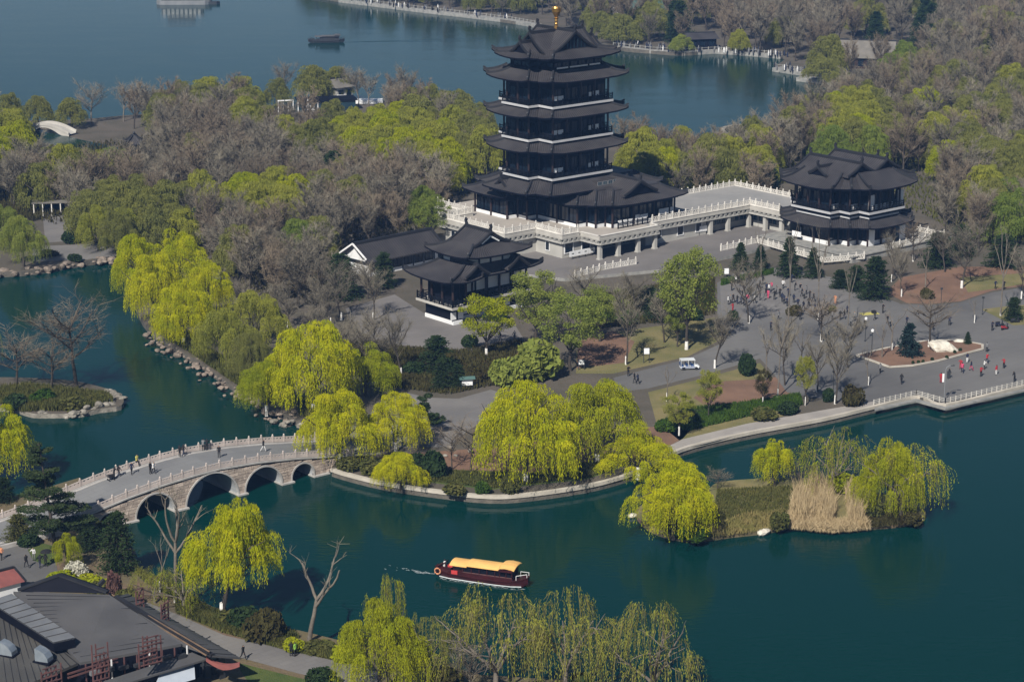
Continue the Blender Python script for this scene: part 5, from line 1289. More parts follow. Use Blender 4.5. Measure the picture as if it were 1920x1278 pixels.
def make_willow(seed, H=12., R_=6.2, clumps=46, per=60, leaf=(.17, .041), hang=(2.0, 6.0), bark='bark', lf='leaf_yellow', low=1.2, lean=0.0, name='willow', density=1.0, dome=.5, twiglines=0, stp=.2):
    """weeping willow: forked limbs, rounded cascades of hanging leafy strands. Returns (trunk mesh, crown mesh)"""
    g = np.random.default_rng(seed); lines = []
    tz = H*.24; top = np.array([lean*.3, 0, tz])
    lines.append((np.array([[0, 0, -.3], [lean*.1, 0, tz*.4], top]), [.036*H, .028*H, .024*H]))
    nl = 6; tips = []
    for i in range(nl):
        az = 2*np.pi*(i+g.uniform(-.3, .3))/nl; e = g.uniform(.75, 1.25)
        c = curve3(top, [np.cos(az)*np.cos(e)+lean*.1, np.sin(az)*np.cos(e), np.sin(e)], H*g.uniform(.42, .62), g, 6, -.03)
        lines.append((c, np.linspace(.017*H, .005*H, 7)))
        for j in (2, 3, 4, 5):
            c2 = curve3(c[j], [np.cos(az+g.uniform(-1.3, 1.3)), np.sin(az+g.uniform(-1.3, 1.3)), g.uniform(.1, .9)], H*g.uniform(.16, .32), g, 5, -.06)
            lines.append((c2, np.linspace(.007*H, .002*H, 6)))
    tv, tq = np_tubes(lines, 6)
    starts, lens, outs = [], [], []
    for i in range(clumps):
        # clump centres over a lumpy dome
        u = g.uniform(0, 1); r = R_*np.sqrt(u)*g.uniform(.82, 1.0); az = g.uniform(0, 2*np.pi)
        z = H*(1-dome*(r/R_)**2.2)*(g.uniform(.88, 1.0) if i % 3 else g.uniform(.6, .9)) - .6
        c = np.array([r*np.cos(az)+lean*(z/H), r*np.sin(az), z]); cr = g.uniform(.5, 1.25)*R_/6.2
        for j in range(int(per*density)):
            a2 = g.uniform(0, 2*np.pi); q = cr*np.sqrt(g.uniform(0, 1)); s = c+np.array([q*np.cos(a2), q*np.sin(a2), .7*np.sqrt(max(0, cr*cr-q*q))-.3])
            starts.append(s); lens.append((hang[0]*.5+(hang[1]-hang[0]*.5)*g.random()**1.6)*(.55+.6*(r/R_)))
            outs.append((s-np.array([lean, 0, z]))*np.array([1, 1, 0])/max(R_, 1)*.8+np.array([np.cos(a2), np.sin(a2), 0])*.35)
    starts, lens, outs = np.array(starts), np.array(lens), np.array(outs)
    lens = np.minimum(lens, np.maximum(.8, starts[:, 2]-low-g.uniform(0, 1.2, len(starts))))
    n = len(starts); step = stp*H/12; K = int(max(lens)/step)+1
    t = (np.arange(K)[None, :]+g.uniform(0, 1, (n, 1)))*step; ok = t < lens[:, None]
    arc = 1-np.exp(-t/1.1)
    sway = g.normal(size=(n, 1, 3))*np.array([.08, .08, 0])*t[:, :, None]
    C = starts[:, None, :] + outs[:, None, :]*arc[:, :, None]*1.2 + sway
    C[:, :, 2] += .35*arc*(t < 1.0) - np.maximum(0, t-.25)
    C = C + g.normal(size=C.shape)*.07
    D = np.zeros_like(C); D[:, :, 2] = -1; D += outs[:, None, :]*np.exp(-t/.8)[:, :, None]*1.2; D += g.normal(size=D.shape)*.28
    C, D = C[ok], D[ok]; D /= np.linalg.norm(D, axis=1)[:, None]
    m = len(C); v, q = leaf_quads(C, D, g.uniform(.7, 1.25, m)*leaf[0]*H/12, g.uniform(.7, 1.3, m)*leaf[1]*H/12, g)
    crown = [(v, q, 0)]
    if twiglines:
        k = g.choice(n, min(n, twiglines), replace=False); P0 = starts[k]; P1 = P0.copy(); P1[:, :2] += outs[k][:, :2]*1.2; P1[:, 2] -= lens[k]*.9
        v2, q2 = ribbons(P0, P1, .03, g); crown.append((v2, q2, 1))
    V, Q, Mi = join(crown)
    return np_mesh(name+'_trunk', tv, tq, [bark]), np_mesh(name+'_crown', V, Q, [lf, 'willow_twig'], Mi)
def make_round(seed, H=10., R_=4.2, clumps=60, per=150, leaf=(.14, .065), lf='leaf_fresh', bark='bark', z0=.32, up=1.0, name='tree', shape=1.0):
    """upright tree with a loose round crown of leaf clumps, gaps between them"""
    g = np.random.default_rng(seed); lines = []; tz = H*.25
    lines.append((np.array([[0, 0, -.3], [.05*H*g.normal()*.3, 0, tz*.5], [0, 0, tz]]), [.026*H, .021*H, .018*H])); tips = []
    for i in range(6):
        az = 2*np.pi*(i+g.uniform(-.3, .3))/6; c = curve3([0, 0, tz], [np.cos(az)*.7, np.sin(az)*.7, up], H*g.uniform(.4, .62), g, 6, .02)
        lines.append((c, np.linspace(.013*H, .003*H, 7)))
        for j in (2, 3, 4, 5, 6):
            for _ in range(2):
                c2 = curve3(c[j], [np.cos(az+g.uniform(-1.6, 1.6)), np.sin(az+g.uniform(-1.6, 1.6)), g.uniform(.2, 1.0)], H*g.uniform(.12, .24), g, 4, .02)
                lines.append((c2, np.linspace(.005*H, .0015*H, 5)))
    tv, tq = np_tubes(lines, 5); C, D = [], []
    for i in range(clumps):
        d = g.normal(size=3); d /= np.linalg.norm(d); rr = g.uniform(.55, 1.0)
        c = np.array([0, 0, H*(z0+1)/2+H*.03])+d*rr*np.array([R_, R_, H*(1-z0)/2*shape]); cr = g.uniform(.55, 1.15)*R_/4.2
        p = g.normal(size=(per, 3)); p /= np.linalg.norm(p, axis=1)[:, None]; p *= (g.uniform(0, 1, (per, 1))**.4)*cr*np.array([1.1, 1.1, .8])
        C.append(c+p); D.append(g.normal(size=(per, 3))+np.array([0, 0, -.5]))
    C, D = np.concatenate(C), np.concatenate(D); D /= np.linalg.norm(D, axis=1)[:, None]; m = len(C)
    v, q = leaf_quads(C, D, g.uniform(.7, 1.3, m)*leaf[0]*H/10, g.uniform(.7, 1.3, m)*leaf[1]*H/10, g)
    return np_mesh(name+'_trunk', tv, tq, [bark]), np_mesh(name+'_crown', v, q, [lf])
def make_bare(seed, H=10., spread=.55, bark='bark', twig='twig', limbs=7, sub=6, tw=7, fine=3, z0=.18, width=1.0, name='bare', up=.5, joined=True):
    """leafless tree: tapered limbs dividing into a haze of fine twigs"""
    g = np.random.default_rng(seed); lines = []; tz = H*z0
    lead = curve3([0, 0, -.3], [g.normal()*.05, g.normal()*.05, 1], H*.62, g, 6, .1, .06); lines.append((lead, np.linspace(.018*H, .006*H, 7)))
    T0, T1, tws = [], [], []
    for i in range(limbs):
        f = z0+(.62-z0)*(i/(limbs-1)); b = np.array([np.interp(f*H, lead[:, 2], lead[:, k]) for k in range(3)]); az = i*2.4+g.uniform(-.4, .4)
        e = np.array([np.cos(az)*spread, np.sin(az)*spread, up+.45*g.random()]); L = H*g.uniform(.34, .5)*(1.15-f*.6)
        c = curve3(b, e, L, g, 6, .07); lines.append((c, np.linspace(.009*H, .0025*H, 7)))
        for j in range(sub):
            k = 1+int(j*5.5/sub); a2 = az+g.uniform(-1.5, 1.5)
            c2 = curve3(c[k], [np.cos(a2)*spread, np.sin(a2)*spread, up+.5*g.random()], L*g.uniform(.3, .55), g, 4, .08); lines.append((c2, np.linspace(.0036*H, .0012*H, 5)))
            for q in range(tw):
                a3 = a2+g.uniform(-1.6, 1.6); kk = g.integers(1, 5); d = np.array([np.cos(a3)*spread*1.1, np.sin(a3)*spread*1.1, up*.8+.7*g.random()]); d /= np.linalg.norm(d); l3 = H*g.uniform(.06, .13)
                p1 = c2[kk]+d*l3; T0.append(c2[kk]); T1.append(p1); tws.append(.0016*H)
                for _ in range(fine):
                    s = g.uniform(.25, .95); d2 = d+g.normal(size=3)*.5; d2 /= np.linalg.norm(d2); T0.append(c2[kk]+d*l3*s); T1.append(c2[kk]+d*l3*s+d2*l3*g.uniform(.5, .95)); tws.append(.0011*H)
    for _ in range(limbs*3):
        k = g.integers(3, 7); d = np.array([g.normal()*.5, g.normal()*.5, 1]); d /= np.linalg.norm(d); T0.append(lead[k]); T1.append(lead[k]+d*H*g.uniform(.12, .3)); tws.append(.002*H)
    tv, tq = np_tubes(lines, 5); v, q = ribbons(np.array(T0), np.array(T1), np.array(tws)*width, g)
    if joined:
        V, Q, Mi = join([(tv, tq, 0), (v, q, 1)]); return np_mesh(name, V, Q, [bark, twig], Mi)
    return np_mesh(name+'_trunk', tv, tq, [bark]), np_mesh(name+'_crown', v, q, [twig])
def make_pollard(seed, H=9., arms=4, bark='pale_bark', z0=.5, name='pollard', spread=.6, twigs=10):
    """cut-back tree: bare pole and a few stubby arms with short sprouts"""
    g = np.random.default_rng(seed); lead = curve3([0, 0, -.3], [g.normal()*.04, g.normal()*.04, 1], H*(z0+.05), g, 6, .1, .04); lines = [(lead, np.linspace(.02*H, .013*H, 7))]
    T0, T1 = [], []
    for i in range(arms):
        az = 2*np.pi*(i+g.uniform(-.25, .25))/arms; c = curve3(lead[-1-(i % 2)], [np.cos(az)*spread, np.sin(az)*spread, .9], H*g.uniform(.3, .5), g, 6, .06, .1); lines.append((c, np.linspace(.012*H, .006*H, 7)))
        for j in range(3):
            a2 = az+g.uniform(-1.2, 1.2); c2 = curve3(c[g.integers(2, 7)], [np.cos(a2)*.6, np.sin(a2)*.6, .9], H*g.uniform(.08, .2), g, 4, .06, .12); lines.append((c2, np.linspace(.006*H, .002*H, 5)))
            for _ in range(twigs//2):
                d = g.normal(size=3)*.5+np.array([0, 0, .9]); d /= np.linalg.norm(d); T0.append(c2[-1]); T1.append(c2[-1]+d*H*g.uniform(.04, .11))
    tv, tq = np_tubes(lines, 6); v, q = ribbons(np.array(T0), np.array(T1), .0022*H, g)
    return np_mesh(name+'_trunk', tv, tq, [bark]), np_mesh(name+'_crown', v, q, ['twig'])
def make_conifer(seed, H=9., R_=2.6, tiers=16, lf='leaf_dark', z0=.08, droop=-.25, per=9, card=(.34, .1), name='conifer', round_=1.0, n_card=16):
    g = np.random.default_rng(seed); lead = np.array([[0, 0, -.3], [0, 0, H*.5], [0, 0, H*.98]]); lines = [(lead, [.02*H, .013*H, .003*H])]; C, D = [], []
    for i in range(tiers):
        f = z0+(1-z0)*(i+.5)/tiers; r = R_*((1-f)**round_)*g.uniform(.85, 1.1)+.15
        for j in range(per):
            az = g.uniform(0, 2*np.pi); d = np.array([np.cos(az), np.sin(az), droop+.5*f*.5]); l = r*g.uniform(.7, 1.08); c = np.array([0, 0, f*H+g.uniform(-.15, .15)])
            if l > 1.2: lines.append((np.array([c, c+d*l*.5, c+d*l*.85+np.array([0, 0, .05*l])]), [.004*H, .003*H, .0012*H]))
            t = g.uniform(.15, 1, n_card)[:, None]; C.append(c+d*l*t+g.normal(size=(n_card, 3))*np.array([.2, .2, .1])*(.5+l*.25)); dd = d+g.normal(size=(n_card, 3))*.55; D.append(dd)
    C, D = np.concatenate(C), np.concatenate(D); D /= np.linalg.norm(D, axis=1)[:, None]; m = len(C)
    v, q = leaf_quads(C, D, g.uniform(.7, 1.3, m)*card[0], g.uniform(.7, 1.3, m)*card[1], g); tv, tq = np_tubes(lines, 5)
    return np_mesh(name+'_trunk', tv, tq, ['bark']), np_mesh(name+'_crown', v, q, [lf])
def make_pads(seed, H=8., pads=(), lf='leaf_pine', name='pine', n=240, card=(.26, .07)):
    """tree of flat foliage pads on level boughs: (azimuth, reach, height, pad radius)"""
    g = np.random.default_rng(seed); lead = curve3([0, 0, -.3], [.02, 0, 1], H*1.0, g, 8, .1, .05); lines = [(lead, np.linspace(.022*H, .004*H, 9))]; C, D = [], []
    for az, rch, z, pr in pads:
        b = np.array([np.interp(z-.25, lead[:, 2], lead[:, k]) for k in range(3)]); e = np.array([np.cos(az)*rch, np.sin(az)*rch, 0])+np.array([b[0], b[1], z]); m_ = (b+e)/2+np.array([0, 0, .12])
        lines.append((np.array([b, m_, e]), [.008*H, .006*H, .002*H])); k = int(n*pr)
        al = g.uniform(.15, 1.08, k)[:, None]; p = b*(1-al)+e*al; w = np.array([-np.sin(az), np.cos(az), 0]); wid = pr*(.35+.65*np.sin(np.clip(al, 0, 1)*np.pi*.85))
        p = p+w*(g.uniform(-1, 1, (k, 1))*wid)+np.array([np.cos(az), np.sin(az), 0])*g.normal(size=(k, 1))*.12+np.array([0, 0, 1])*(g.normal(size=(k, 1))*.09+.05)
        C.append(p); D.append(np.array([np.cos(az), np.sin(az), .15])+g.normal(size=(k, 3))*.6)
    C, D = np.concatenate(C), np.concatenate(D); D /= np.linalg.norm(D, axis=1)[:, None]; m = len(C)
    v, q = leaf_quads(C, D, g.uniform(.7, 1.3, m)*card[0], g.uniform(.7, 1.3, m)*card[1], g); tv, tq = np_tubes(lines, 6)
    return np_mesh(name+'_trunk', tv, tq, ['bark']), np_mesh(name+'_crown', v, q, [lf])
def make_shrub(seed, lf, n=1500, name='shrub', lumps=7, card=(.13, .08), flat=.8):
    """clipped or loose bush of unit radius made of leaf-sized faces on overlapping lumps"""
    g = np.random.default_rng(seed); C, D = [], []
    for i in range(lumps):
        d = g.normal(size=3); d[2] = abs(d[2])*.8; d /= np.linalg.norm(d); c = d*g.uniform(.25, .5)*np.array([1, 1, flat]); r = g.uniform(.42, .62); k = n//lumps
        p = g.normal(size=(k, 3)); p /= np.linalg.norm(p, axis=1)[:, None]; C.append(c+p*r*g.uniform(.75, 1.05, (k, 1))*np.array([1, 1, flat])); D.append(np.cross(p, g.normal(size=(k, 3)))+p*.5)
    C, D = np.concatenate(C), np.concatenate(D); C[:, 2] += .45*flat; keep = C[:, 2] > 0; C, D = C[keep], D[keep]; D /= np.linalg.norm(D, axis=1)[:, None]; m = len(C)
    v, q = leaf_quads(C, D, g.uniform(.7, 1.3, m)*card[0], g.uniform(.7, 1.3, m)*card[1], g)
    st = [(np.array([[0, 0, -.1], [g.normal()*.1, g.normal()*.1, .5]]), [.04, .02]) for _ in range(3)]; tv, tq = np_tubes(st, 4)
    V, Q, Mi = join([(v, q, 0), (tv, tq, 1)])
    return np_mesh(name, V, Q, [lf, 'bark'], Mi)

WIL = [make_willow(s, lf='leaf_yellow', name='willow') for s in (1, 2, 3, 4)]
WIL_LEAN = [make_willow(9, clumps=48, lean=2.9, low=3.6, lf='leaf_yellow', name='leaning_willow')]
WIL_SP = [make_willow(s, clumps=34, per=9, hang=(2.0, 7.0), leaf=(.16, .040), lf='leaf_lime', name='sparse_willow', twiglines=300, dome=.35, bark='pale_bark', low=.6) for s in (11, 12, 13)]
WIL_TALL = [make_willow(s, H=12, R_=3.4, clumps=26, per=44, hang=(2.5, 6.5), lf='leaf_yellow', name='slim_willow', low=1.6, dome=.3) for s in (21, 22)]
WFAR = [make_willow(s, R_=5.6, clumps=80, per=38, leaf=(.22, .062), hang=(1.2, 4.6), lf='leaf_olive', name='far_willow', dome=.7, stp=.26) for s in (31, 32, 33, 34)]
RND = [make_round(s, name='round_tree') for s in (41, 42, 43)]
BARE = [make_bare(s, name='bare_tree', twig=('twig', 'brown_twig', 'twig', 'brown_twig')[i], spread=(.5, .42, .62, .5)[i], width=1.9, tw=10, fine=5) for i, s in enumerate((51, 52, 53, 54))]
BARE_P = [make_bare(s, name='bare_tree', joined=False, twig='twig', spread=.6, width=1.25, z0=.28, tw=9, fine=4) for s in (61, 62, 63)]
BARE_W = [make_bare(s, name='spreading_tree', joined=False, twig='brown_twig', spread=.95, up=.3, width=.9, limbs=8, z0=.3, tw=8, fine=3) for s in (65, 66)]
POL = [make_pollard(s, arms=a, z0=z, name='cut_tree') for s, a, z in ((71, 3, .5), (72, 4, .6), (73, 3, .4), (74, 5, .55))]
CON = [make_conifer(s, R_=3.0, name='conifer', tiers=20, per=16, n_card=18, round_=.75, card=(.28, .09)) for s in (81, 82)]
CON_B = [make_conifer(83, H=5, R_=2.9, lf='leaf_blue', name='spruce', tiers=12, per=12, round_=.7)]
DARK = [make_conifer(s, H=8, R_=3.3, lf='leaf_dark', name='evergreen', tiers=20, per=16, round_=.42, droop=-.1, n_card=18, card=(.24, .09), z0=.03) for s in (85, 86)]
g_ = np.random.default_rng(91)
CEDAR = make_pads(92, 14, [(g_.uniform(0, 6.28), g_.uniform(.7, 1.15)*(5.6-4.7*((z-2.5)/11.5)**.9), z+g_.uniform(-.3, .3), (2.0-1.5*(z-2.5)/11.5)) for z in np.linspace(2.4, 13.4, 32)], n=420, name='cedar', card=(.24, .06))
CLOUD = make_pads(93, 5.2, [(g_.uniform(0, 6.28), g_.uniform(1.2, 2.2)*(1.25-z/6), z, 1.15-.12*z) for z in (1.3, 1.6, 2.0, 2.5, 2.9, 3.3, 3.8, 4.2, 4.7, 5.1)], n=520, name='cloud_pine', card=(.2, .06))
SHR = {k: make_shrub(100+i, lf, name='shrub') for i, (k, lf) in enumerate([('dark', 'leaf_dark'), ('hedge', 'leaf_hedge'), ('bronze', 'leaf_bronze'), ('green', 'leaf_moss'), ('fresh', 'leaf_fresh'), ('lime', 'leaf_lime'), ('white', 'leaf_white'), ('gold', 'leaf_forsythia'), ('blossom', 'leaf_blossom')])}
WW = MB().lathe([(.3, -.3), (.29, 0), (.25, 1.15), (.24, 1.2)], 10).mesh('whitewash', ['whitewash'])

def tree(name, p, kit, H, h0, wscale, label, cat, group=None, leaf=None, wash=False, rz=0.0, z=None, bark=None, washr=1.0):
    """a tree with a trunk (and its whitewashed foot) and a crown; kit is (trunk mesh, crown mesh) of native height h0"""
    o = empty(name, (p[0], p[1], LAND_Z-.02 if z is None else z), rz, label, cat, group); s = H/h0
    o.scale = (s*wscale, s*wscale, s)
    t = part('trunk', kit[0], o, mat=[bark] if bark else None); part('crown', kit[1], o, mat=[leaf] if leaf else None)
    if wash: part('whitewash', WW, t, (0, 0, 0), 0, (.036*h0/.3*.92*washr, .036*h0/.3*.92*washr, 1.15/s))
    return o
R = random.Random(77)
def willow(px, H, w, label, v=0, leaf=None, wash=False, kit=None, z=None, group='willows around the water'):
    k = (kit or WIL); k = k[v % len(k)]
    return tree('weeping_willow', px, k, H, 12., w/(12.4*H/12.) if kit is not WIL_TALL else w/(7.4*H/12.), label, 'willow', group, leaf, wash, R.uniform(0, 6.28), z)

# bright willows of the near and middle ground
willow((-59.51,363.74), 13.5, 10, 'first bright willow on the channel bank, nearest the water at its left end', 0, wash=True)
willow((-65.6,382.71), 12.5, 9.5, 'bright willow farthest up the channel where it bends behind the trees', 1)
willow((-53.41,351.61), 12, 9.5, 'bright willow with white-painted foot above the rocky channel bank', 2, wash=True)
willow((-58.74,382.71), 13, 11, 'broad bright willow behind the first row on the channel bank', 3)
willow((-51.19,367.96), 11, 8, 'yellow-green willow at the inner side of the channel row beside the grey path', 0)
willow((-44.83,338.37), 10.5, 9, 'dull olive willow in the middle of the channel bank', 1, 'leaf_gold')
willow((-41.43,349.34), 10.5, 9.5, 'olive willow set back from the channel between two bright ones', 2, 'leaf_gold')
willow((-40.23,330.93), 9, 6, 'small olive willow leaning over the lower channel bank', 3, 'leaf_olive')
willow((-29.18,315.03), 15, 13, 'tall bright willow at the foot of the channel with domed top', 2, wash=True)
willow((-36.0,314.23), 9, 8, 'low bright willow trailing its strands into the channel', 1, 'leaf_lime', wash=True)
willow((-22.01,323.22), 8.5, 9, 'willow behind the tall domed one, lit from the left', 3, 'leaf_lime')
willow((-23.65,291.24), 11, 10, 'bright willow hanging over the right end of the arch bridge', 0, wash=True)
willow((-16.17,296.39), 9, 8.5, 'willow with a white-painted foot on the path behind the soil bed', 1, wash=True)
willow((-14.68,280.76), 5.5, 6.5, 'small drooping willow right on the kerb beside the bridge', 2)
willow((1.85,282.93), 15, 13, 'big bright willow with white foot in the middle of the curved kerb', 3, wash=True)
willow((11.68,291.24), 12.5, 13, 'big willow right of the middle one, showing its dark limbs', 0, 'leaf_lime', wash=True)
willow((16.92,285.57), 6, 10, 'low willow leaning over the kerb opposite the reed island', 2, wash=True)
willow((20.11,263.46), 10.5, 10.5, 'dense bright willow on the left end of the reed island', 1, z=.5)
willow((34.97,282.93), 7.0, 5, 'slim bright willow at the back edge of the reed island', 0, kit=WIL_TALL, z=.5)
willow((42.39,280.11), 9.5, 10.5, 'thin willow with bare lower limbs behind the reeds', 0, 'leaf_lime', kit=WIL_SP, z=.5)
willow((49.87,270.94), 11.0, 10.5, 'wide trailing willow at the right end of the reed island', 1, 'leaf_yellow', kit=WIL_SP, z=.5)
willow((48.5,271.75), 10.5, 8, 'second willow at the right end of the reed island, just left of the wide one', 3, 'leaf_lime', z=.5)
willow((-32.9,237.25), 14.2, 10.6, 'bright yellow willow with white foot in front of the bridge arches', 0, wash=True, kit=WIL_LEAN).rotation_euler = (0, 0, 0)
willow((-37.35,237.89), 5.8, 8, 'low thin willow left of the bright one in front of the bridge', 2, 'leaf_lime', kit=WIL_SP)
willow((-41.08,240.47), 4.8, 6, 'small olive willow next to the restaurant roof', 1, 'leaf_gold', kit=WIL_SP)
willow((-69.79,282.93), 13, 11.5, 'bright willow cut by the left edge of the picture beside the islet', 0, z=.6)
willow((-82.8,338.37), 9, 5, 'thin olive willow strands at the left edge above the islet', 2, 'leaf_gold', kit=WIL_SP, z=.6)
willow((-13.78,215.39), 10.8, 9, 'light green willow rising from the bottom edge, left of centre', 0, 'leaf_lime')
willow((-12.96,216.74), 13.6, 5, 'slender upright willow top behind the light green one', 1, 'leaf_lime', kit=WIL_SP)
willow((-8.91,215.93), 9.5, 5.5, 'thin brownish willow between the two green ones at the bottom', 0, 'leaf_gold', kit=WIL_SP)
willow((-1.66,213.8), 13.2, 12, 'large thin willow with visible limbs at the bottom centre below the boat', 1, 'leaf_gold', kit=WIL_SP)
willow((5.53,214.06), 13, 10, 'willow with long green strands right of the large thin one at the bottom', 2, 'leaf_gold', kit=WIL_SP)
willow((14.32,211.45), 12.5, 11.5, 'nearly bare willow rightmost of the bottom row', 0, 'leaf_gold', kit=WIL_SP)
willow((-53.02,250.96), 5.0, 3, 'slim young willow by the white blossom bush', 1, 'leaf_lime', kit=WIL_TALL)

# light-green and budding trees near the tower and plaza
def rtree(px, H, w, label, v=0, leaf=None, wash=True, z=None, name='spring_tree', group='trees in new leaf'):
    return tree(name, px, RND[v % 3], H, 10., w/(8.8*H/10), label, 'tree', group, leaf, wash, R.uniform(0, 6.28), z, washr=.75)
rtree((28.23,349.34), 16.5, 11.5, 'tall fresh-green round tree in front of the yard railing', 0, 'leaf_green')
rtree((26.87,350.96), 8, 5, 'smaller green tree pressed against the tall fresh-green one', 1, 'leaf_green', False)
rtree((-4.1,345.19), 10, 9.5, 'two-lobed bright green tree before the white pavilion panels', 1, 'leaf_lime')
rtree((3.9,350.96), 12.5, 10, 'airy pale green tree hiding the right side of the garden pavilion', 2, 'leaf_green', False)
rtree((9.18,336.86), 12, 11, 'leaning green tree left of the red soil patch', 0, 'leaf_green', False)
rtree((14.43,354.24), 9, 9, 'low pale green tree between the garden pavilion and the meadow', 1, 'leaf_green', False)
rtree((23.74,303.7), 6.2, 5.2, 'young yellow-green tree with white foot on the near lawn', 2, 'leaf_gold')
rtree((28.58,311.6), 7.4, 4, 'narrow yellow-green tree right of the young one on the lawn', 1, 'leaf_gold', False)
rtree((43.55,318.26), 7.6, 3.4, 'narrow budding tree in front of the plaza\'s near edge', 0, 'leaf_gold')
rtree((37.22,318.26), 5.5, 3, 'thin brownish budding tree on the lawn near the hedge', 2, 'leaf_bronze')
rtree((-15.55,424.9), 9.5, 8, 'fresh green tree behind the long low hall', 1, 'leaf_fresh', False)
for px, H, w, lab, lf in [((990,706), 5.6, 12, 'wide low green thicket behind the big middle willow', 'green'), ((950,700), 4.2, 7, 'rounded green bush joined to the thicket behind the middle willow', 'green')]:
    q = (2.47,331.8) if w > 10 else (-1.22,328.89)
    o = part('thicket', SHR[lf], None, (*q, 1.0), R.uniform(0, 6), (w/2, w/2*.7, H)); o.material_slots[0].link = 'OBJECT'; o.material_slots[0].material = MATS['leaf_green']; tag(o, lab, 'shrub', 'shrubs around the gardens')

# bare trees standing apart
def btree(px, H, w, label, kit, v=0, wash=True, bark=None, name='bare_tree', z=None, washr=.62, group='bare trees standing apart'):
    return tree(name, px, kit[v % len(kit)], H, 9. if kit is POL else 10., w/(H*.75), label, 'bare tree', group, None, wash, R.uniform(0, 6.28), z, bark, washr)
for a in [
    ((18.04,340.51), 13, 8, 'grey bare tree with white foot at the edge of the red soil patch', BARE_P, 0),
    ((24.97,353.58), 9, 6.5, 'bare pale tree left of the tall fresh-green one', BARE_P, 1),
    ((31.85,338.37), 10, 7, 'hazy bare tree standing behind the white electric cart', BARE_P, 2),
    ((39.17,331.8), 9, 5, 'forked bare tree at the lower left of the plaza', POL, 0), ((39.91,322.38), 12.5, 5, 'tall pale bare trunk leaning over the lower plaza edge', POL, 1),
    ((41.79,328.89), 11, 6.5, 'thin bare tree behind the leaning pale trunk', BARE_P, 1), ((45.15,336.86), 6.5, 5, 'low many-armed cut tree in the middle of the plaza', POL, 3),
    ((46.2,325.18), 9, 6, 'bare tree right of the many-armed cut tree', BARE_P, 2), ((48.1,319.08), 11.5, 7.5, 'leaning bare tree with white foot by the round clipped shrub', BARE_P, 0),
    ((40.01,365.84), 11, 8, 'hazy bare tree in front of the lined-up visitors', BARE_P, 1), ((50.72,354.24), 8.5, 9, 'wide bare tree in the middle of the crowd', BARE_W, 0),
    ((52.8,338.37), 9, 7, 'bare tree at the left of the rock planter', BARE_P, 0), ((54.53,328.89), 8, 3.5, 'bent cut tree with a square white foot near the water', POL, 2),
    ((59.05,343.93), 5.5, 4.5, 'small bare tree on the left end of the rock planter', POL, 1), ((61.3,348.37), 7.5, 6, 'forked bare tree beside the blue spruce', POL, 0),
    ((67.68,350.31), 10.5, 9, 'dense dark bare tree right behind the white rock', BARE_W, 1), ((78.2,366.19), 5, 3.5, 'short cut tree with a big white foot in its own soil patch', POL, 2),
    ((45.6,398.6), 9, 4, 'slim pollard by the hedge above the crowd', POL, 1), ((46.51,364.44), 16, 4.5, 'very tall bare pole of a tree in front of the dark cone tree', POL, 1),
    ((52.0,367.96), 14.5, 5, 'tall cut-back tree with stub arms in front of the right pavilion', POL, 3), ((56.57,364.44), 11, 4, 'bare pole tree right of the stub-armed one', POL, 0),
    ((68.98,395.32), 9, 6, 'bare tree with white foot on the red soil below the pavilion platform', BARE_P, 0), ((68.87,384.24), 9, 5, 'thin bare tree at the corner of the red soil', BARE_P, 2),
    ((74.23,390.5), 8, 5, 'small bare tree in the middle of the red soil', POL, 0), ((80.74,390.5), 12.5, 10, 'round grey bare tree on the red soil at the right', BARE_P, 1),
    ((80.06,402.77), 9.5, 8, 'grey bare tree behind the round one on the red soil', BARE_P, 2), ((83.59,370.82), 14.5, 6, 'tall bare tree with pale arms by the grass patch at the right', POL, 3),
    ((89.76,382.71), 9, 6, 'bare tree at the right edge above the scooters', BARE_P, 0), ((75.62,411.35), 9, 7, 'bare tree beside the stone platform of the right pavilion', BARE_W, 0),
    ((-17.22,333.87), 11, 7, 'bare tree with long white foot left of the courtyard', BARE_P, 2), ((-5.61,286.69), 9.5, 7.5, 'dark bare tree on the soil bed between two willows', BARE_W, 0),
    ((-8.1,288.49), 7, 5, 'small dark bare tree left of the other one on the soil bed', BARE_W, 1), ((-22.32,229.24), 12.5, 12, 'forked bare cut tree by the lakeside walk', POL, 2),
    ((-38.68,240.8), 13, 10, 'pale bare tree with curling arms in front of the bridge', POL, 3), ((-40.97,243.77), 8, 4, 'thin bare tree left of the one with curling arms', POL, 2),
    ((23.11,320.44), 5, 3.4, 'little bare tree beside the yellow lawn', POL, 1), ((20.93,369.74), 8, 7, 'bare tree behind the red soil patch', BARE_P, 0), ((12.8,371.55), 8.5, 8, 'bare tree at the near side of the yard railing', BARE_P, 1),
    ((-23.56,367.96), 10, 7, 'bare tree at the left edge of the courtyard', BARE_P, 0), ((-28.99,367.96), 10, 8, 'bare tree between the courtyard and the willow', BARE_P, 1), ((-36.89,377.05), 8.5, 11, 'spreading bare tree with many pale branches left of the long hall', BARE_W, 0), ((-22.63,338.37), 7, 6, 'bare tree by the stones below the courtyard', BARE_P, 2),
]:
    px, H, w, lab, kit, v = a
    btree(px, H, w, lab, kit, v, wash=('white' in lab or R.random() < .45))
btree((-66.58,328.32), 16.5, 15, 'big bare tree spreading over the rocky islet', BARE_W, 0, False, z=.6)
btree((-70.15,326.6), 9.5, 11, 'lower bare brown tree on the rocky islet beside the big one', BARE_W, 1, False, z=.6)
btree((-75.73,328.03), 10, 11, 'bare brown tree at the left of the rocky islet', BARE_W, 1, False, z=.6)
btree((27.23,281.4), 3.2, 4, 'low bare bush-like tree at the back of the reed island by the willow', BARE_W, 1, False, z=.5)
btree((38.38,282.93), 4.0, 5, 'low bare tree behind the reeds beside the slim willow', BARE_W, 0, False, z=.5)
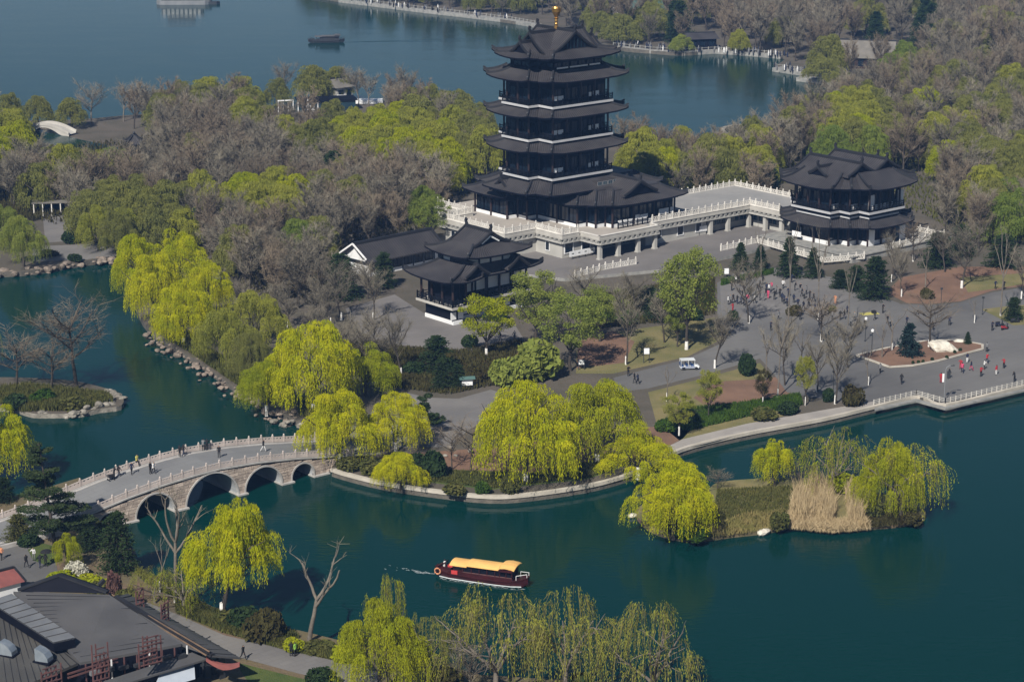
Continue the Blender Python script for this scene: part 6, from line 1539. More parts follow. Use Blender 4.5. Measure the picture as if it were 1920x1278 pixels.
btree((49.91,270.34), 4.5, 4, 'dark twiggy bush under the wide trailing willow', BARE_W, 1, False, z=.5)
btree((-4.42,214.06), 7.0, 5.5, 'hazy olive twiggy bush at the bottom between the willows', BARE_P, 1, False)

# conifers and evergreens
def ctree(px, H, w, label, kit, h0, w0, leaf=None, name='conifer', z=None):
    return tree(name, px, kit, H, h0, w/(w0*H/h0), label, 'evergreen', 'evergreen trees around the gardens', leaf, False, R.uniform(0, 6.28), z)
ctree((-55.62,256.7), 14.2, 9.5, 'tall dark cedar with level boughs at the left end of the bridge', CEDAR, 14, 10.4, name='cedar')
ctree((-11.69,303.95), 6.0, 5.2, 'cloud-pruned pine on the grey path between the willows', CLOUD, 5.2, 4.6, name='cloud_pine')
for px, H, w, lab in [((42.28,403.61), 5.4, 4.6, 'dark cone tree leftmost in the row below the terrace'), ((46.03,404.46), 4.8, 4.0, 'second dark cone tree from the left below the terrace'),
                      ((50.58,398.6), 7.6, 5.6, 'largest dark cone tree in the row below the terrace'), ((55.07,398.6), 5.6, 4.6, 'dark cone tree right of the largest one')]:
    ctree(px, H, w, lab, CON[R.randrange(2)], 9, 6.0)
ctree((63.51,345.19), 5.4, 5.6, 'blue-green spruce beside the white rock', CON_B[0], 5, 6, name='spruce')
ctree((74.29,352.26), 2.2, 1.6, 'tiny dark clipped conifer right of the white rock', CON[0], 9, 5.4)
for px, H, w, lab in [((63.91,382.71), 7.6, 6.6, 'big round dark evergreen at the corner of the plaza'), ((61.48,388.53), 4.6, 4.8, 'dark evergreen left of the big round one'), ((58.9,390.5), 3.4, 4.2, 'low dark evergreen under the right pavilion'),
                      ((-46.97,250.61), 7.4, 5.2, 'large dark evergreen in front of the smallest bridge arch'), ((-65.98,275.25), 3.4, 3.4, 'dark evergreen at the left edge beyond the bridge'),
                      ((-11.64,335.36), 6, 7, 'dark evergreen left of the roofed notice board'), ((-10.71,326.6), 4.8, 4, 'upright dark shrub-tree next to the notice board'), ((-8.29,327.17), 3.8, 3.6, 'smaller dark shrub-tree against the notice board'),
                      ((25.82,367.96), 6, 7, 'dark evergreen behind the tall fresh-green tree'), ((23.42,373.36), 4.5, 6, 'dark evergreen below the yard railing'), ((-22.99,390.5), 6.5, 5, 'dark evergreen in front of the long hall'), ((-30.08,382.71), 8, 8, 'dark evergreen left of the white hall gable'),
                      ((79.36,407.02), 6.5, 7, 'dark evergreen beyond the red soil'), ((85.16,367.96), 4, 4, 'dark evergreen behind the parked scooters'), ((-61.05,261.17), 3.4, 4.4, 'olive evergreen beside the bridge ramp'), ((85.33,415.78), 6, 7, 'dark evergreen behind the round grey bare tree'), ((91.6,407.02), 6, 8, 'dark evergreen by the tall bare tree at the right'),
                      ((-51.72,257.81), 3.2, 4.4, 'dark evergreen in the shade of the bridge end')]:
    ctree(px, H, w, lab, DARK[R.randrange(2)], 8, 6.6, 'leaf_moss' if 'olive' in lab else None, name='evergreen_tree')
def shrub(px, r, h, label, kind='dark', z=1.0, group='shrubs around the gardens', ry=None):
    return tag(part('shrub', SHR[kind], None, (*px, z-.02), R.uniform(0, 6.28) if ry is None else 0, (r, ry or r, h)), label, 'shrub', group)
for px, r, h, lab, k in [
    ((-5.0,330.05), 1.5, 2.6, 'round bronze-dark shrub right of the notice board', 'bronze'), ((36.31,334.46), 1.9, 3.2, 'dark clipped shrub by the grey path near the plaza', 'dark'), ((50.84,318.26), 1.9, 3.0, 'round reddish-green clipped shrub by the water railing', 'bronze'),
    ((47.09,320.44), 1.3, 1.9, 'small dark shrub left of the reddish clipped one', 'dark'), ((-10.39,285.57), 2.2, 3.4, 'big dark shrub on the soil bed behind the small willow', 'dark'), ((-13.17,288.49), 1.6, 2.2, 'dark shrub by the path behind the small willow', 'dark'),
    ((-0.7,278.61), 1.7, 2.0, 'dark rounded shrub on the kerb under the middle willow', 'green'), ((-3.85,278.61), 1.3, 1.6, 'lighter green shrub on the kerb left of the dark rounded one', 'hedge'), ((-7.01,278.61), 2.0, 1.4, 'low mossy shrub on the kerb', 'green'),
    ((-18.68,286.24), 2.6, 1.8, 'olive shrub on the kerb next to the bridge', 'green'), ((-21.7,288.49), 2.2, 1.6, 'mossy shrub beside the end of the bridge wall', 'green'), ((20.68,284.02), 1.3, 1.2, 'small shrub at the path edge', 'hedge'),
    ((25.43,309.01), 2.6, 2.0, 'dark shrub beside the young yellow-green tree', 'dark'), ((22.13,305.7), 1.8, 1.8, 'green shrub at the left end of the hedge bank', 'hedge'), ((40.7,314.23), 2.2, 1.6, 'dark rounded shrub at the right end of the hedge bank', 'dark'), ((36.03,311.6), 2.6, 1.5, 'dark low shrub in front of the hedge bank', 'green'),
    ((48.45,371.55), 1.6, 1.7, 'dark shrub among the visitors', 'bronze'), ((37.69,367.96), 1.4, 1.6, 'round dark shrub below the lined-up visitors', 'dark'), ((73.31,382.71), 1.4, 1.8, 'brown twiggy shrub on the red soil', 'bronze'), ((55.1,373.36), 1.4, 1.1, 'low shrub by the tall pole tree', 'green'),
    ((-27.13,230.29), 2.6, 3.4, 'large dark shrub by the lakeside walk', 'bronze'), ((-29.63,232.57), 2.4, 2.4, 'dark shrub next to the bright willow\'s white foot', 'dark'), ((-31.61,233.19), 2.2, 1.6, 'mossy shrub behind the walk hedge', 'green'), ((-23.92,226.29), 1.4, 1.5, 'yellow-green shrub beside the forked bare tree', 'lime'),
    ((-19.81,216.47), 2.0, 2.2, 'dark round shrub at the bottom edge of the walk', 'dark'), ((-20.87,225.85), 2.2, 1.2, 'low green shrub along the walk', 'green'), ((-17.87,224.4), 2.0, 1.6, 'olive shrub at the foot of the light green willow', 'lime'),
    ((-51.8,248.52), 1.6, 1.9, 'white blossoming bush behind the dark gable', 'white'), ((-53.26,246.29), 2.2, 1.4, 'bright lime bush behind the dark gable', 'lime'), ((-49.5,244.6), 2.4, 1.5, 'second lime bush right of the white blossoms', 'lime'), ((-47.43,243.43), 2.0, 1.5, 'green bush between the gable and the pink blossom tree', 'green'),
    ((-45.76,241.29), 1.1, 3.4, 'pink blossoming upright shrub behind the corner of the grey roof', 'blossom'), ((-44.02,239.66), 1.8, 2.0, 'olive bush right of the pink blossoms', 'green'), ((-100.92,494.76), 1.3, 1.5, 'golden flowering bush beside the white sculpture', 'gold'),
    ((22.58,262.69), 2.4, 1.5, 'bright green ground shrub at the front tip of the reed island', 'hedge'), ((33.77,266.37), 1.5, 2.4, 'olive shrub between the dry grass and the reeds', 'green'), ((43.66,280.11), 2.2, 2.6, 'yellow-green shrub rising behind the reeds', 'lime'), ((46.52,271.35), 2.0, 2.4, 'olive shrub right of the reeds', 'green'),
    ((50.93,268.34), 1.6, 1.3, 'brown shrub at the right tip of the reed island', 'bronze'), ((-70.24,321.0), 2.4, 1.9, 'dark green bush on the rocky islet', 'hedge'), ((-65.72,318.26), 2.6, 1.7, 'olive bush on the rocky islet', 'green'), ((-62.25,321.0), 2.0, 1.3, 'moss bush at the right end of the islet', 'green'), ((-74.04,318.26), 2.6, 2.0, 'dark bush at the left end of the islet', 'dark'),
    ((-59.6,259.29), 1.6, 1.4, 'low dark shrub on the lawn by the bridge ramp', 'dark'), ((-82.46,411.35), 1.8, 1.3, 'dark shrub by the rocky shore at the left', 'dark'), ((-85.97,427.24), 2.4, 2.4, 'dark bush on the bend of the left path', 'dark'), ((-87.87,415.78), 2.0, 1.2, 'low bush on the rocky left shore', 'bronze'),
    ((7.25,216.47), 2.0, 1.5, 'dark bush at the bottom edge under the willows', 'dark'), ((-7.26,216.74), 2.2, 2.2, 'dark brown bush at the bottom edge', 'bronze'), ((-2.72,367.96), 2.4, 1.6, 'green hedge shrub right of the courtyard', 'hedge'), ((-6.94,350.96), 1.6, 1.9, 'dark shrub at the courtyard edge', 'dark'),
    ((-22.44,349.34), 2.4, 1.6, 'brown shrub at the lower edge of the courtyard', 'bronze'), ((-15.38,335.36), 2.2, 1.8, 'dark shrub behind the white-footed bare tree', 'dark'), ((18.57,367.96), 4.0, 1.5, 'green hedge below the yard railing', 'hedge'), ((30.8,367.96), 2.0, 2.0, 'dark shrub behind the lined-up visitors', 'dark')]:
    if px is not None: shrub(px, r, h, lab, k, .5 if ('island' in lab or 'islet' in lab or 'reeds' in lab) else 1.0)

# the named tops seen on the far shore
for px, H, w, lab, lf in [((35.45,715.65), 10, 15, 'wide olive willow on the far shore right of the pagoda top', 'leaf_olive'), ((52.6,693.68), 6, 7.5, 'small green tree on the far quay', 'leaf_green'), ((70.3,693.68), 8, 7, 'yellow-green tree on the far quay', 'leaf_gold'), ((88.47,631.95), 8, 12, 'olive-green willow before the thatched hall', 'leaf_olive'), ((111.53,636.93), 8.5, 11, 'fresh green spreading tree right of the thatched hall', 'leaf_fresh'), ((91.63,622.19), 6, 7, 'pale willow by the landing stage', 'leaf_olive')]:
    tree('weeping_willow', px, WFAR[R.randrange(4)], H, 12., w/(12.*H/12), lab, 'willow', 'willows across the lake', lf, False, R.uniform(0, 6))

for px, H, w, lab, lf in [((-119.71,560.45), 8.5, 8, 'round olive willow at the lake edge left of the hump-backed footbridge', 'leaf_olive'), ((-110.62,557.32), 8, 9, 'broad olive willow at the lake edge behind the footbridge', 'leaf_olive'), ((-90.67,571.67), 8, 8, 'pale olive willow at the lake edge between bare trees', 'leaf_olive'), ((-78.7,579.96), 10.5, 10, 'tall olive willow left of the glazed gallery', 'leaf_gold'), ((-70.34,579.96), 10.5, 11, 'broad olive willow beside the glazed gallery\'s left end', 'leaf_gold'), ((-61.8,585.04), 9, 8, 'olive willow behind the gallery posts', 'leaf_olive'), ((-53.87,599.02), 10.5, 12, 'olive willow rising behind the gallery roof', 'leaf_olive'), ((-47.53,604.43), 9.5, 9, 'smaller olive willow behind the pale cottage', 'leaf_olive')]:
    tree('weeping_willow', px, WFAR[R.randrange(4)], H, 12., w/(12.*H/12), lab, 'willow', 'willows on the left lake shore', lf, False, R.uniform(0, 6))
willow((-91.11,407.02), 10.5, 8.5, 'green willow on the upper-left shore at the edge of the picture', 1, 'leaf_green')
willow((-98.0,420.29), 10, 8, 'green willow behind the one on the upper-left shore', 2, 'leaf_green')
willow((-79.53,420.29), 9.5, 8, 'olive willow beside the bend of the left path', 0, 'leaf_gold')
willow((-74.66,415.78), 10, 7, 'olive willow between the left path and the bright channel row', 3, 'leaf_olive')
for px, H, w, lab in [((-106.8,563.61), 10.5, 10, 'tall brown bare tree at the left lake edge'), ((-99.2,566.81), 10.5, 9, 'second brown bare tree at the left lake edge'), ((-40.79,590.21), 10, 8, 'bare tree over the white terrace, left of two'), ((-38.08,587.62), 10.5, 9, 'bare tree over the white terrace, right of two'), ((-62.49,599.02), 11, 9, 'hazy bare tree behind the gallery at the lake edge'), ((-44.07,602.62), 9, 8, 'bare tree right behind the pale cottage'), ((-94.41,569.23), 7.5, 7, 'small bare tree at the left lake edge')]:
    btree(px, H, w, lab, BARE_P, R.randrange(3), False, bark='pale_bark')
for i in range(16):
    px = [(-46.63,371.55), (-43.29,366.19), (-40.23,371.55), (-32.91,371.55), (-30.53,364.44), (-31.48,354.24), (-26.87,350.96), (-24.71,344.56), (-26.82,338.37), (-22.35,347.73), (-32.89,382.71), (-34.43,367.96), (-37.54,362.7), (-28.2,382.71), (-25.38,382.71), (-20.11,338.37)][i]
    btree(px, R.uniform(5, 8.5), R.uniform(5, 7), 'thin bare tree in the scrub between the willow row and the courtyard', BARE_P, i, i % 4 == 0, group='thin bare trees in the scrub by the courtyard')

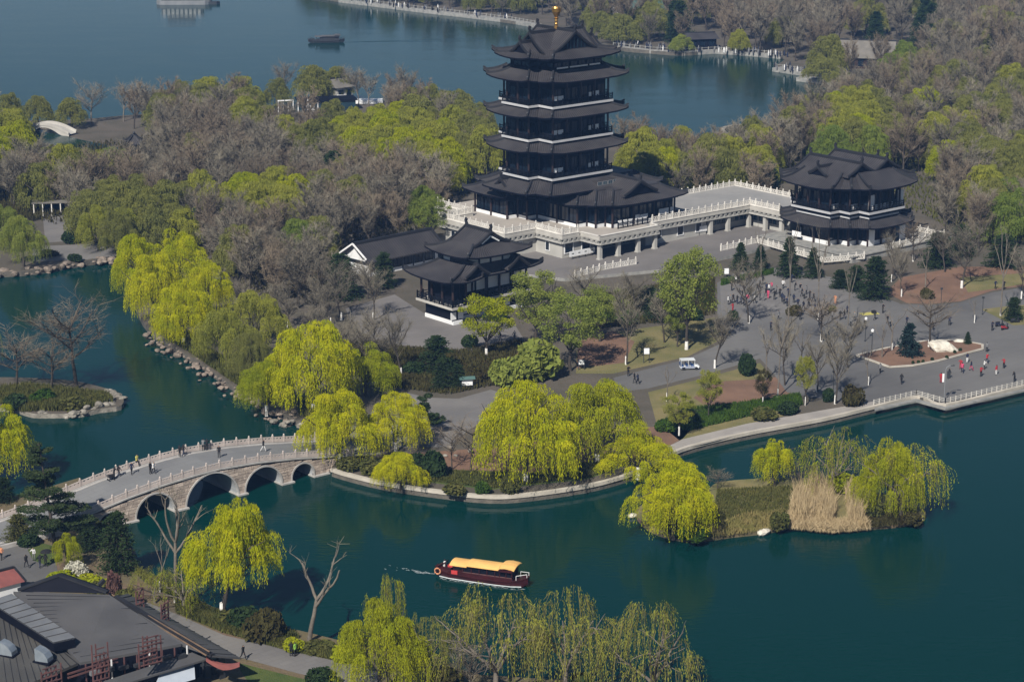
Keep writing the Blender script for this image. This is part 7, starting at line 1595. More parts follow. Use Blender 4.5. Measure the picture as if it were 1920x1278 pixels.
# ------------------------------------------------------------------ the woods: every tree an object
FARMESH = {}
for i, (t, c) in enumerate(WFAR):
    tv = np.empty(len(t.vertices)*3, np.float32); t.vertices.foreach_get('co', tv); cv = np.empty(len(c.vertices)*3, np.float32); c.vertices.foreach_get('co', cv)
    tq = np.empty(len(t.loops), np.int32); t.loops.foreach_get('vertex_index', tq); cq = np.empty(len(c.loops), np.int32); c.loops.foreach_get('vertex_index', cq)
    V, Q, Mi = join([(cv.reshape(-1, 3), cq.reshape(-1, 4), 0), (tv.reshape(-1, 3), tq.reshape(-1, 4), 1)])
    FARMESH[i] = np_mesh('willow_tree', V, Q, ['leaf_olive', 'bark'], Mi)
DK = []
for (t, c) in DARK:
    DK.append(c)
WOODS_LIST = []
for key, txt in {'yellow left': '-651 4529 89 -437 4271 108 -350 4969 119 -221 5231 96 -341 4883 116 -327 5345 104 -491 4496 107 -211 5176 97 -183 5085 114 -467 4370 106 -277 4833 120 -288 5092 121 -507 4397 91 -274 5394 109 -629 4444 123 -193 4980 99 -293 5140 124 -1159 5061 103 -246 5335 104 -1226 5361 94 -320 5233 116 -366 5125 100 -493 4283 90 -329 5172 120 -154 5145 100 -290 4974 121 -565 4408 103 -192 4861 104 -475 4587 103 -252 5048 108 -1164 4974 108 -249 4997 112 -1131 4862 118 -1105 4906 87 -487 4542 108 -443 4441 111 -147 4933 88 -165 5209 92 -320 5017 104 -512 4349 115 -161 4708 118 -1182 5248 113 -406 5280 89 -220 5286 110 -236 4933 117 -381 5078 104 -197 5029 99 -242 5129 92 -264 5214 107 -1114 4979 94 -319 5287 91 -1203 5305 89 -545 4457 107 -370 5230 108 -370 5028 90 -585 4338 116 -1151 5152 98 -232 4884 110 -1165 5201 108 -411 5205 94 -540 4530 99 -380 5344 101 -295 4886 124 -605 4379 90 -151 5038 120 -137 5092 96 -264 5270 90 -1202 5172 112 -148 4874 99 -336 5069 97 -442 4324 113 -143 4828 121 -490 4450 97 -1128 5025 115 -322 4930 119', 'olive left': '-110 4978 101 -360 4075 105 -981 4571 112 -718 5003 96 -103 5219 106 -172 5537 105 -79 5132 106 -785 5604 118 -890 4725 108 -696 4882 106 -414 5155 92 -759 4472 107 -663 4258 91 -769 4311 123 -660 5346 111 -532 5198 105 -176 4785 87 -763 4393 92 -138 5267 120 -189 5344 102 -137 5506 119 -350 4723 107 -959 4731 123 -911 4645 112 -276 5498 103 -97 5063 96 -866 5592 103 -1009 4827 98 -681 5654 91 -114 5337 99 -445 5098 113 -748 5632 95 -644 5276 106 -353 3967 93 -455 5030 120 -744 4191 96 -728 4360 96 -249 5588 105 -802 5536 106 -118 5402 99 -701 5707 116 -320 4404 113 -704 5769 96 -462 5162 100 -796 4354 111 -845 4503 87 -748 5535 102 -1230 5418 122 -748 5708 87 -457 4936 103 -659 4365 110 -403 4994 102 -688 4197 96 -839 5426 118 -489 4999 111 -720 4289 112 -667 5495 116 -586 5283 115 -930 4771 105 -497 3978 110 -769 4247 93 -76 5180 107 -911 4597 123 -666 5565 115 -833 5651 118 -815 4277 112 -811 4464 101 -1135 4806 87 -770 5493 112 -648 5396 114 -864 5474 109 -84 5443 95 -791 5684 116 -840 4317 104 -976 4791 108 -939 4820 92 -138 5445 100 -187 5487 94 -201 5594 115 -61 4953 120 -224 5517 104 -814 4400 92 -665 4413 88 -679 4315 121 -457 5271 97 -229 5381 124 -391 4499 109 -434 5332 118 -737 5581 109 -633 4208 88 -717 4242 122 -76 5372 94 -57 5091 103 -697 5531 114 -772 5445 100', 'bare left': '-591 5109 93 -461 4660 91 -397 4364 114 -574 4984 96 -732 5163 82 -1277 5384 85 -765 4919 111 -989 4634 93 -467 3867 111 -307 4585 94 -548 4068 89 -1162 4906 81 -235 5464 109 -733 5292 99 -1215 4942 89 -688 4945 107 -550 4826 98 -654 4767 113 -1259 5174 107 -332 4326 85 -279 4301 85 -435 3942 82 -392 4923 87 -787 4803 109 -905 5520 105 -382 4295 86 -1091 4824 80 -200 4579 91 -667 4823 109 -458 5225 88 -372 4820 99 -397 4188 106 -544 5117 83 -744 4743 84 -866 4587 115 -410 3857 106 -1189 4821 102 -830 4699 113 -437 3990 82 -278 4242 88 -807 5165 113 -374 3820 103 -815 5476 107 -1048 4761 113 -1025 4665 97 -422 4701 88 -1216 5018 102 -499 4184 80 -170 4652 109 -1238 5074 93 -710 5462 114 -323 4224 94 -632 5084 91 -768 4683 81 -1119 4757 84 -693 4555 113 -1204 4879 102 -626 4984 111 -528 4589 108 -596 4517 107 -585 5162 91 -581 4186 102 -508 4947 92 -689 5115 108 -187 5415 105 -627 4678 108 -228 4681 105 -278 5645 82 -871 4434 114 -339 4489 105 -436 4811 84 -778 5395 100 -371 4647 88 -512 4716 91 -757 5072 94 -839 5372 84 -805 4645 104 -260 4506 110 -725 4662 102 -626 4314 88 -862 4642 114 -1310 5278 102 -1078 4676 95 -551 5062 102 -529 5259 96 -88 5275 80 -224 4785 82 -528 4640 94 -268 4457 101 -154 4489 83 -434 4523 100 -1192 4774 86 -1171 4702 83 -710 4428 112 -672 4699 98 -598 4863 105 -800 5096 93 -731 5419 105 -675 5208 94 -466 4868 83 -764 4571 82 -540 4282 82 -156 5311 105 -1242 5228 94 -568 4732 107 -1244 5275 114 -252 4381 87 -380 4446 86 -451 4100 96 -613 4594 84 -222 4290 83 -696 5607 108 -286 4651 99 -531 4228 89 -640 4918 104 -412 4600 91 -407 4861 97 -854 5520 109 -362 4558 98 -301 5572 89 -570 4901 83 -891 4548 103 -315 4771 97 -579 4677 109 -480 3913 102 -581 4233 110 -758 5202 105 -1105 4608 90 -298 4719 84 -446 4754 85 -695 5069 101 -756 4617 101 -775 5253 89 -447 4196 89 -569 5228 91 -344 4130 84 -394 3910 96 -499 4060 108 -1016 4717 100 -504 4135 114 -347 4023 88 -798 5031 89 -484 5313 113 -515 4765 92 -939 4552 89 -526 4884 110 -823 5233 82 -561 4136 82 -862 4369 94 -393 4236 83 -204 4510 87 -414 3793 93 -709 4611 84 -695 5384 85 -673 4991 96 -1299 5229 97 -750 4871 87 -248 4621 100 -435 4053 81 -812 5333 105 -261 4562 113 -611 5029 83 -778 4975 114 -1267 5335 93 -149 4535 90 -498 4815 81 -346 3912 110 -948 5561 100 -961 4672 91 -821 5285 100 -830 4827 106 -805 4745 84 -67 4999 96 -788 4524 105 -268 5704 113 -223 5647 91 -716 4822 113 -303 5766 93 -823 4565 83 -496 5098 102 -1310 5419 86 -644 4867 87 -583 4785 82 -1055 4626 101 -570 4565 88 -247 4744 105 -639 5167 81 -1146 4636 96 -703 4490 109 -1276 5131 88 -658 4640 114 -335 4274 106 -540 5310 97 -1038 4581 114 -625 4731 111 -370 3765 113 -900 4484 108 -622 5225 84 -229 4425 111 -1128 4680 102 -455 4148 104 -333 4673 110 -668 5438 92 -201 4744 83 -147 4587 114 -499 5051 94 -1082 4725 83 -754 5349 83 -687 5300 94 -911 5598 84 -700 5256 110 -326 4822 101 -475 4241 80 -352 4605 94 -618 4819 88 -695 4743 89 -310 4529 98 -525 4020 99 -770 5132 114 -575 4624 87 -348 4177 100 -289 5445 105 -290 4349 98 -359 3866 81 -474 4021 81', 'fresh left': '-403 4113 91 -853 4760 105 -880 4815 98 -179 4446 87 -393 4015 111', 'dark left': '-1221 5121 87 -739 4523 86 -600 4943 94 -613 4268 81 -384 4755 108 -1322 5364 84', 'bare right': '1203 6172 112 1074 4888 112 1216 5262 112 1397 6124 107 1420 5995 102 1049 5827 97 1246 6110 101 473 5040 104 1289 5473 98 1279 6005 115 1119 5322 110 1460 6137 112 696 5002 90 1457 6058 86 1258 5925 86 728 5192 98 624 4974 103 931 5872 96 914 4285 91 1241 5137 88 1243 5551 106 1297 5354 108 957 4738 102 849 5689 99 961 4955 113 1332 6165 94 1217 4995 108 423 4998 90 886 4464 91 925 4527 113 1411 5866 113 1140 5996 94 1183 4932 92 1192 6109 91 1042 5133 104 1160 4852 115 1042 5435 116 1118 5209 102 1331 5529 105 985 5787 88 1040 5225 90 876 4399 119 262 4951 118 625 5046 118 388 4836 96 1098 4396 110 662 5156 91 1385 5816 115 502 4718 91 1280 6194 116 1472 6250 109 1116 4518 102 1193 5209 118 1064 4333 118 987 5891 91 880 4958 118 398 4614 114 1149 5865 93 926 5244 106 1190 4782 118 1529 6219 117 1108 5772 86 1387 6058 104 937 5524 96 734 5443 116 1268 5234 120 931 4340 100 858 5741 110 277 4737 94 978 5273 109 1147 5560 114 913 4609 118 1018 4281 108 942 4791 93 1219 5055 89 1382 5617 96 294 5021 112 1087 5924 116 1093 5041 100 532 5082 105 1549 6288 103 982 5954 97 1354 6217 119 857 4330 100 325 4945 119 1476 5999 98 507 4930 118 955 4668 120 1083 6026 106 344 4994 92 637 5285 90 1122 4571 104 1157 5151 91 1203 5905 107 1155 6060 94 819 5643 92 580 5199 88 1277 5295 117 1142 6143 104 1238 5404 91 674 5365 108 1342 5583 97 754 5384 88 385 4918 109 969 4618 114 1415 6213 111 1307 5418 92 1160 4687 94 1145 4624 92 667 5103 110 525 4619 93 1438 6293 105 1037 4404 103 1355 5480 119 1084 5592 105 1040 5769 100 603 5107 103 1318 6113 85 1515 6156 94 922 4997 95 1501 6319 113 1401 5681 106 1386 6272 106 1544 6349 116 973 5724 118 1091 5472 91 943 5819 118 986 5559 103 887 5823 91 789 5586 100 436 4861 113 342 4605 96 1193 5113 95 852 5002 102 1500 6093 109 1439 5821 110 1468 6193 112 561 4901 114 1029 6036 97 901 4225 111', 'olive right': '1340 5682 115 974 5141 100 1048 4544 109 556 5132 116 1105 4664 93 434 4806 127 978 5012 114 1329 5942 117 1099 5387 124 914 5771 98 381 4689 119 1103 5118 92 914 5452 109 452 4679 127 1189 5974 127 1195 5825 98 448 4935 99 1077 4445 106 886 5178 113 441 4741 98 802 5088 108 1109 4836 113 908 5703 96 1144 5262 127 1146 5065 92 770 5325 100 1130 4959 112 486 4878 101 1142 5454 123 1227 5352 103 1053 4954 107 1120 4732 103 741 5277 105 893 5047 125 1181 5632 105 984 4563 108 253 4841 95 1045 5980 110 992 5391 100 1101 5529 105 1283 5589 129 1377 5750 117 1089 6103 129 1048 4824 122 888 5119 93 1019 4632 98 1270 5182 128 666 5224 124 973 5089 129 963 4419 110 1325 5811 127 1291 5658 96 918 5617 105 1018 4884 102 779 5022 127 1204 5456 118 1279 5851 94 381 4746 97 1029 4760 121 1318 6039 101 1451 5933 110 1090 4775 109 1196 5510 127 1054 5881 96 1028 5047 115 1061 4714 124 959 4481 123 981 5325 109 993 4826 120 1366 5904 114 965 5193 96 1143 5926 113 1031 5292 100 743 5124 114 1169 5018 99 1231 6045 96 1234 5628 113 1153 5371 105 1106 5831 92 985 5479 110 1077 4614 100 1082 5271 106 1206 4881 124 744 5494 111 1071 5178 99 691 5290 92 1175 5319 114 1368 6004 93 1005 4704 121 1131 4900 112 1326 5759 98', 'fresh right': '1009 4461 100 955 4245 109 734 5051 103 1011 4342 106 713 4951 123 807 4964 122', 'yellow right': '847 5449 95 550 4849 94 565 5020 103 530 4789 104 808 5144 117 796 5521 108 873 5521 115 1027 5526 124 846 5596 113 809 5282 116 491 4984 99 293 4659 121 302 4821 113 959 4867 106 327 4715 121 807 5412 96 555 4954 121 288 4892 126 799 5212 117 865 5370 113 386 5051 104 343 4887 105 1056 5353 97 846 5320 123 333 4772 105 483 4825 122 793 5468 110', 'dark right': '544 4675 97 1392 5949 119', 'bare far': '1758 7191 126 1152 8866 105 1237 8713 125 649 8696 136 285 8869 137 1578 7166 119 1433 7190 91 369 7494 135 751 7704 90 1433 8555 122 1491 7439 95 1408 8353 120 1537 6499 109 176 8337 98 56 8021 121 954 7491 133 1575 7585 132 366 7194 138 1640 7241 94 264 7989 94 1757 7303 112 633 8416 134 1202 8525 104 1298 7573 135 817 7921 139 902 6666 115 1590 8454 109 1763 8210 97 2001 8579 98 964 8711 103 1644 8873 133 730 8436 91 1361 8598 119 1814 8660 118 779 7289 139 1256 7649 124 2078 9043 105 1516 8878 111 105 7883 120 1803 7606 94 184 8543 111 765 7021 137 1706 8776 133 1764 7832 120 1391 6780 138 264 8159 137 1086 8785 124 616 7920 134 1912 8764 116 1173 8658 131 443 8498 96 1471 9001 96 1515 7772 103 371 8406 111 1330 8770 114 1099 7253 98 1955 8290 125 605 8114 131 1450 8268 111 413 8901 133 377 8978 125 186 7658 124 950 7055 135 1503 7527 111 1595 8995 123 559 8964 127 380 8161 121 1657 7623 136 681 8340 99 1707 8120 102 1286 7816 107 258 8731 117 1626 7435 93 535 8831 128 1317 8098 118 1448 8652 119 1243 7132 127 1579 8809 93 1256 6324 102 817 8253 138 987 6960 128 963 8297 134 668 7760 91 1844 7873 132 1463 8172 111 537 7049 98 1208 7491 135 285 7331 129 714 8822 109 975 7167 105 1292 8224 109 1475 8079 122 718 7503 127 1251 7937 118 1474 7648 96 1933 7986 121 1561 7880 107 869 8104 120 1122 7970 114 1179 8980 134 2079 8681 122 941 6789 98 964 6870 123 830 8964 117 1409 8843 92 1458 6549 93 1077 7664 128 301 8513 101 1796 8335 98 1662 7853 120 284 7526 131 1772 8979 111 1358 7104 125 904 7630 138 244 7768 115 1520 6693 106 1669 7362 135 2018 8353 108 1685 7718 109 1046 8207 135 1718 8685 123 878 7407 114 1415 6904 94 1061 7829 130 84 8431 135 1279 8576 130 1118 7466 98 1716 8560 113 1139 8452 134 2012 8917 100 1903 8638 90 119 8797 128 868 7800 123 1656 6975 102 1343 6571 118 550 8582 111 634 8546 109 792 8074 104 376 8808 97 895 8783 136 1246 6432 115 671 8178 137 741 7191 117 1798 7375 121 1540 8011 96 1567 7302 105 1311 8014 106 379 8638 105 1228 6558 119 1023 9043 101 1920 8099 131 891 8424 120 727 8243 101 1226 6733 95 1195 8380 114 1877 9030 108 1121 7744 116 1709 7512 108 469 8732 124 1412 7315 124 821 8504 115 682 7274 104 854 6735 105 1038 7379 101 472 9013 100 645 7447 136 1191 7580 125 1385 6691 131 743 7799 110 1686 8285 107 746 8733 131 189 7907 134 2139 8910 96 1193 8063 118 451 7575 110 1828 8132 99 830 8645 120 1864 8515 119 588 8001 114 1066 8333 137 851 7213 91 689 7584 104 1003 7292 106 368 8299 131 1701 8008 109 808 7130 113 608 7839 139 1364 8985 121 1815 8448 94 1091 7160 103 1555 8238 91 607 7553 129 942 8903 103 1523 8569 114 1245 8875 98 1706 8444 91 150 7776 135 989 8797 90 175 8212 99 253 8287 130 1636 8077 105 1659 7094 92 1282 8989 97 1210 7770 119 1524 8354 131 1577 8670 93 1559 6870 110 702 9043 137 857 7322 117 1483 7113 118 1376 7000 97 1776 8870 97 839 6873 134 1147 8310 102 1505 8729 134 1809 7720 101 1276 8344 129 465 8617 105 133 8075 127 724 7402 132 893 6941 98 2175 9034 99 505 8413 136 1826 7468 97 1975 8840 126 738 8591 102 1609 6738 131 702 8016 116 196 8674 113 1013 7986 104 1035 8513 96 1616 6604 98 1047 7528 108 93 8156 102 943 7741 91 812 7476 97 2078 8537 113 887 8007 107 1790 8756 111 437 7381 123 1935 8194 112 270 8607 138 1246 7270 106 670 7062 107 679 8904 93 919 8519 122 1646 8181 139 1438 8464 131 262 8441 121 1342 7894 122 1716 8362 104 1122 9046 125 903 7909 123 915 8185 125 1235 7381 131 1925 7896 120 1564 8134 139 573 8328 136 1173 7899 107 1046 8700 138 432 7129 90 1053 6399 112 1977 9031 126 1577 7701 96 835 8845 129 111 8640 99 606 9036 115 198 8885 100 1631 8349 115 1992 8746 93 1301 6901 101 813 7599 97 288 8954 136 912 8994 110 1630 8555 104 982 7663 103 1026 7752 108 348 7591 122 1820 7967 101 1036 7095 113 768 8160 125 1021 8414 123 1779 8064 125 183 7572 127 1091 8956 109 1368 8267 122 1350 8901 122 1365 8171 135 1276 6650 138 174 7994 98 557 7766 92 1477 6822 136 1894 7782 130 1297 8656 92 270 7652 118 532 7604 117 1470 6413 132 1556 7385 99 1162 7659 117 1428 8929 103 1240 8146 116 1646 7946 104 1592 7804 117 837 9049 128 833 7723 109 883 8322 100 769 6937 131 1403 8728 134 768 8904 114 710 8100 129 894 7130 132 83 8348 117 201 7486 120 352 8723 126 1881 8339 90 971 6381 94 527 8497 117 1466 6631 125 1677 8964 126 931 7237 99 299 8357 123 1077 8054 97 352 7390 122 883 7547 123 1198 8792 127 1741 7105 102 977 7580 140 944 7352 124 1933 8944 117 1987 8662 110 1631 8734 126 1294 6504 108 500 8906 133 687 6974 111', 'olive far': '812 8371 126 1593 7030 105 1074 8593 119 1491 7029 139 974 8072 106 1109 8137 139 284 7444 111 945 8610 98 1157 7321 134 612 8249 139 469 7490 109 1434 7904 119 473 8224 116 443 7234 129 1032 8887 122 851 7049 102 222 8074 133 1978 8446 115 986 7879 128 699 7878 105 1733 7925 120 1344 8462 90 1171 6319 98 2091 8818 91 1849 8934 130 68 8244 139 1350 6425 93 1649 6843 106 1326 7696 138 605 7655 133 449 8343 137 381 7298 95 1728 7424 110 547 8682 139 1253 8452 139 1661 9046 93 933 6567 95 1180 8216 108 95 8544 99 1842 8265 127 267 7852 135 1517 6948 137 914 6467 120 320 8225 118 538 8163 127 290 7243 95 1310 6745 131', 'dark far': '1272 6823 120 1862 8851 131 1362 7446 99 1394 8012 91 538 7418 120 618 8809 111 1329 7326 91 1418 7745 115 1895 8420 109 1167 7194 110 520 7162 115 1395 7563 106 1350 7222 137 174 8452 117 544 7287 137 1282 7022 129 1150 7096 98 1522 7232 94', 'fresh far': '1135 6454 108 1069 6318 93 1097 6236 92', 'olive shore': '-71 7943 97 -646 8836 79 -293 8487 94 -264 8632 94 -645 8978 98 -51 8835 75 -366 8552 97 -299 8186 74 27 8145 73 27 7982 98 -746 8988 75 73 8419 100 4 8330 86 -514 8665 84 -161 8180 92 -574 8910 78 -673 9050 91 -458 8280 95 -467 8788 81 -5 8663 98 -103 8994 73 -68 8080 85 17 8252 81 -143 8889 74 -632 8666 78 -654 8541 91 -332 8386 88 -717 8910 87 -354 8243 94 -197 8311 97 67 8081 94 81 8747 71 -536 8827 86 -211 8690 100 -301 9045 75 -8 8908 72 78 8309 91 -143 8255 98 -714 8683 71 -788 8881 96 -142 8658 98 -264 8556 86 31 7902 94 45 9049 73 -147 7949 71', 'bare shore': '-154 8742 75 -275 8280 72 -584 8432 91 -234 8793 84 -189 8390 76 -70 8227 83 -320 8967 76 27 8841 74 -390 9019 73 1 8988 97 -477 8584 72 -543 8991 96 -496 8896 90 -391 8686 70 -380 8450 76 -223 8941 84 81 8602 83 78 8980 93 -846 9051 71 -187 8578 80 -60 8425 99 -348 8842 100 -455 8420 92 -78 8618 88 -217 9023 90 -171 8498 73 -679 8751 84 -222 8056 98 -493 8496 90 -406 8922 72 -56 8527 82 -751 8813 81 -125 8025 78 -120 8328 99 -35 7860 87 77 8496 77 -377 8316 84 -313 8759 92 -568 8580 96 6 8583 92 -50 8734 74 -470 9048 90 -151 8101 98 -285 8889 97 10 8460 74 -306 8097 87 -382 8172 71 -817 8956 79 82 8904 87 -227 8134 95 -49 9049 76 -387 8776 71 -260 8358 96 -129 8814 99 -219 8228 73 -343 8627 80 -592 9048 85 -684 8611 78 -469 8972 89', 'dark shore': '-532 8370 87 -594 8750 98'}.items():
    q = [int(v)/10 for v in txt.split()]; kd, rg = key.split()
    WOODS_LIST += [(q[i], q[i+1], q[i+2], kd, rg) for i in range(0, len(q), 3)]
PLACE = {'left': 'in the wood left of the pagoda', 'right': 'in the wood behind the right pavilion', 'far': 'in the wood across the lake', 'shore': 'on the far top shore'}
LOOK = {'yellow': ('weeping_willow', 'bright yellow-green willow', 'willow', 'leaf_yellow'), 'olive': ('willow_tree', 'soft olive-green willow', 'willow', 'leaf_olive'), 'fresh': ('leafing_tree', 'fresh green tree', 'tree', 'leaf_fresh'), 'green': ('leafing_tree', 'mid-green tree', 'tree', 'leaf_green'), 'bare': ('bare_tree', 'leafless grey-brown tree', 'bare tree', None), 'dark': ('evergreen_tree', 'dark evergreen tree', 'evergreen', None)}
R = random.Random(99); far_pts = []
near_bare = sorted((t for t in WOODS_LIST if t[3] == 'bare' and t[4] in ('left', 'right')), key=lambda t: t[1])
for t in near_bare[235:]: far_pts.append(t[:4])
hid_ = set(near_bare[235:]); WOODS_LIST = [t for t in WOODS_LIST if t not in hid_]
LANDMARK = [(*p, nm) for p, nm in (((-50.63,585.9), 'the glazed gallery'), ((-114.86,549.64), 'the hump-backed footbridge'), ((-88.87,520.83), 'the pond kiosk'), ((-95.05,453.61), 'the pergola'), ((-26.15,411.35), 'the long low hall'), ((-12.91,434.4), 'the left corner of the podium'), ((-57.32,411.35), 'the grey path behind the channel row'), ((-69.87,434.4), 'the top of the channel row'), ((-57.47,494.76), 'the middle of the left wood'), ((-37.25,514.07), 'the open heart of the left wood'), ((-14.37,542.15), 'the left side of the pagoda'), ((-79.39,549.64), 'the lake edge at the left'), ((32.71,501.04), 'the back railing of the terrace'), ((54.05,520.83), 'the rock jetty'), ((79.46,514.07), 'the back of the right pavilion'), ((89.11,527.76), 'the small pool in the right wood'), ((120.95,565.21), 'the upper right edge'), ((101.67,454.66), 'the right edge above the plaza'), ((86.2,599.02), 'the landing stage'), ((113.54,679.74), 'the thatched hall'), ((148.2,741.69), 'the far right corner'), ((53.02,769.63), 'the green-roofed house'))]
BEST = {}
for i, (x, y, h, kind, reg) in enumerate(WOODS_LIST):
    d, nm = min((math.hypot(x-a, (y-b)*.6), n) for a, b, n in LANDMARK)
    BEST.setdefault((kind, reg, nm), []).append((d, i))
WLABEL = {}
for (kind, reg, nm), v in BEST.items():
    v.sort(); tall = max(v, key=lambda q: WOODS_LIST[q[1]][2])[1]
    for k, (d, i) in enumerate(v): WLABEL[i] = ('closest to '+nm if k == 0 else 'tallest of those near '+nm if i == tall else 'farthest out of those near '+nm if k == len(v)-1 else 'among those around '+nm, nm)
for wi, (x, y, h, kind, reg) in enumerate(WOODS_LIST):
    if reg in ('far', 'shore') and kind in ('bare', 'olive'):
        far_pts.append((x, y, h, kind)); continue
    nm, look, cat, lf = LOOK[kind]; lab = look+', '+WLABEL[wi][0]; grp = {'yellow': 'bright willows', 'olive': 'olive willows', 'fresh': 'fresh green trees', 'green': 'mid-green trees', 'bare': 'bare trees', 'dark': 'dark evergreens'}[kind]+' around '+WLABEL[wi][1]
    rz = R.uniform(0, 6.28)
    if kind == 'bare':
        s = h/10*R.uniform(.95, 1.15); o = part(nm, BARE[R.randrange(4)], None, (x, y, .98), rz, (s*R.uniform(.95, 1.3), s*R.uniform(.95, 1.3), s))
    elif kind == 'dark':
        s = h/8*.85; o = part(nm, DK[R.randrange(2)], None, (x, y, .9), rz, s)
    else:
        s = h/12; w = s*R.uniform(.78, 1.0); 
        if kind == 'olive': lf = R.choice(['leaf_olive', 'leaf_olive', 'leaf_olive', 'leaf_gold'])
        if kind == 'yellow': lf = R.choice(['leaf_lime', 'leaf_gold', 'leaf_gold'])
        o = part(nm, FARMESH[R.randrange(4)], None, (x, y, .98), rz, (w, w, s), [lf])
    tag(o, lab, cat, grp)
# undergrowth between the trunks
def cover(name, poly_list, n, lf, z, card, hgt, label, seed, lean=.3):
    g = np.random.default_rng(seed); C = []
    for poly, share in poly_list:
        xs_ = [p[0] for p in poly]; ys_ = [p[1] for p in poly]; k = 0
        while k < n*share:
            p = (g.uniform(min(xs_), max(xs_)), g.uniform(min(ys_), max(ys_)))
            if inside(p, poly): C.append((p[0], p[1], z)); k += 1
    C = np.array(C); m = len(C); C0 = C.copy(); D = np.concatenate([g.normal(size=(m, 2))*lean, np.ones((m, 1))], axis=1); D /= np.linalg.norm(D, axis=1)[:, None]
    hh = g.uniform(.4, 1.1, m)*hgt*(1 if hgt < 2 else np.clip(.55+.5*np.sin(C0[:, 0]*1.9+np.sin(C0[:, 1]*2.3)*1.5)+.2*g.normal(size=m), .25, 1.15)); C[:, 2] += hh*.45
    v, q = leaf_quads(C, D, hh*.55, card*g.uniform(.6, 1.4, m), g)
    return tag(np_obj(name, v, q, [lf]), label, kind='stuff')
def np_obj(name, v, q, mats, mi=None): return part(name, np_mesh(name, v, q, mats, mi))
cover('undergrowth', [([(-126.64,514.07),(-93.79,540.68),(-65.06,563.61),(-29.9,565.21),(-7.74,534.86),(-5.32,488.63),(-14.37,454.66),(-16.94,434.4),(-32.84,420.29),(-33.83,382.71),(-46.05,382.71),(-53.24,402.77),(-67.73,420.29),(-73.88,420.29),(-87.73,439.3),(-115.25,465.48)], 1)], 24000, 'leaf_bronze', 1.0, .16, 1.1, 'brown undergrowth filling the wood left of the pagoda', 301)
cover('undergrowth', [([(-126.64,514.07),(-103.5,485.62),(-77.18,482.64),(-70.29,444.31),(-77.03,439.3),(-90.62,454.66),(-107.97,434.4)], 1)], 14000, 'leaf_bronze', 1.0, .12, 1.6, 'dark brown scrub between the pond and the left path', 315)
cover('undergrowth', [([(25.14,494.76),(52.42,504.24),(85.81,557.32),(137.92,599.02),(109.03,434.4),(91.33,420.29),(85.18,452.03),(62.34,485.62),(36.46,485.62)], 1)], 9000, 'leaf_moss', 1.0, .18, 1.1, 'mossy undergrowth in the wood at the right', 302)
cover('kerb_ground_cover', [([(-22.62,291.24),(-17.22,285.8),(-2.82,280.54),(10.01,284.91),(16.81,291.7),(16.24,294.97),(2.87,286.24),(-8.66,287.59),(-19.09,293.09)], 1)], 15000, 'leaf_moss', 1.0, .08, .6, 'low green plants along the inside of the curved kerb', 303)
cover('hedge_bank', [([(21.14,308.24),(25.93,315.57),(34.9,318.8),(43.37,323.22),(43.16,318.26),(34.25,312.39),(25.18,305.7)], 1)], 12000, 'leaf_hedge', 1.0, .09, .9, 'clipped green hedge bank above the waterfront path', 304)
cover('walk_hedge', [([(-38.51,239.66),(-32.29,233.8),(-24.58,228.35),(-17.9,224.84),(-17.79,223.4),(-24.43,226.73),(-32.02,231.65),(-38.21,237.57)], 1)], 16000, 'leaf_moss', 1.0, .09, 1.0, 'trimmed hedge along the lakeside walk', 305)
cover('hedge', [([(37.98,395.32),(48.41,403.61),(48.12,401.09),(37.69,392.1)], 1)], 2600, 'leaf_hedge', 1.0, .08, .9, 'dark hedge below the terrace behind the pink paving', 306)
cover('island_grass', [([(25.02,267.74),(27.21,281.12),(36.96,282.85),(38.74,280.05),(35.76,272.75),(29.07,267.74)], 1)], 7000, 'leaf_moss', .5, .06, .6, 'mixed green and brown grass in the middle of the reed island', 307)
cover('dry_grass', [([(24.93,266.76),(30.15,271.73),(35.07,272.75),(33.69,266.76),(28.06,264.24),(24.64,263.28)], 1)], 3600, 'grass_dry', .5, .06, .8, 'pale dry grass along the front of the reed island', 308)
cover('reeds', [([(35.26,269.72),(36.94,277.93),(40.28,283.73),(42.56,282.2),(42.09,273.77),(40.57,267.74),(36.51,267.74)], .7), ([(43.72,277.93),(45.87,281.55),(46.04,274.8),(44.76,267.74),(42.65,267.15)], .3)], 11000, 'reed_leaf', .5, .032, 3.2, 'two tall clumps of straw-coloured reeds standing on the island', 309, .28)
cover('reed_fringe', [([(34.03,266.76),(35.56,271.13),(40.65,268.33),(45.17,269.12),(45.22,266.37),(40.19,265.01),(35.67,266.37)], 1)], 5000, 'reed_leaf', .4, .04, 1.5, 'low broken reeds along the front of the tall clumps', 316, .8)
cover('dry_grass', [([(45.38,272.75),(51.23,274.8),(52.45,270.72),(50.07,267.94),(44.81,266.76)], .6), ([(17.59,273.77),(25.88,277.93),(26.13,272.75),(24.02,263.85),(20.64,263.28),(17.24,267.74)], .4)], 6000, 'leaf_bronze', .5, .07, .7, 'brown grass and litter on the ends of the reed island', 317, .6)
cover('islet_grass', [([(-82.64,326.19),(-73.51,329.05),(-61.23,324.22),(-59.41,320.61),(-63.84,316.54),(-72.39,316.01)], 1)], 12000, 'leaf_moss', .7, .09, 1.2, 'mixed low growth covering the rocky islet', 310)
cover('bank_growth', [([(-60.59,363.74),(-57.14,356.23),(-51.4,346.45),(-45.75,335.66),(-40.99,326.89),(-35.63,318.26),(-35.4,323.78),(-43.58,338.37),(-50.28,350.96),(-56.82,366.19)], .6), ([(-31.18,312.91),(-24.75,310.3),(-24.36,315.57),(-31.93,321.0)], .4)], 18000, 'leaf_moss', 1.0, .09, 1.1, 'green growth along the top of the channel bank', 311)
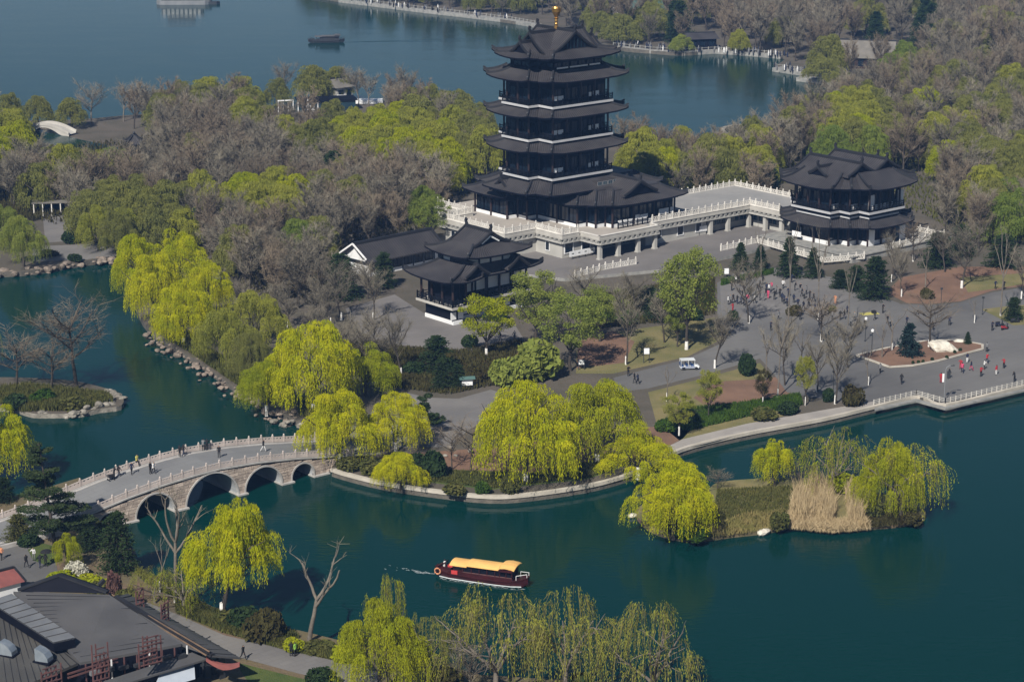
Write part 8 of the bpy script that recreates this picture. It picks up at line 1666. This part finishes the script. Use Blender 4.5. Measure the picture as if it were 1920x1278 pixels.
cover('shore_growth', [([(-52.47,266.37),(-46.12,252.37),(-43.37,247.15),(-38.75,241.29),(-32.42,234.89),(-24.7,229.54),(-23.58,230.14),(-33.93,237.25),(-39.11,243.77),(-44.29,249.74),(-49.68,263.84)], 1)], 14000, 'leaf_moss', 1.0, .09, 1.0, 'dark growth along the lower-left water edge', 312)
cover('garden_growth', [([(-27.11,354.24),(-20.81,350.96),(-8.6,347.73),(1.75,354.24),(-1.64,329.47),(-9.65,323.78),(-16.22,326.6),(-22.89,329.47)], .5), ([(12.22,382.71),(20.97,388.53),(37.1,398.6),(34.74,371.55),(24.35,366.19),(11.57,360.98)], .5)], 26000, 'leaf_bronze', 1.0, .10, .9, 'brownish low planting in the gardens below the podium', 313)
# far-off woods as one mass: instances scattered on points
def far_wood(name, pts, meshes, mats, label, h0):
    """one object whose geometry nodes set a tree mesh on every point"""
    col = bpy.data.collections.new(name+'_source')
    for i, me in enumerate(meshes):
        o = bpy.data.objects.new(name+'_source', me); col.objects.link(o)
        if mats:
            o.material_slots[0].link = 'OBJECT'; o.material_slots[0].material = MATS[mats]
    me = bpy.data.meshes.new(name); me.from_pydata([(x, y, .98) for x, y, h, k in pts], [], [])
    at = me.attributes.new('tree_scale', 'FLOAT', 'POINT'); at.data.foreach_set('value', [h/h0 for x, y, h, k in pts])
    o = link(bpy.data.objects.new(name, me))
    ng = bpy.data.node_groups.new(name, 'GeometryNodeTree'); ng.interface.new_socket('Geometry', in_out='INPUT', socket_type='NodeSocketGeometry'); ng.interface.new_socket('Geometry', in_out='OUTPUT', socket_type='NodeSocketGeometry')
    N, L = ng.nodes, ng.links; gi, go = N.new('NodeGroupInput'), N.new('NodeGroupOutput')
    ip = N.new('GeometryNodeInstanceOnPoints'); ci = N.new('GeometryNodeCollectionInfo'); ci.inputs[0].default_value = col; ci.inputs['Separate Children'].default_value = True; ci.inputs['Reset Children'].default_value = True
    na = N.new('GeometryNodeInputNamedAttribute'); na.data_type = 'FLOAT'; na.inputs[0].default_value = 'tree_scale'
    rv = N.new('FunctionNodeRandomValue'); rv.data_type = 'FLOAT_VECTOR'; rv.inputs[0].default_value = (0, 0, 0); rv.inputs[1].default_value = (0, 0, 6.28)
    L.new(gi.outputs[0], ip.inputs['Points']); L.new(ci.outputs[0], ip.inputs['Instance']); ip.inputs['Pick Instance'].default_value = True
    L.new(na.outputs['Attribute'], ip.inputs['Scale']); L.new(rv.outputs[0], ip.inputs['Rotation']); L.new(ip.outputs[0], go.inputs[0])
    md = o.modifiers.new('trees', 'NODES'); md.node_group = ng
    return tag(o, label, kind='stuff')
far_wood('far_bare_wood', [p for p in far_pts if p[3] == 'bare'], BARE, None, 'hazy bare grey-brown wood behind the nearer trees and across the lake', 8.5)
far_wood('far_green_wood', [p for p in far_pts if p[3] == 'olive'], [FARMESH[i] for i in range(4)], None, 'hazy olive-green trees scattered through the wood across the lake', 11.5)

# ------------------------------------------------------------------ rocks
def rock_mesh(seed, name='rock', mat='rock', sub=2):
    g = random.Random(seed); bm = bmesh.new(); bmesh.ops.create_icosphere(bm, subdivisions=sub, radius=1)
    ph = [Vector((g.gauss(0, 1), g.gauss(0, 1), g.gauss(0, 1))).normalized() for _ in range(7+6*(sub-2))]
    for v in bm.verts:
        n = v.co.normalized(); k = 1.0
        for p in ph:
            d = n.dot(p)
            if d > .55: k = min(k, .62/d+.06)
        v.co = n*k*(1+g.uniform(-.05, .05)); v.co.z *= .8
    me = bpy.data.meshes.new(name); bm.to_mesh(me); bm.free(); me.materials.append(MATS[mat]); return me
RK = [rock_mesh(i) for i in range(5)]
WR = rock_mesh(9, 'white_boulder', 'white_rock', 3)
wb_ = part('white_boulder', WR, None, (*(69.57,348.37), 1.5), .3, (3.5, 2.0, 1.9)); wb_.rotation_euler = (.25, .32, .3)
tag(wb_, 'large pale landscape rock in the triangular planter on the plaza', 'boulder')
tag(part('boulder', RK[1], None, (*(73.33,353.58), 1.2), .2, (1.2, .8, .7)), 'smaller grey rock right of the large pale one', 'boulder'); bpy.data.objects['boulder'].material_slots[0].link = 'OBJECT'; bpy.data.objects['boulder'].material_slots[0].material = MATS['white_rock']
pl = empty('rock_planter', (0, 0, 0), 0, 'triangular raised soil planter with stone kerb round the pale rock', 'planter')
pp = [(55.15,345.19),(57.47,341.44),(59.33,338.37),(63.18,339.29),(67.72,342.06),(76.07,349.01),(76.6,351.61),(73.46,354.24),(68.21,354.24),(60.42,349.34)]
MB().prism(pp, 1.0, 1.22, 1, mtop=0).build('soil', ['red_soil', 'kerb_stone'], pl)
kk = MB()
for a, b in zip(pp, pp[1:]+pp[:1]): kk.beam((*a, 1.2), (*b, 1.2), .4, .22)
kk.build('kerb', 'kerb_stone', pl)
R = random.Random(31)
for i in range(7):
    p = [(63.34,340.21), (64.23,340.51), (64.96,340.82), (66.7,342.06), (69.22,343.3), (71.1,346.45), (72.2,347.73)][i]
    shrub(p, .35, .5, 'tiny clipped shrub on the kerb of the rock planter', 'dark', 1.2, 'tiny shrubs on the rock planter kerb')
def bank(line, n, size, label, mat, seed, z=.1, spread=.8):
    """waterside stones, each a rock of its own"""
    g = random.Random(seed); group = label+' stones'
    for i in range(n):
        k = g.randrange(len(line)-1); t = g.random(); x = line[k][0]+(line[k+1][0]-line[k][0])*t+g.gauss(0, spread); y = line[k][1]+(line[k+1][1]-line[k][1])*t+g.gauss(0, spread); s = size*g.uniform(.5, 1.3)
        o = part('rock', RK[g.randrange(5)], None, (x, y, z+g.uniform(0, .8)), g.uniform(0, 6), (s*g.uniform(.9, 1.5), s*g.uniform(.8, 1.1), s*g.uniform(.6, 1.0)), [mat]); tag(o, label, 'rock', group)
bank([(-33.14,313.5),(-35.58,317.47),(-40.88,325.7),(-45.62,334.34),(-51.23,344.96),(-56.93,354.57),(-60.25,361.26)], 176, .44, 'pale pinkish rock of the channel bank', 'pink_rock', 41, .1, 1.15)
bank([(-94.79,403.13),(-89.3,405.23),(-85.0,408.63),(-78.78,412.96),(-73.56,415.59)], 45, .9, 'rock of the upper-left shore', 'pink_rock', 42)
bank([(-63.8,316.14),(-61.47,318.55),(-59.65,320.45),(-59.9,323.75),(-61.27,326.55)], 40, .62, 'grey rock at the right end of the islet', 'rock', 43, .3, .5)
bank([(-70.77,315.61),(-67.52,315.08),(-63.7,315.61)], 8, .6, 'low rock along the islet\'s front edge', 'rock', 44, .0, .4)
bank([(-35.95,313.5),(-33.35,310.9),(-30.98,310.39)], 9, .7, 'dark wet rock at the bridge end of the channel', 'rock', 45, 0, .7)
for p, s, lab in [((15.53,272.37), .6, 'lone pale rock at the left tip of the reed island'), ((31.74,266.02), .9, 'flat pale rock on the front edge of the reed island'), ((51.96,270.15), .7, 'pale rock at the right tip of the reed island'), ((22.38,263.32), .5, 'small rock at the front tip of the reed island')]:
    tag(part('rock', RK[R.randrange(5)], None, (*p, .25), R.uniform(0, 6), (s*1.3, s, s*.7), ['white_rock']), lab, 'rock')
bank([(-8.87,295.44),(-6.63,294.26),(-11.87,296.63),(-19.62,329.47),(-22.04,328.89),(-24.23,325.18)], 10, .5, 'garden stone beside the grey path', 'rock', 46, 1.0, .8)

# ------------------------------------------------------------------ people
def person_mesh(name, J, rad, split, mats):
    """one continuous skinned body grown from a joint skeleton; split(z-based) gives clothing"""
    me = bpy.data.meshes.new(name+'_s'); keys = list(J); idx = {k: i for i, k in enumerate(keys)}
    E_ = [('pelvis', 'chest'), ('chest', 'neck'), ('neck', 'head'), ('head', 'crown'), ('chest', 'shl'), ('shl', 'ell'), ('ell', 'hal'), ('chest', 'shr'), ('shr', 'elr'), ('elr', 'har'), ('pelvis', 'hil'), ('hil', 'knl'), ('knl', 'anl'), ('anl', 'tol'), ('pelvis', 'hir'), ('hir', 'knr'), ('knr', 'anr'), ('anr', 'tor')]
    me.from_pydata([J[k] for k in keys], [(idx[a], idx[b]) for a, b in E_], [])
    o = bpy.data.objects.new(name+'_s', me); COL.objects.link(o)
    md = o.modifiers.new('skin', 'SKIN'); md.use_smooth_shade = True
    for k in keys:
        sv = me.skin_vertices[0].data[idx[k]]; sv.radius = (rad[k], rad[k]*(.8 if k in ('chest', 'pelvis') else 1)); sv.use_root = (k == 'pelvis')
    o.modifiers.new('sub', 'SUBSURF').levels = 1
    dg = bpy.context.evaluated_depsgraph_get(); out = bpy.data.meshes.new_from_object(o.evaluated_get(dg)); out.name = name
    bpy.data.objects.remove(o); bpy.data.meshes.remove(me); out.materials.clear()
    for m in mats: out.materials.append(MATS[m])
    hands = [Vector(J['hal']), Vector(J['har'])]
    for p in out.polygons:
        c = p.center; z = c.z
        if min((c-h).length for h in hands) < .09: p.material_index = 2
        elif z > J['neck'][2]+.02: p.material_index = 3 if (c.y > J['head'][1]-.02 or z > J['head'][2]+.06) else 2
        elif z < J['anl'][2]+.02 or z < .1: p.material_index = 4
        else: p.material_index = 0 if z > split else 1
    return out
RAD = dict(pelvis=.15, chest=.17, neck=.065, head=.095, crown=.085, shl=.075, shr=.075, ell=.05, elr=.05, hal=.04, har=.04, hil=.1, hir=.1, knl=.068, knr=.068, anl=.048, anr=.048, tol=.045, tor=.045)
def pose(stand=True, stride=0.0, arm=(0, 0), bend=0.0, turn=0.0):
    """joints of a 1.70 m figure facing -Y"""
    J = dict(pelvis=(0, 0, .95), chest=(0, -bend*.5, 1.32), neck=(0, -bend*.7, 1.47), head=(turn*.02, -bend*.9-.02, 1.58), crown=(turn*.02, -bend*.9, 1.67))
    for s, k in ((-1, 'r'), (1, 'l')):
        J['sh'+k] = (s*.19, -bend*.6, 1.40); a = arm[0 if s < 0 else 1]
        J['el'+k] = (s*(.24+.12*abs(a)), -bend*.6-.12*a-.04+stride*s*.12, 1.13+.08*abs(a)); J['ha'+k] = (s*(.24+.05*abs(a)), -bend*.6-.34*a-.1+stride*s*.22, .89+.42*abs(a))
        J['hi'+k] = (s*.1, 0, .88); J['kn'+k] = (s*.11, -.04-stride*s*.16, .50); J['an'+k] = (s*.12, .02-stride*s*.30+(.08 if stride and s < 0 else 0), .09+(.06 if stride and s*stride < 0 else 0)); J['to'+k] = (s*.13, J['an'+k][1]-.17, .05)
    return J
PM = ['grey_cloth', 'black_cloth', 'skin', 'hair', 'tyre']
PPL = [person_mesh('person', pose(stride=st, arm=ar, bend=be), RAD, .86, PM) for st, ar, be in ((0, (0, 0), 0), (1.0, (0, 0), .05), (-1.0, (.2, 0), .05), (0, (.8, .7), .05), (.6, (0, .6), .1), (0, (1, .1), .25))]
def person(p, label, top='black_cloth', legs='black_cloth', pz=0, rz=None, z=1.02, group=None, hair='hair', s=1.0):
    R_ = R.uniform(0, 6.28) if rz is None else rz
    o = part('person', PPL[pz % 6], None, (p[0], p[1], p[2] if len(p) > 2 else z), R_, s, [top, legs, 'skin', hair, 'tyre'])
    return tag(o, label, 'person', group)
R = random.Random(63)
BR = 'people walking over the arch bridge'
for p, lab, top, legs, pz, rz in [
    ((-51.86,276.9,3.65), 'person in black pushing a pram on the left slope of the bridge', 'black_cloth', 'black_cloth', 5, 2.2), ((-51.3,277.31,3.73), 'person in a black coat beside the pram pusher on the bridge', 'black_cloth', 'navy_cloth', 1, 2.2),
    ((-49.71,277.85,3.92), 'person in dark clothes walking alone ahead of the pram', 'navy_cloth', 'black_cloth', 2, .6), ((-49.46,280.68,4.07), 'person in a yellow-green jacket by the far railing of the bridge', 'yellow_cloth', 'black_cloth', 1, .8),
    ((-47.23,277.65,4.06), 'left one of a close pair in black at the near railing', 'black_cloth', 'black_cloth', 0, 1.0), ((-46.81,277.59,4.08), 'right one of the close pair, in black and white, at the near railing', 'white_cloth', 'black_cloth', 4, 1.0),
    ((-44.28,283.87,4.35), 'left person of the dark couple by the far railing near the crown', 'black_cloth', 'black_cloth', 0, 2.5), ((-43.81,284.07,4.36), 'right person of the dark couple by the far railing near the crown', 'black_cloth', 'navy_cloth', 1, 2.5),
    ((-41.54,286.76,4.23), 'person in dark clothes leaning on the far railing of the bridge', 'grey_cloth', 'black_cloth', 5, 3.1), ((-41.09,287.1,4.19), 'person in grey leaning on the railing next to the dark one', 'black_cloth', 'black_cloth', 3, 3.1),
    ((-39.05,284.06,4.21), 'small dark person at the near railing above the big arch', 'black_cloth', 'black_cloth', 0, 0), ((-33.65,288.57,3.56), 'person in black coat and white trousers above the fourth arch', 'black_cloth', 'white_cloth', 1, 1.2)]:
    person(p, lab, top, legs, pz, rz, group=BR)
pm_ = empty('pram', (-52.23,276.62,3.6), 2.2, 'dark pram pushed along the left slope of the bridge', 'pram'); pm_.location = (-52.2,276.44,3.59)
MB().box(-.28, .28, -.45, .4, .45, .75).add([(-.28, .1, .75), (.28, .1, .75), (.28, .42, 1.05), (-.28, .42, 1.05)], [(0, 1, 2, 3)]).build('basket', 'black_cloth', pm_)
for x in (-.25, .25):
    for y in (-.35, .35): part('wheel', WH, pm_, (x, y, .14), math.pi/2*0, (.45, .3, .45))
MB().beam((-.22, .4, .6), (-.22, .75, 1.0), .04, .04).beam((.22, .4, .6), (.22, .75, 1.0), .04, .04).beam((-.22, .75, 1.0), (.22, .75, 1.0), .04, .04).build('handle', 'grey_metal', pm_)
DN = 'people exercising on the waterfront plaza'
for p, lab, top, legs, pz in [
    ((65.84,330.05), 'person in a long red coat beside the curved lamp post', 'red_cloth', 'red_cloth', 0), ((67.51,332.39), 'person in dark clothes just right of the curved lamp post', 'black_cloth', 'black_cloth', 4),
    ((70.36,337.77), 'person in dark red, rear one of the pair left of the dancers', 'red_cloth', 'red_cloth', 3), ((70.2,335.66), 'person in bright pink jacket, front one of the pair', 'pink_cloth', 'navy_cloth', 1), ((72.09,341.44), 'person in blue with white trousers behind the pink jacket', 'navy_cloth', 'white_cloth', 0),
    ((71.86,336.86), 'small person in purple striding between the dancers', 'navy_cloth', 'pink_cloth', 2), ((72.69,333.57), 'dancer in red top and black trousers nearest the railing', 'red_cloth', 'black_cloth', 3), ((73.98,337.46), 'dancer in white top and dark trousers', 'white_cloth', 'black_cloth', 3),
    ((75.15,341.13), 'dancer in red at the back of the group', 'red_cloth', 'navy_cloth', 4), ((75.28,334.46), 'dancer in a red coat with a white hem', 'red_cloth', 'white_cloth', 0), ((77.27,338.37), 'dancer in red rightmost in the group', 'red_cloth', 'black_cloth', 3), ((77.27,330.63), 'person in black and white by the railing at the right edge', 'black_cloth', 'black_cloth', 5)]:
    person(p, lab, top, legs, pz, group=DN)
LN = 'visitors lined up on the pink paving'
for i, (p, top, legs) in enumerate([((37.68,378.54),'white_cloth','black_cloth'),((38.18,378.92),'grey_cloth','black_cloth'),((38.71,379.67),'black_cloth','black_cloth'),((39.29,378.92),'black_cloth','navy_cloth'),((39.91,378.54),'navy_cloth','black_cloth'),((40.39,377.79),'black_cloth','black_cloth'),((40.65,376.68),'grey_cloth','black_cloth'),((41.23,379.67),'pink_cloth','grey_cloth'),((42.41,379.29),'white_cloth','black_cloth'),((43.58,381.56),'navy_cloth','black_cloth'),((44.1,381.18),'grey_cloth','grey_cloth')]):
    person(p, 'visitor in '+{'white_cloth': 'white', 'grey_cloth': 'grey', 'black_cloth': 'black', 'navy_cloth': 'navy', 'pink_cloth': 'pink'}[top]+' in the line, '+['first from its left end', 'second from its left end', 'third from its left end', 'fourth from its left end', 'fifth from its left end', 'sixth from its left end', 'where it bends toward the viewer', 'just behind the bend', 'right of the bend and apart', 'beside the pale bags', 'last at its right end'][i], top, legs, i, group=LN)
CR = 'visitors scattered over the plaza'
for p, top, legs, lab in [((40.53,393.7),'white_cloth','black_cloth','visitor in white standing behind the line beside a dark companion'),((41.06,394.11),'black_cloth','black_cloth','dark companion of the visitor in white behind the line'),((42.42,393.3),'navy_cloth','navy_cloth','visitor in navy, left of two behind the line'),((42.97,394.92),'black_cloth','black_cloth','visitor in black, right of two behind the line'),((43.84,392.1),'grey_cloth','grey_cloth','visitor in brown-grey near the slim pollard'),((45.27,392.9),'black_cloth','black_cloth','visitor in black left of the dark shrub'),((45.38,387.74),'navy_cloth','navy_cloth','tall dark visitor in front of the dark shrub'),((45.77,386.96),'white_cloth','navy_cloth','visitor in pale blue in front of the dark shrub'),((46.42,388.53),'pink_cloth','grey_cloth','visitor in pink in front of the dark shrub'),((45.11,382.71),'pink_cloth','pink_cloth','visitor in a pink suit at the end of the line'),((48.61,390.11),'white_cloth','black_cloth','visitor in white top right of the dark shrub'),((47.31,383.86),'black_cloth','black_cloth','thin dark visitor below the white top'),((47.49,378.92),'navy_cloth','black_cloth','dark visitor nearest the wide bare tree'),((51.33,387.35),'black_cloth','grey_cloth','dark visitor left of the path fork'),((51.23,384.24),'black_cloth','black_cloth','dark visitor in the middle of the fork'),((51.5,382.71),'grey_cloth','black_cloth','grey visitor at the fork'),((52.39,382.32),'black_cloth','black_cloth','dark visitor with a child at the fork'),((53.93,370.82),'black_cloth','grey_cloth','visitor in black behind the wide bare tree'),((55.72,367.96),'black_cloth','black_cloth','left dark visitor of the four near the yellow mat'),((56.54,368.67),'black_cloth','navy_cloth','second dark visitor of the four near the yellow mat'),((57.41,371.55),'navy_cloth','black_cloth','third visitor of the four near the yellow mat, standing back'),((58.06,367.25),'grey_cloth','black_cloth','fourth visitor near the yellow mat, in grey'),((63.71,372.63),'black_cloth','black_cloth','lone visitor in black in the open plaza'),((63.32,365.14),'black_cloth','black_cloth','dark visitor of the pair behind the spruce'),((63.55,363.74),'grey_cloth','black_cloth','grey visitor of the pair behind the spruce'),((58.98,362.01),'black_cloth','black_cloth','dark visitor left of the spruce and behind the lamps'),((38.02,373.36),'red_cloth','red_cloth','small visitor in red below the line'),((56.43,378.92),'orange_cloth','orange_cloth','small visitor in orange-red by the white foot'),((85.45,372.27),'black_cloth','black_cloth','dark visitor by the parked scooters'),((86.61,389.71),'navy_cloth','black_cloth','visitor under the tall bare tree at the right'),((88.05,389.31),'black_cloth','black_cloth','dark visitor at the edge of the upper lawn'),((51.2,441.8),'black_cloth','black_cloth','dark visitor by the last column of the colonnade'),((18.84,330.05),'black_cloth','black_cloth','left one of the dark pair on the path by the big willow'),((19.3,329.47),'navy_cloth','black_cloth','right one of the dark pair on the path by the big willow'),((18.04,333.87),'black_cloth','black_cloth','dark person on the path behind the big willow')]:
    person(p, lab, top, legs, R.randrange(6), z=1.62 if p[1] > 425 else 1.02, group=CR)
for p, lab, top, legs, pz, z in [((-61.77,254.52), 'person in orange at the left edge of the lower plaza', 'orange_cloth', 'black_cloth', 1, 1.02), ((-58.14,251.67), 'person in black beside the parked scooters near the red kiosk', 'black_cloth', 'black_cloth', 1, 1.02), ((-57.76,254.16), 'person in white bending near the lawn by the ramp', 'white_cloth', 'grey_cloth', 5, 1.02), ((-55.91,252.02), 'person with a black umbrella and coat near the lawn', 'black_cloth', 'black_cloth', 0, 1.02), ((-56.54,251.67), 'person in black left of the umbrella', 'black_cloth', 'navy_cloth', 4, 1.02), ((-29.03,224.26), 'person in black walking on the lakeside walk', 'black_cloth', 'black_cloth', 1, 1.02), ((-23.47,225.12), 'person in a bright green vest at the walk hedge', 'green_cloth', 'black_cloth', 0, 1.02), ((-23.93,225.12), 'person in black beside the green vest', 'black_cloth', 'black_cloth', 3, 1.02), ((-18.64,359.95), 'dark person alone in the courtyard', 'black_cloth', 'black_cloth', 0, 1.02), ((-1.92,354.24), 'dark person under the two-lobed green tree', 'black_cloth', 'black_cloth', 1, 1.02), ((0.44,354.9), 'person in grey right of the courtyard', 'grey_cloth', 'black_cloth', 2, 1.02)]:
    person(p, lab, top, legs, pz, z=z)
for i in range(46):
    p = [(42.26,384.24), (42.67,382.71), (44.9,384.24), (46.15,381.94), (47.29,380.42), (47.87,377.42), (49.26,379.67), (49.63,376.68), (50.28,374.46), (51.49,376.68), (52.12,373.0), (52.93,370.82), (54.42,373.73), (40.6,382.71), (40.49,387.35), (39.27,388.53), (44.36,389.71), (50.67,394.51), (55.27,354.24), (70.13,360.98), (43.72,387.35), (46.87,385.79), (48.87,384.24), (50.52,388.53), (52.27,385.79), (52.81,380.42), (53.29,377.05), (54.47,378.92), (54.36,367.96), (51.2,371.55), (48.92,367.96), (47.72,371.55), (45.3,367.96), (51.63,364.44), (54.29,360.98), (56.91,363.74), (57.44,358.25), (61.61,367.96), (66.44,364.44), (43.16,360.98), (69.48,371.55), (73.63,364.44), (76.5,347.73), (59.68,329.47), (57.35,335.36), (80.1,360.98)][i]
    person(p, 'visitor in dark clothes in the loose crowd across the plaza', R.choice(['black_cloth', 'navy_cloth', 'grey_cloth']), 'black_cloth', i, group='loose crowd across the plaza')
um = empty('umbrella', (*(-55.85,252.37), 1.0), 0, 'open black umbrella held near the lawn by the bridge ramp', 'umbrella')
MB().lathe([(.75, 1.75), (.55, 1.95), (.2, 2.08), (.02, 2.12)], 10).build('canopy', 'black_cloth', um); MB().lathe([(.02, 1.0), (.02, 1.95)], 6).build('shaft', 'lamp_metal', um)
mt = empty('picnic_mat', (*(61.36,372.27), 1.02), .3, 'yellow mat with a dark bag on the plaza near the four visitors', 'mat')
MB().box(-1.6, 1.6, -.8, .8, 0, .03).build('mat', 'yellow_cloth', mt); MB().box(.5, 1.2, -.3, .3, .03, .5).build('bag', 'black_cloth', mt)

# ------------------------------------------------------------------ the air
hz = MB().box(-1500, 1500, -270, 2650, -2.6, 101.5).mesh('haze', [])
hm = bpy.data.materials.new('haze'); hm.use_nodes = True
hn = hm.node_tree; hn.nodes.remove(hn.nodes['Principled BSDF'])
pv = hn.nodes.new('ShaderNodeVolumePrincipled'); pv.inputs['Color'].default_value = (0.24, 0.48, 1.0, 1); pv.inputs['Density'].default_value = 0.00014; pv.inputs['Anisotropy'].default_value = 0.0
hn.links.new(pv.outputs[0], hn.nodes['Material Output'].inputs['Volume'])
hz.materials.append(hm)
tag(part('haze', hz), 'thin blue haze over the lake and the far woods', kind='stuff')
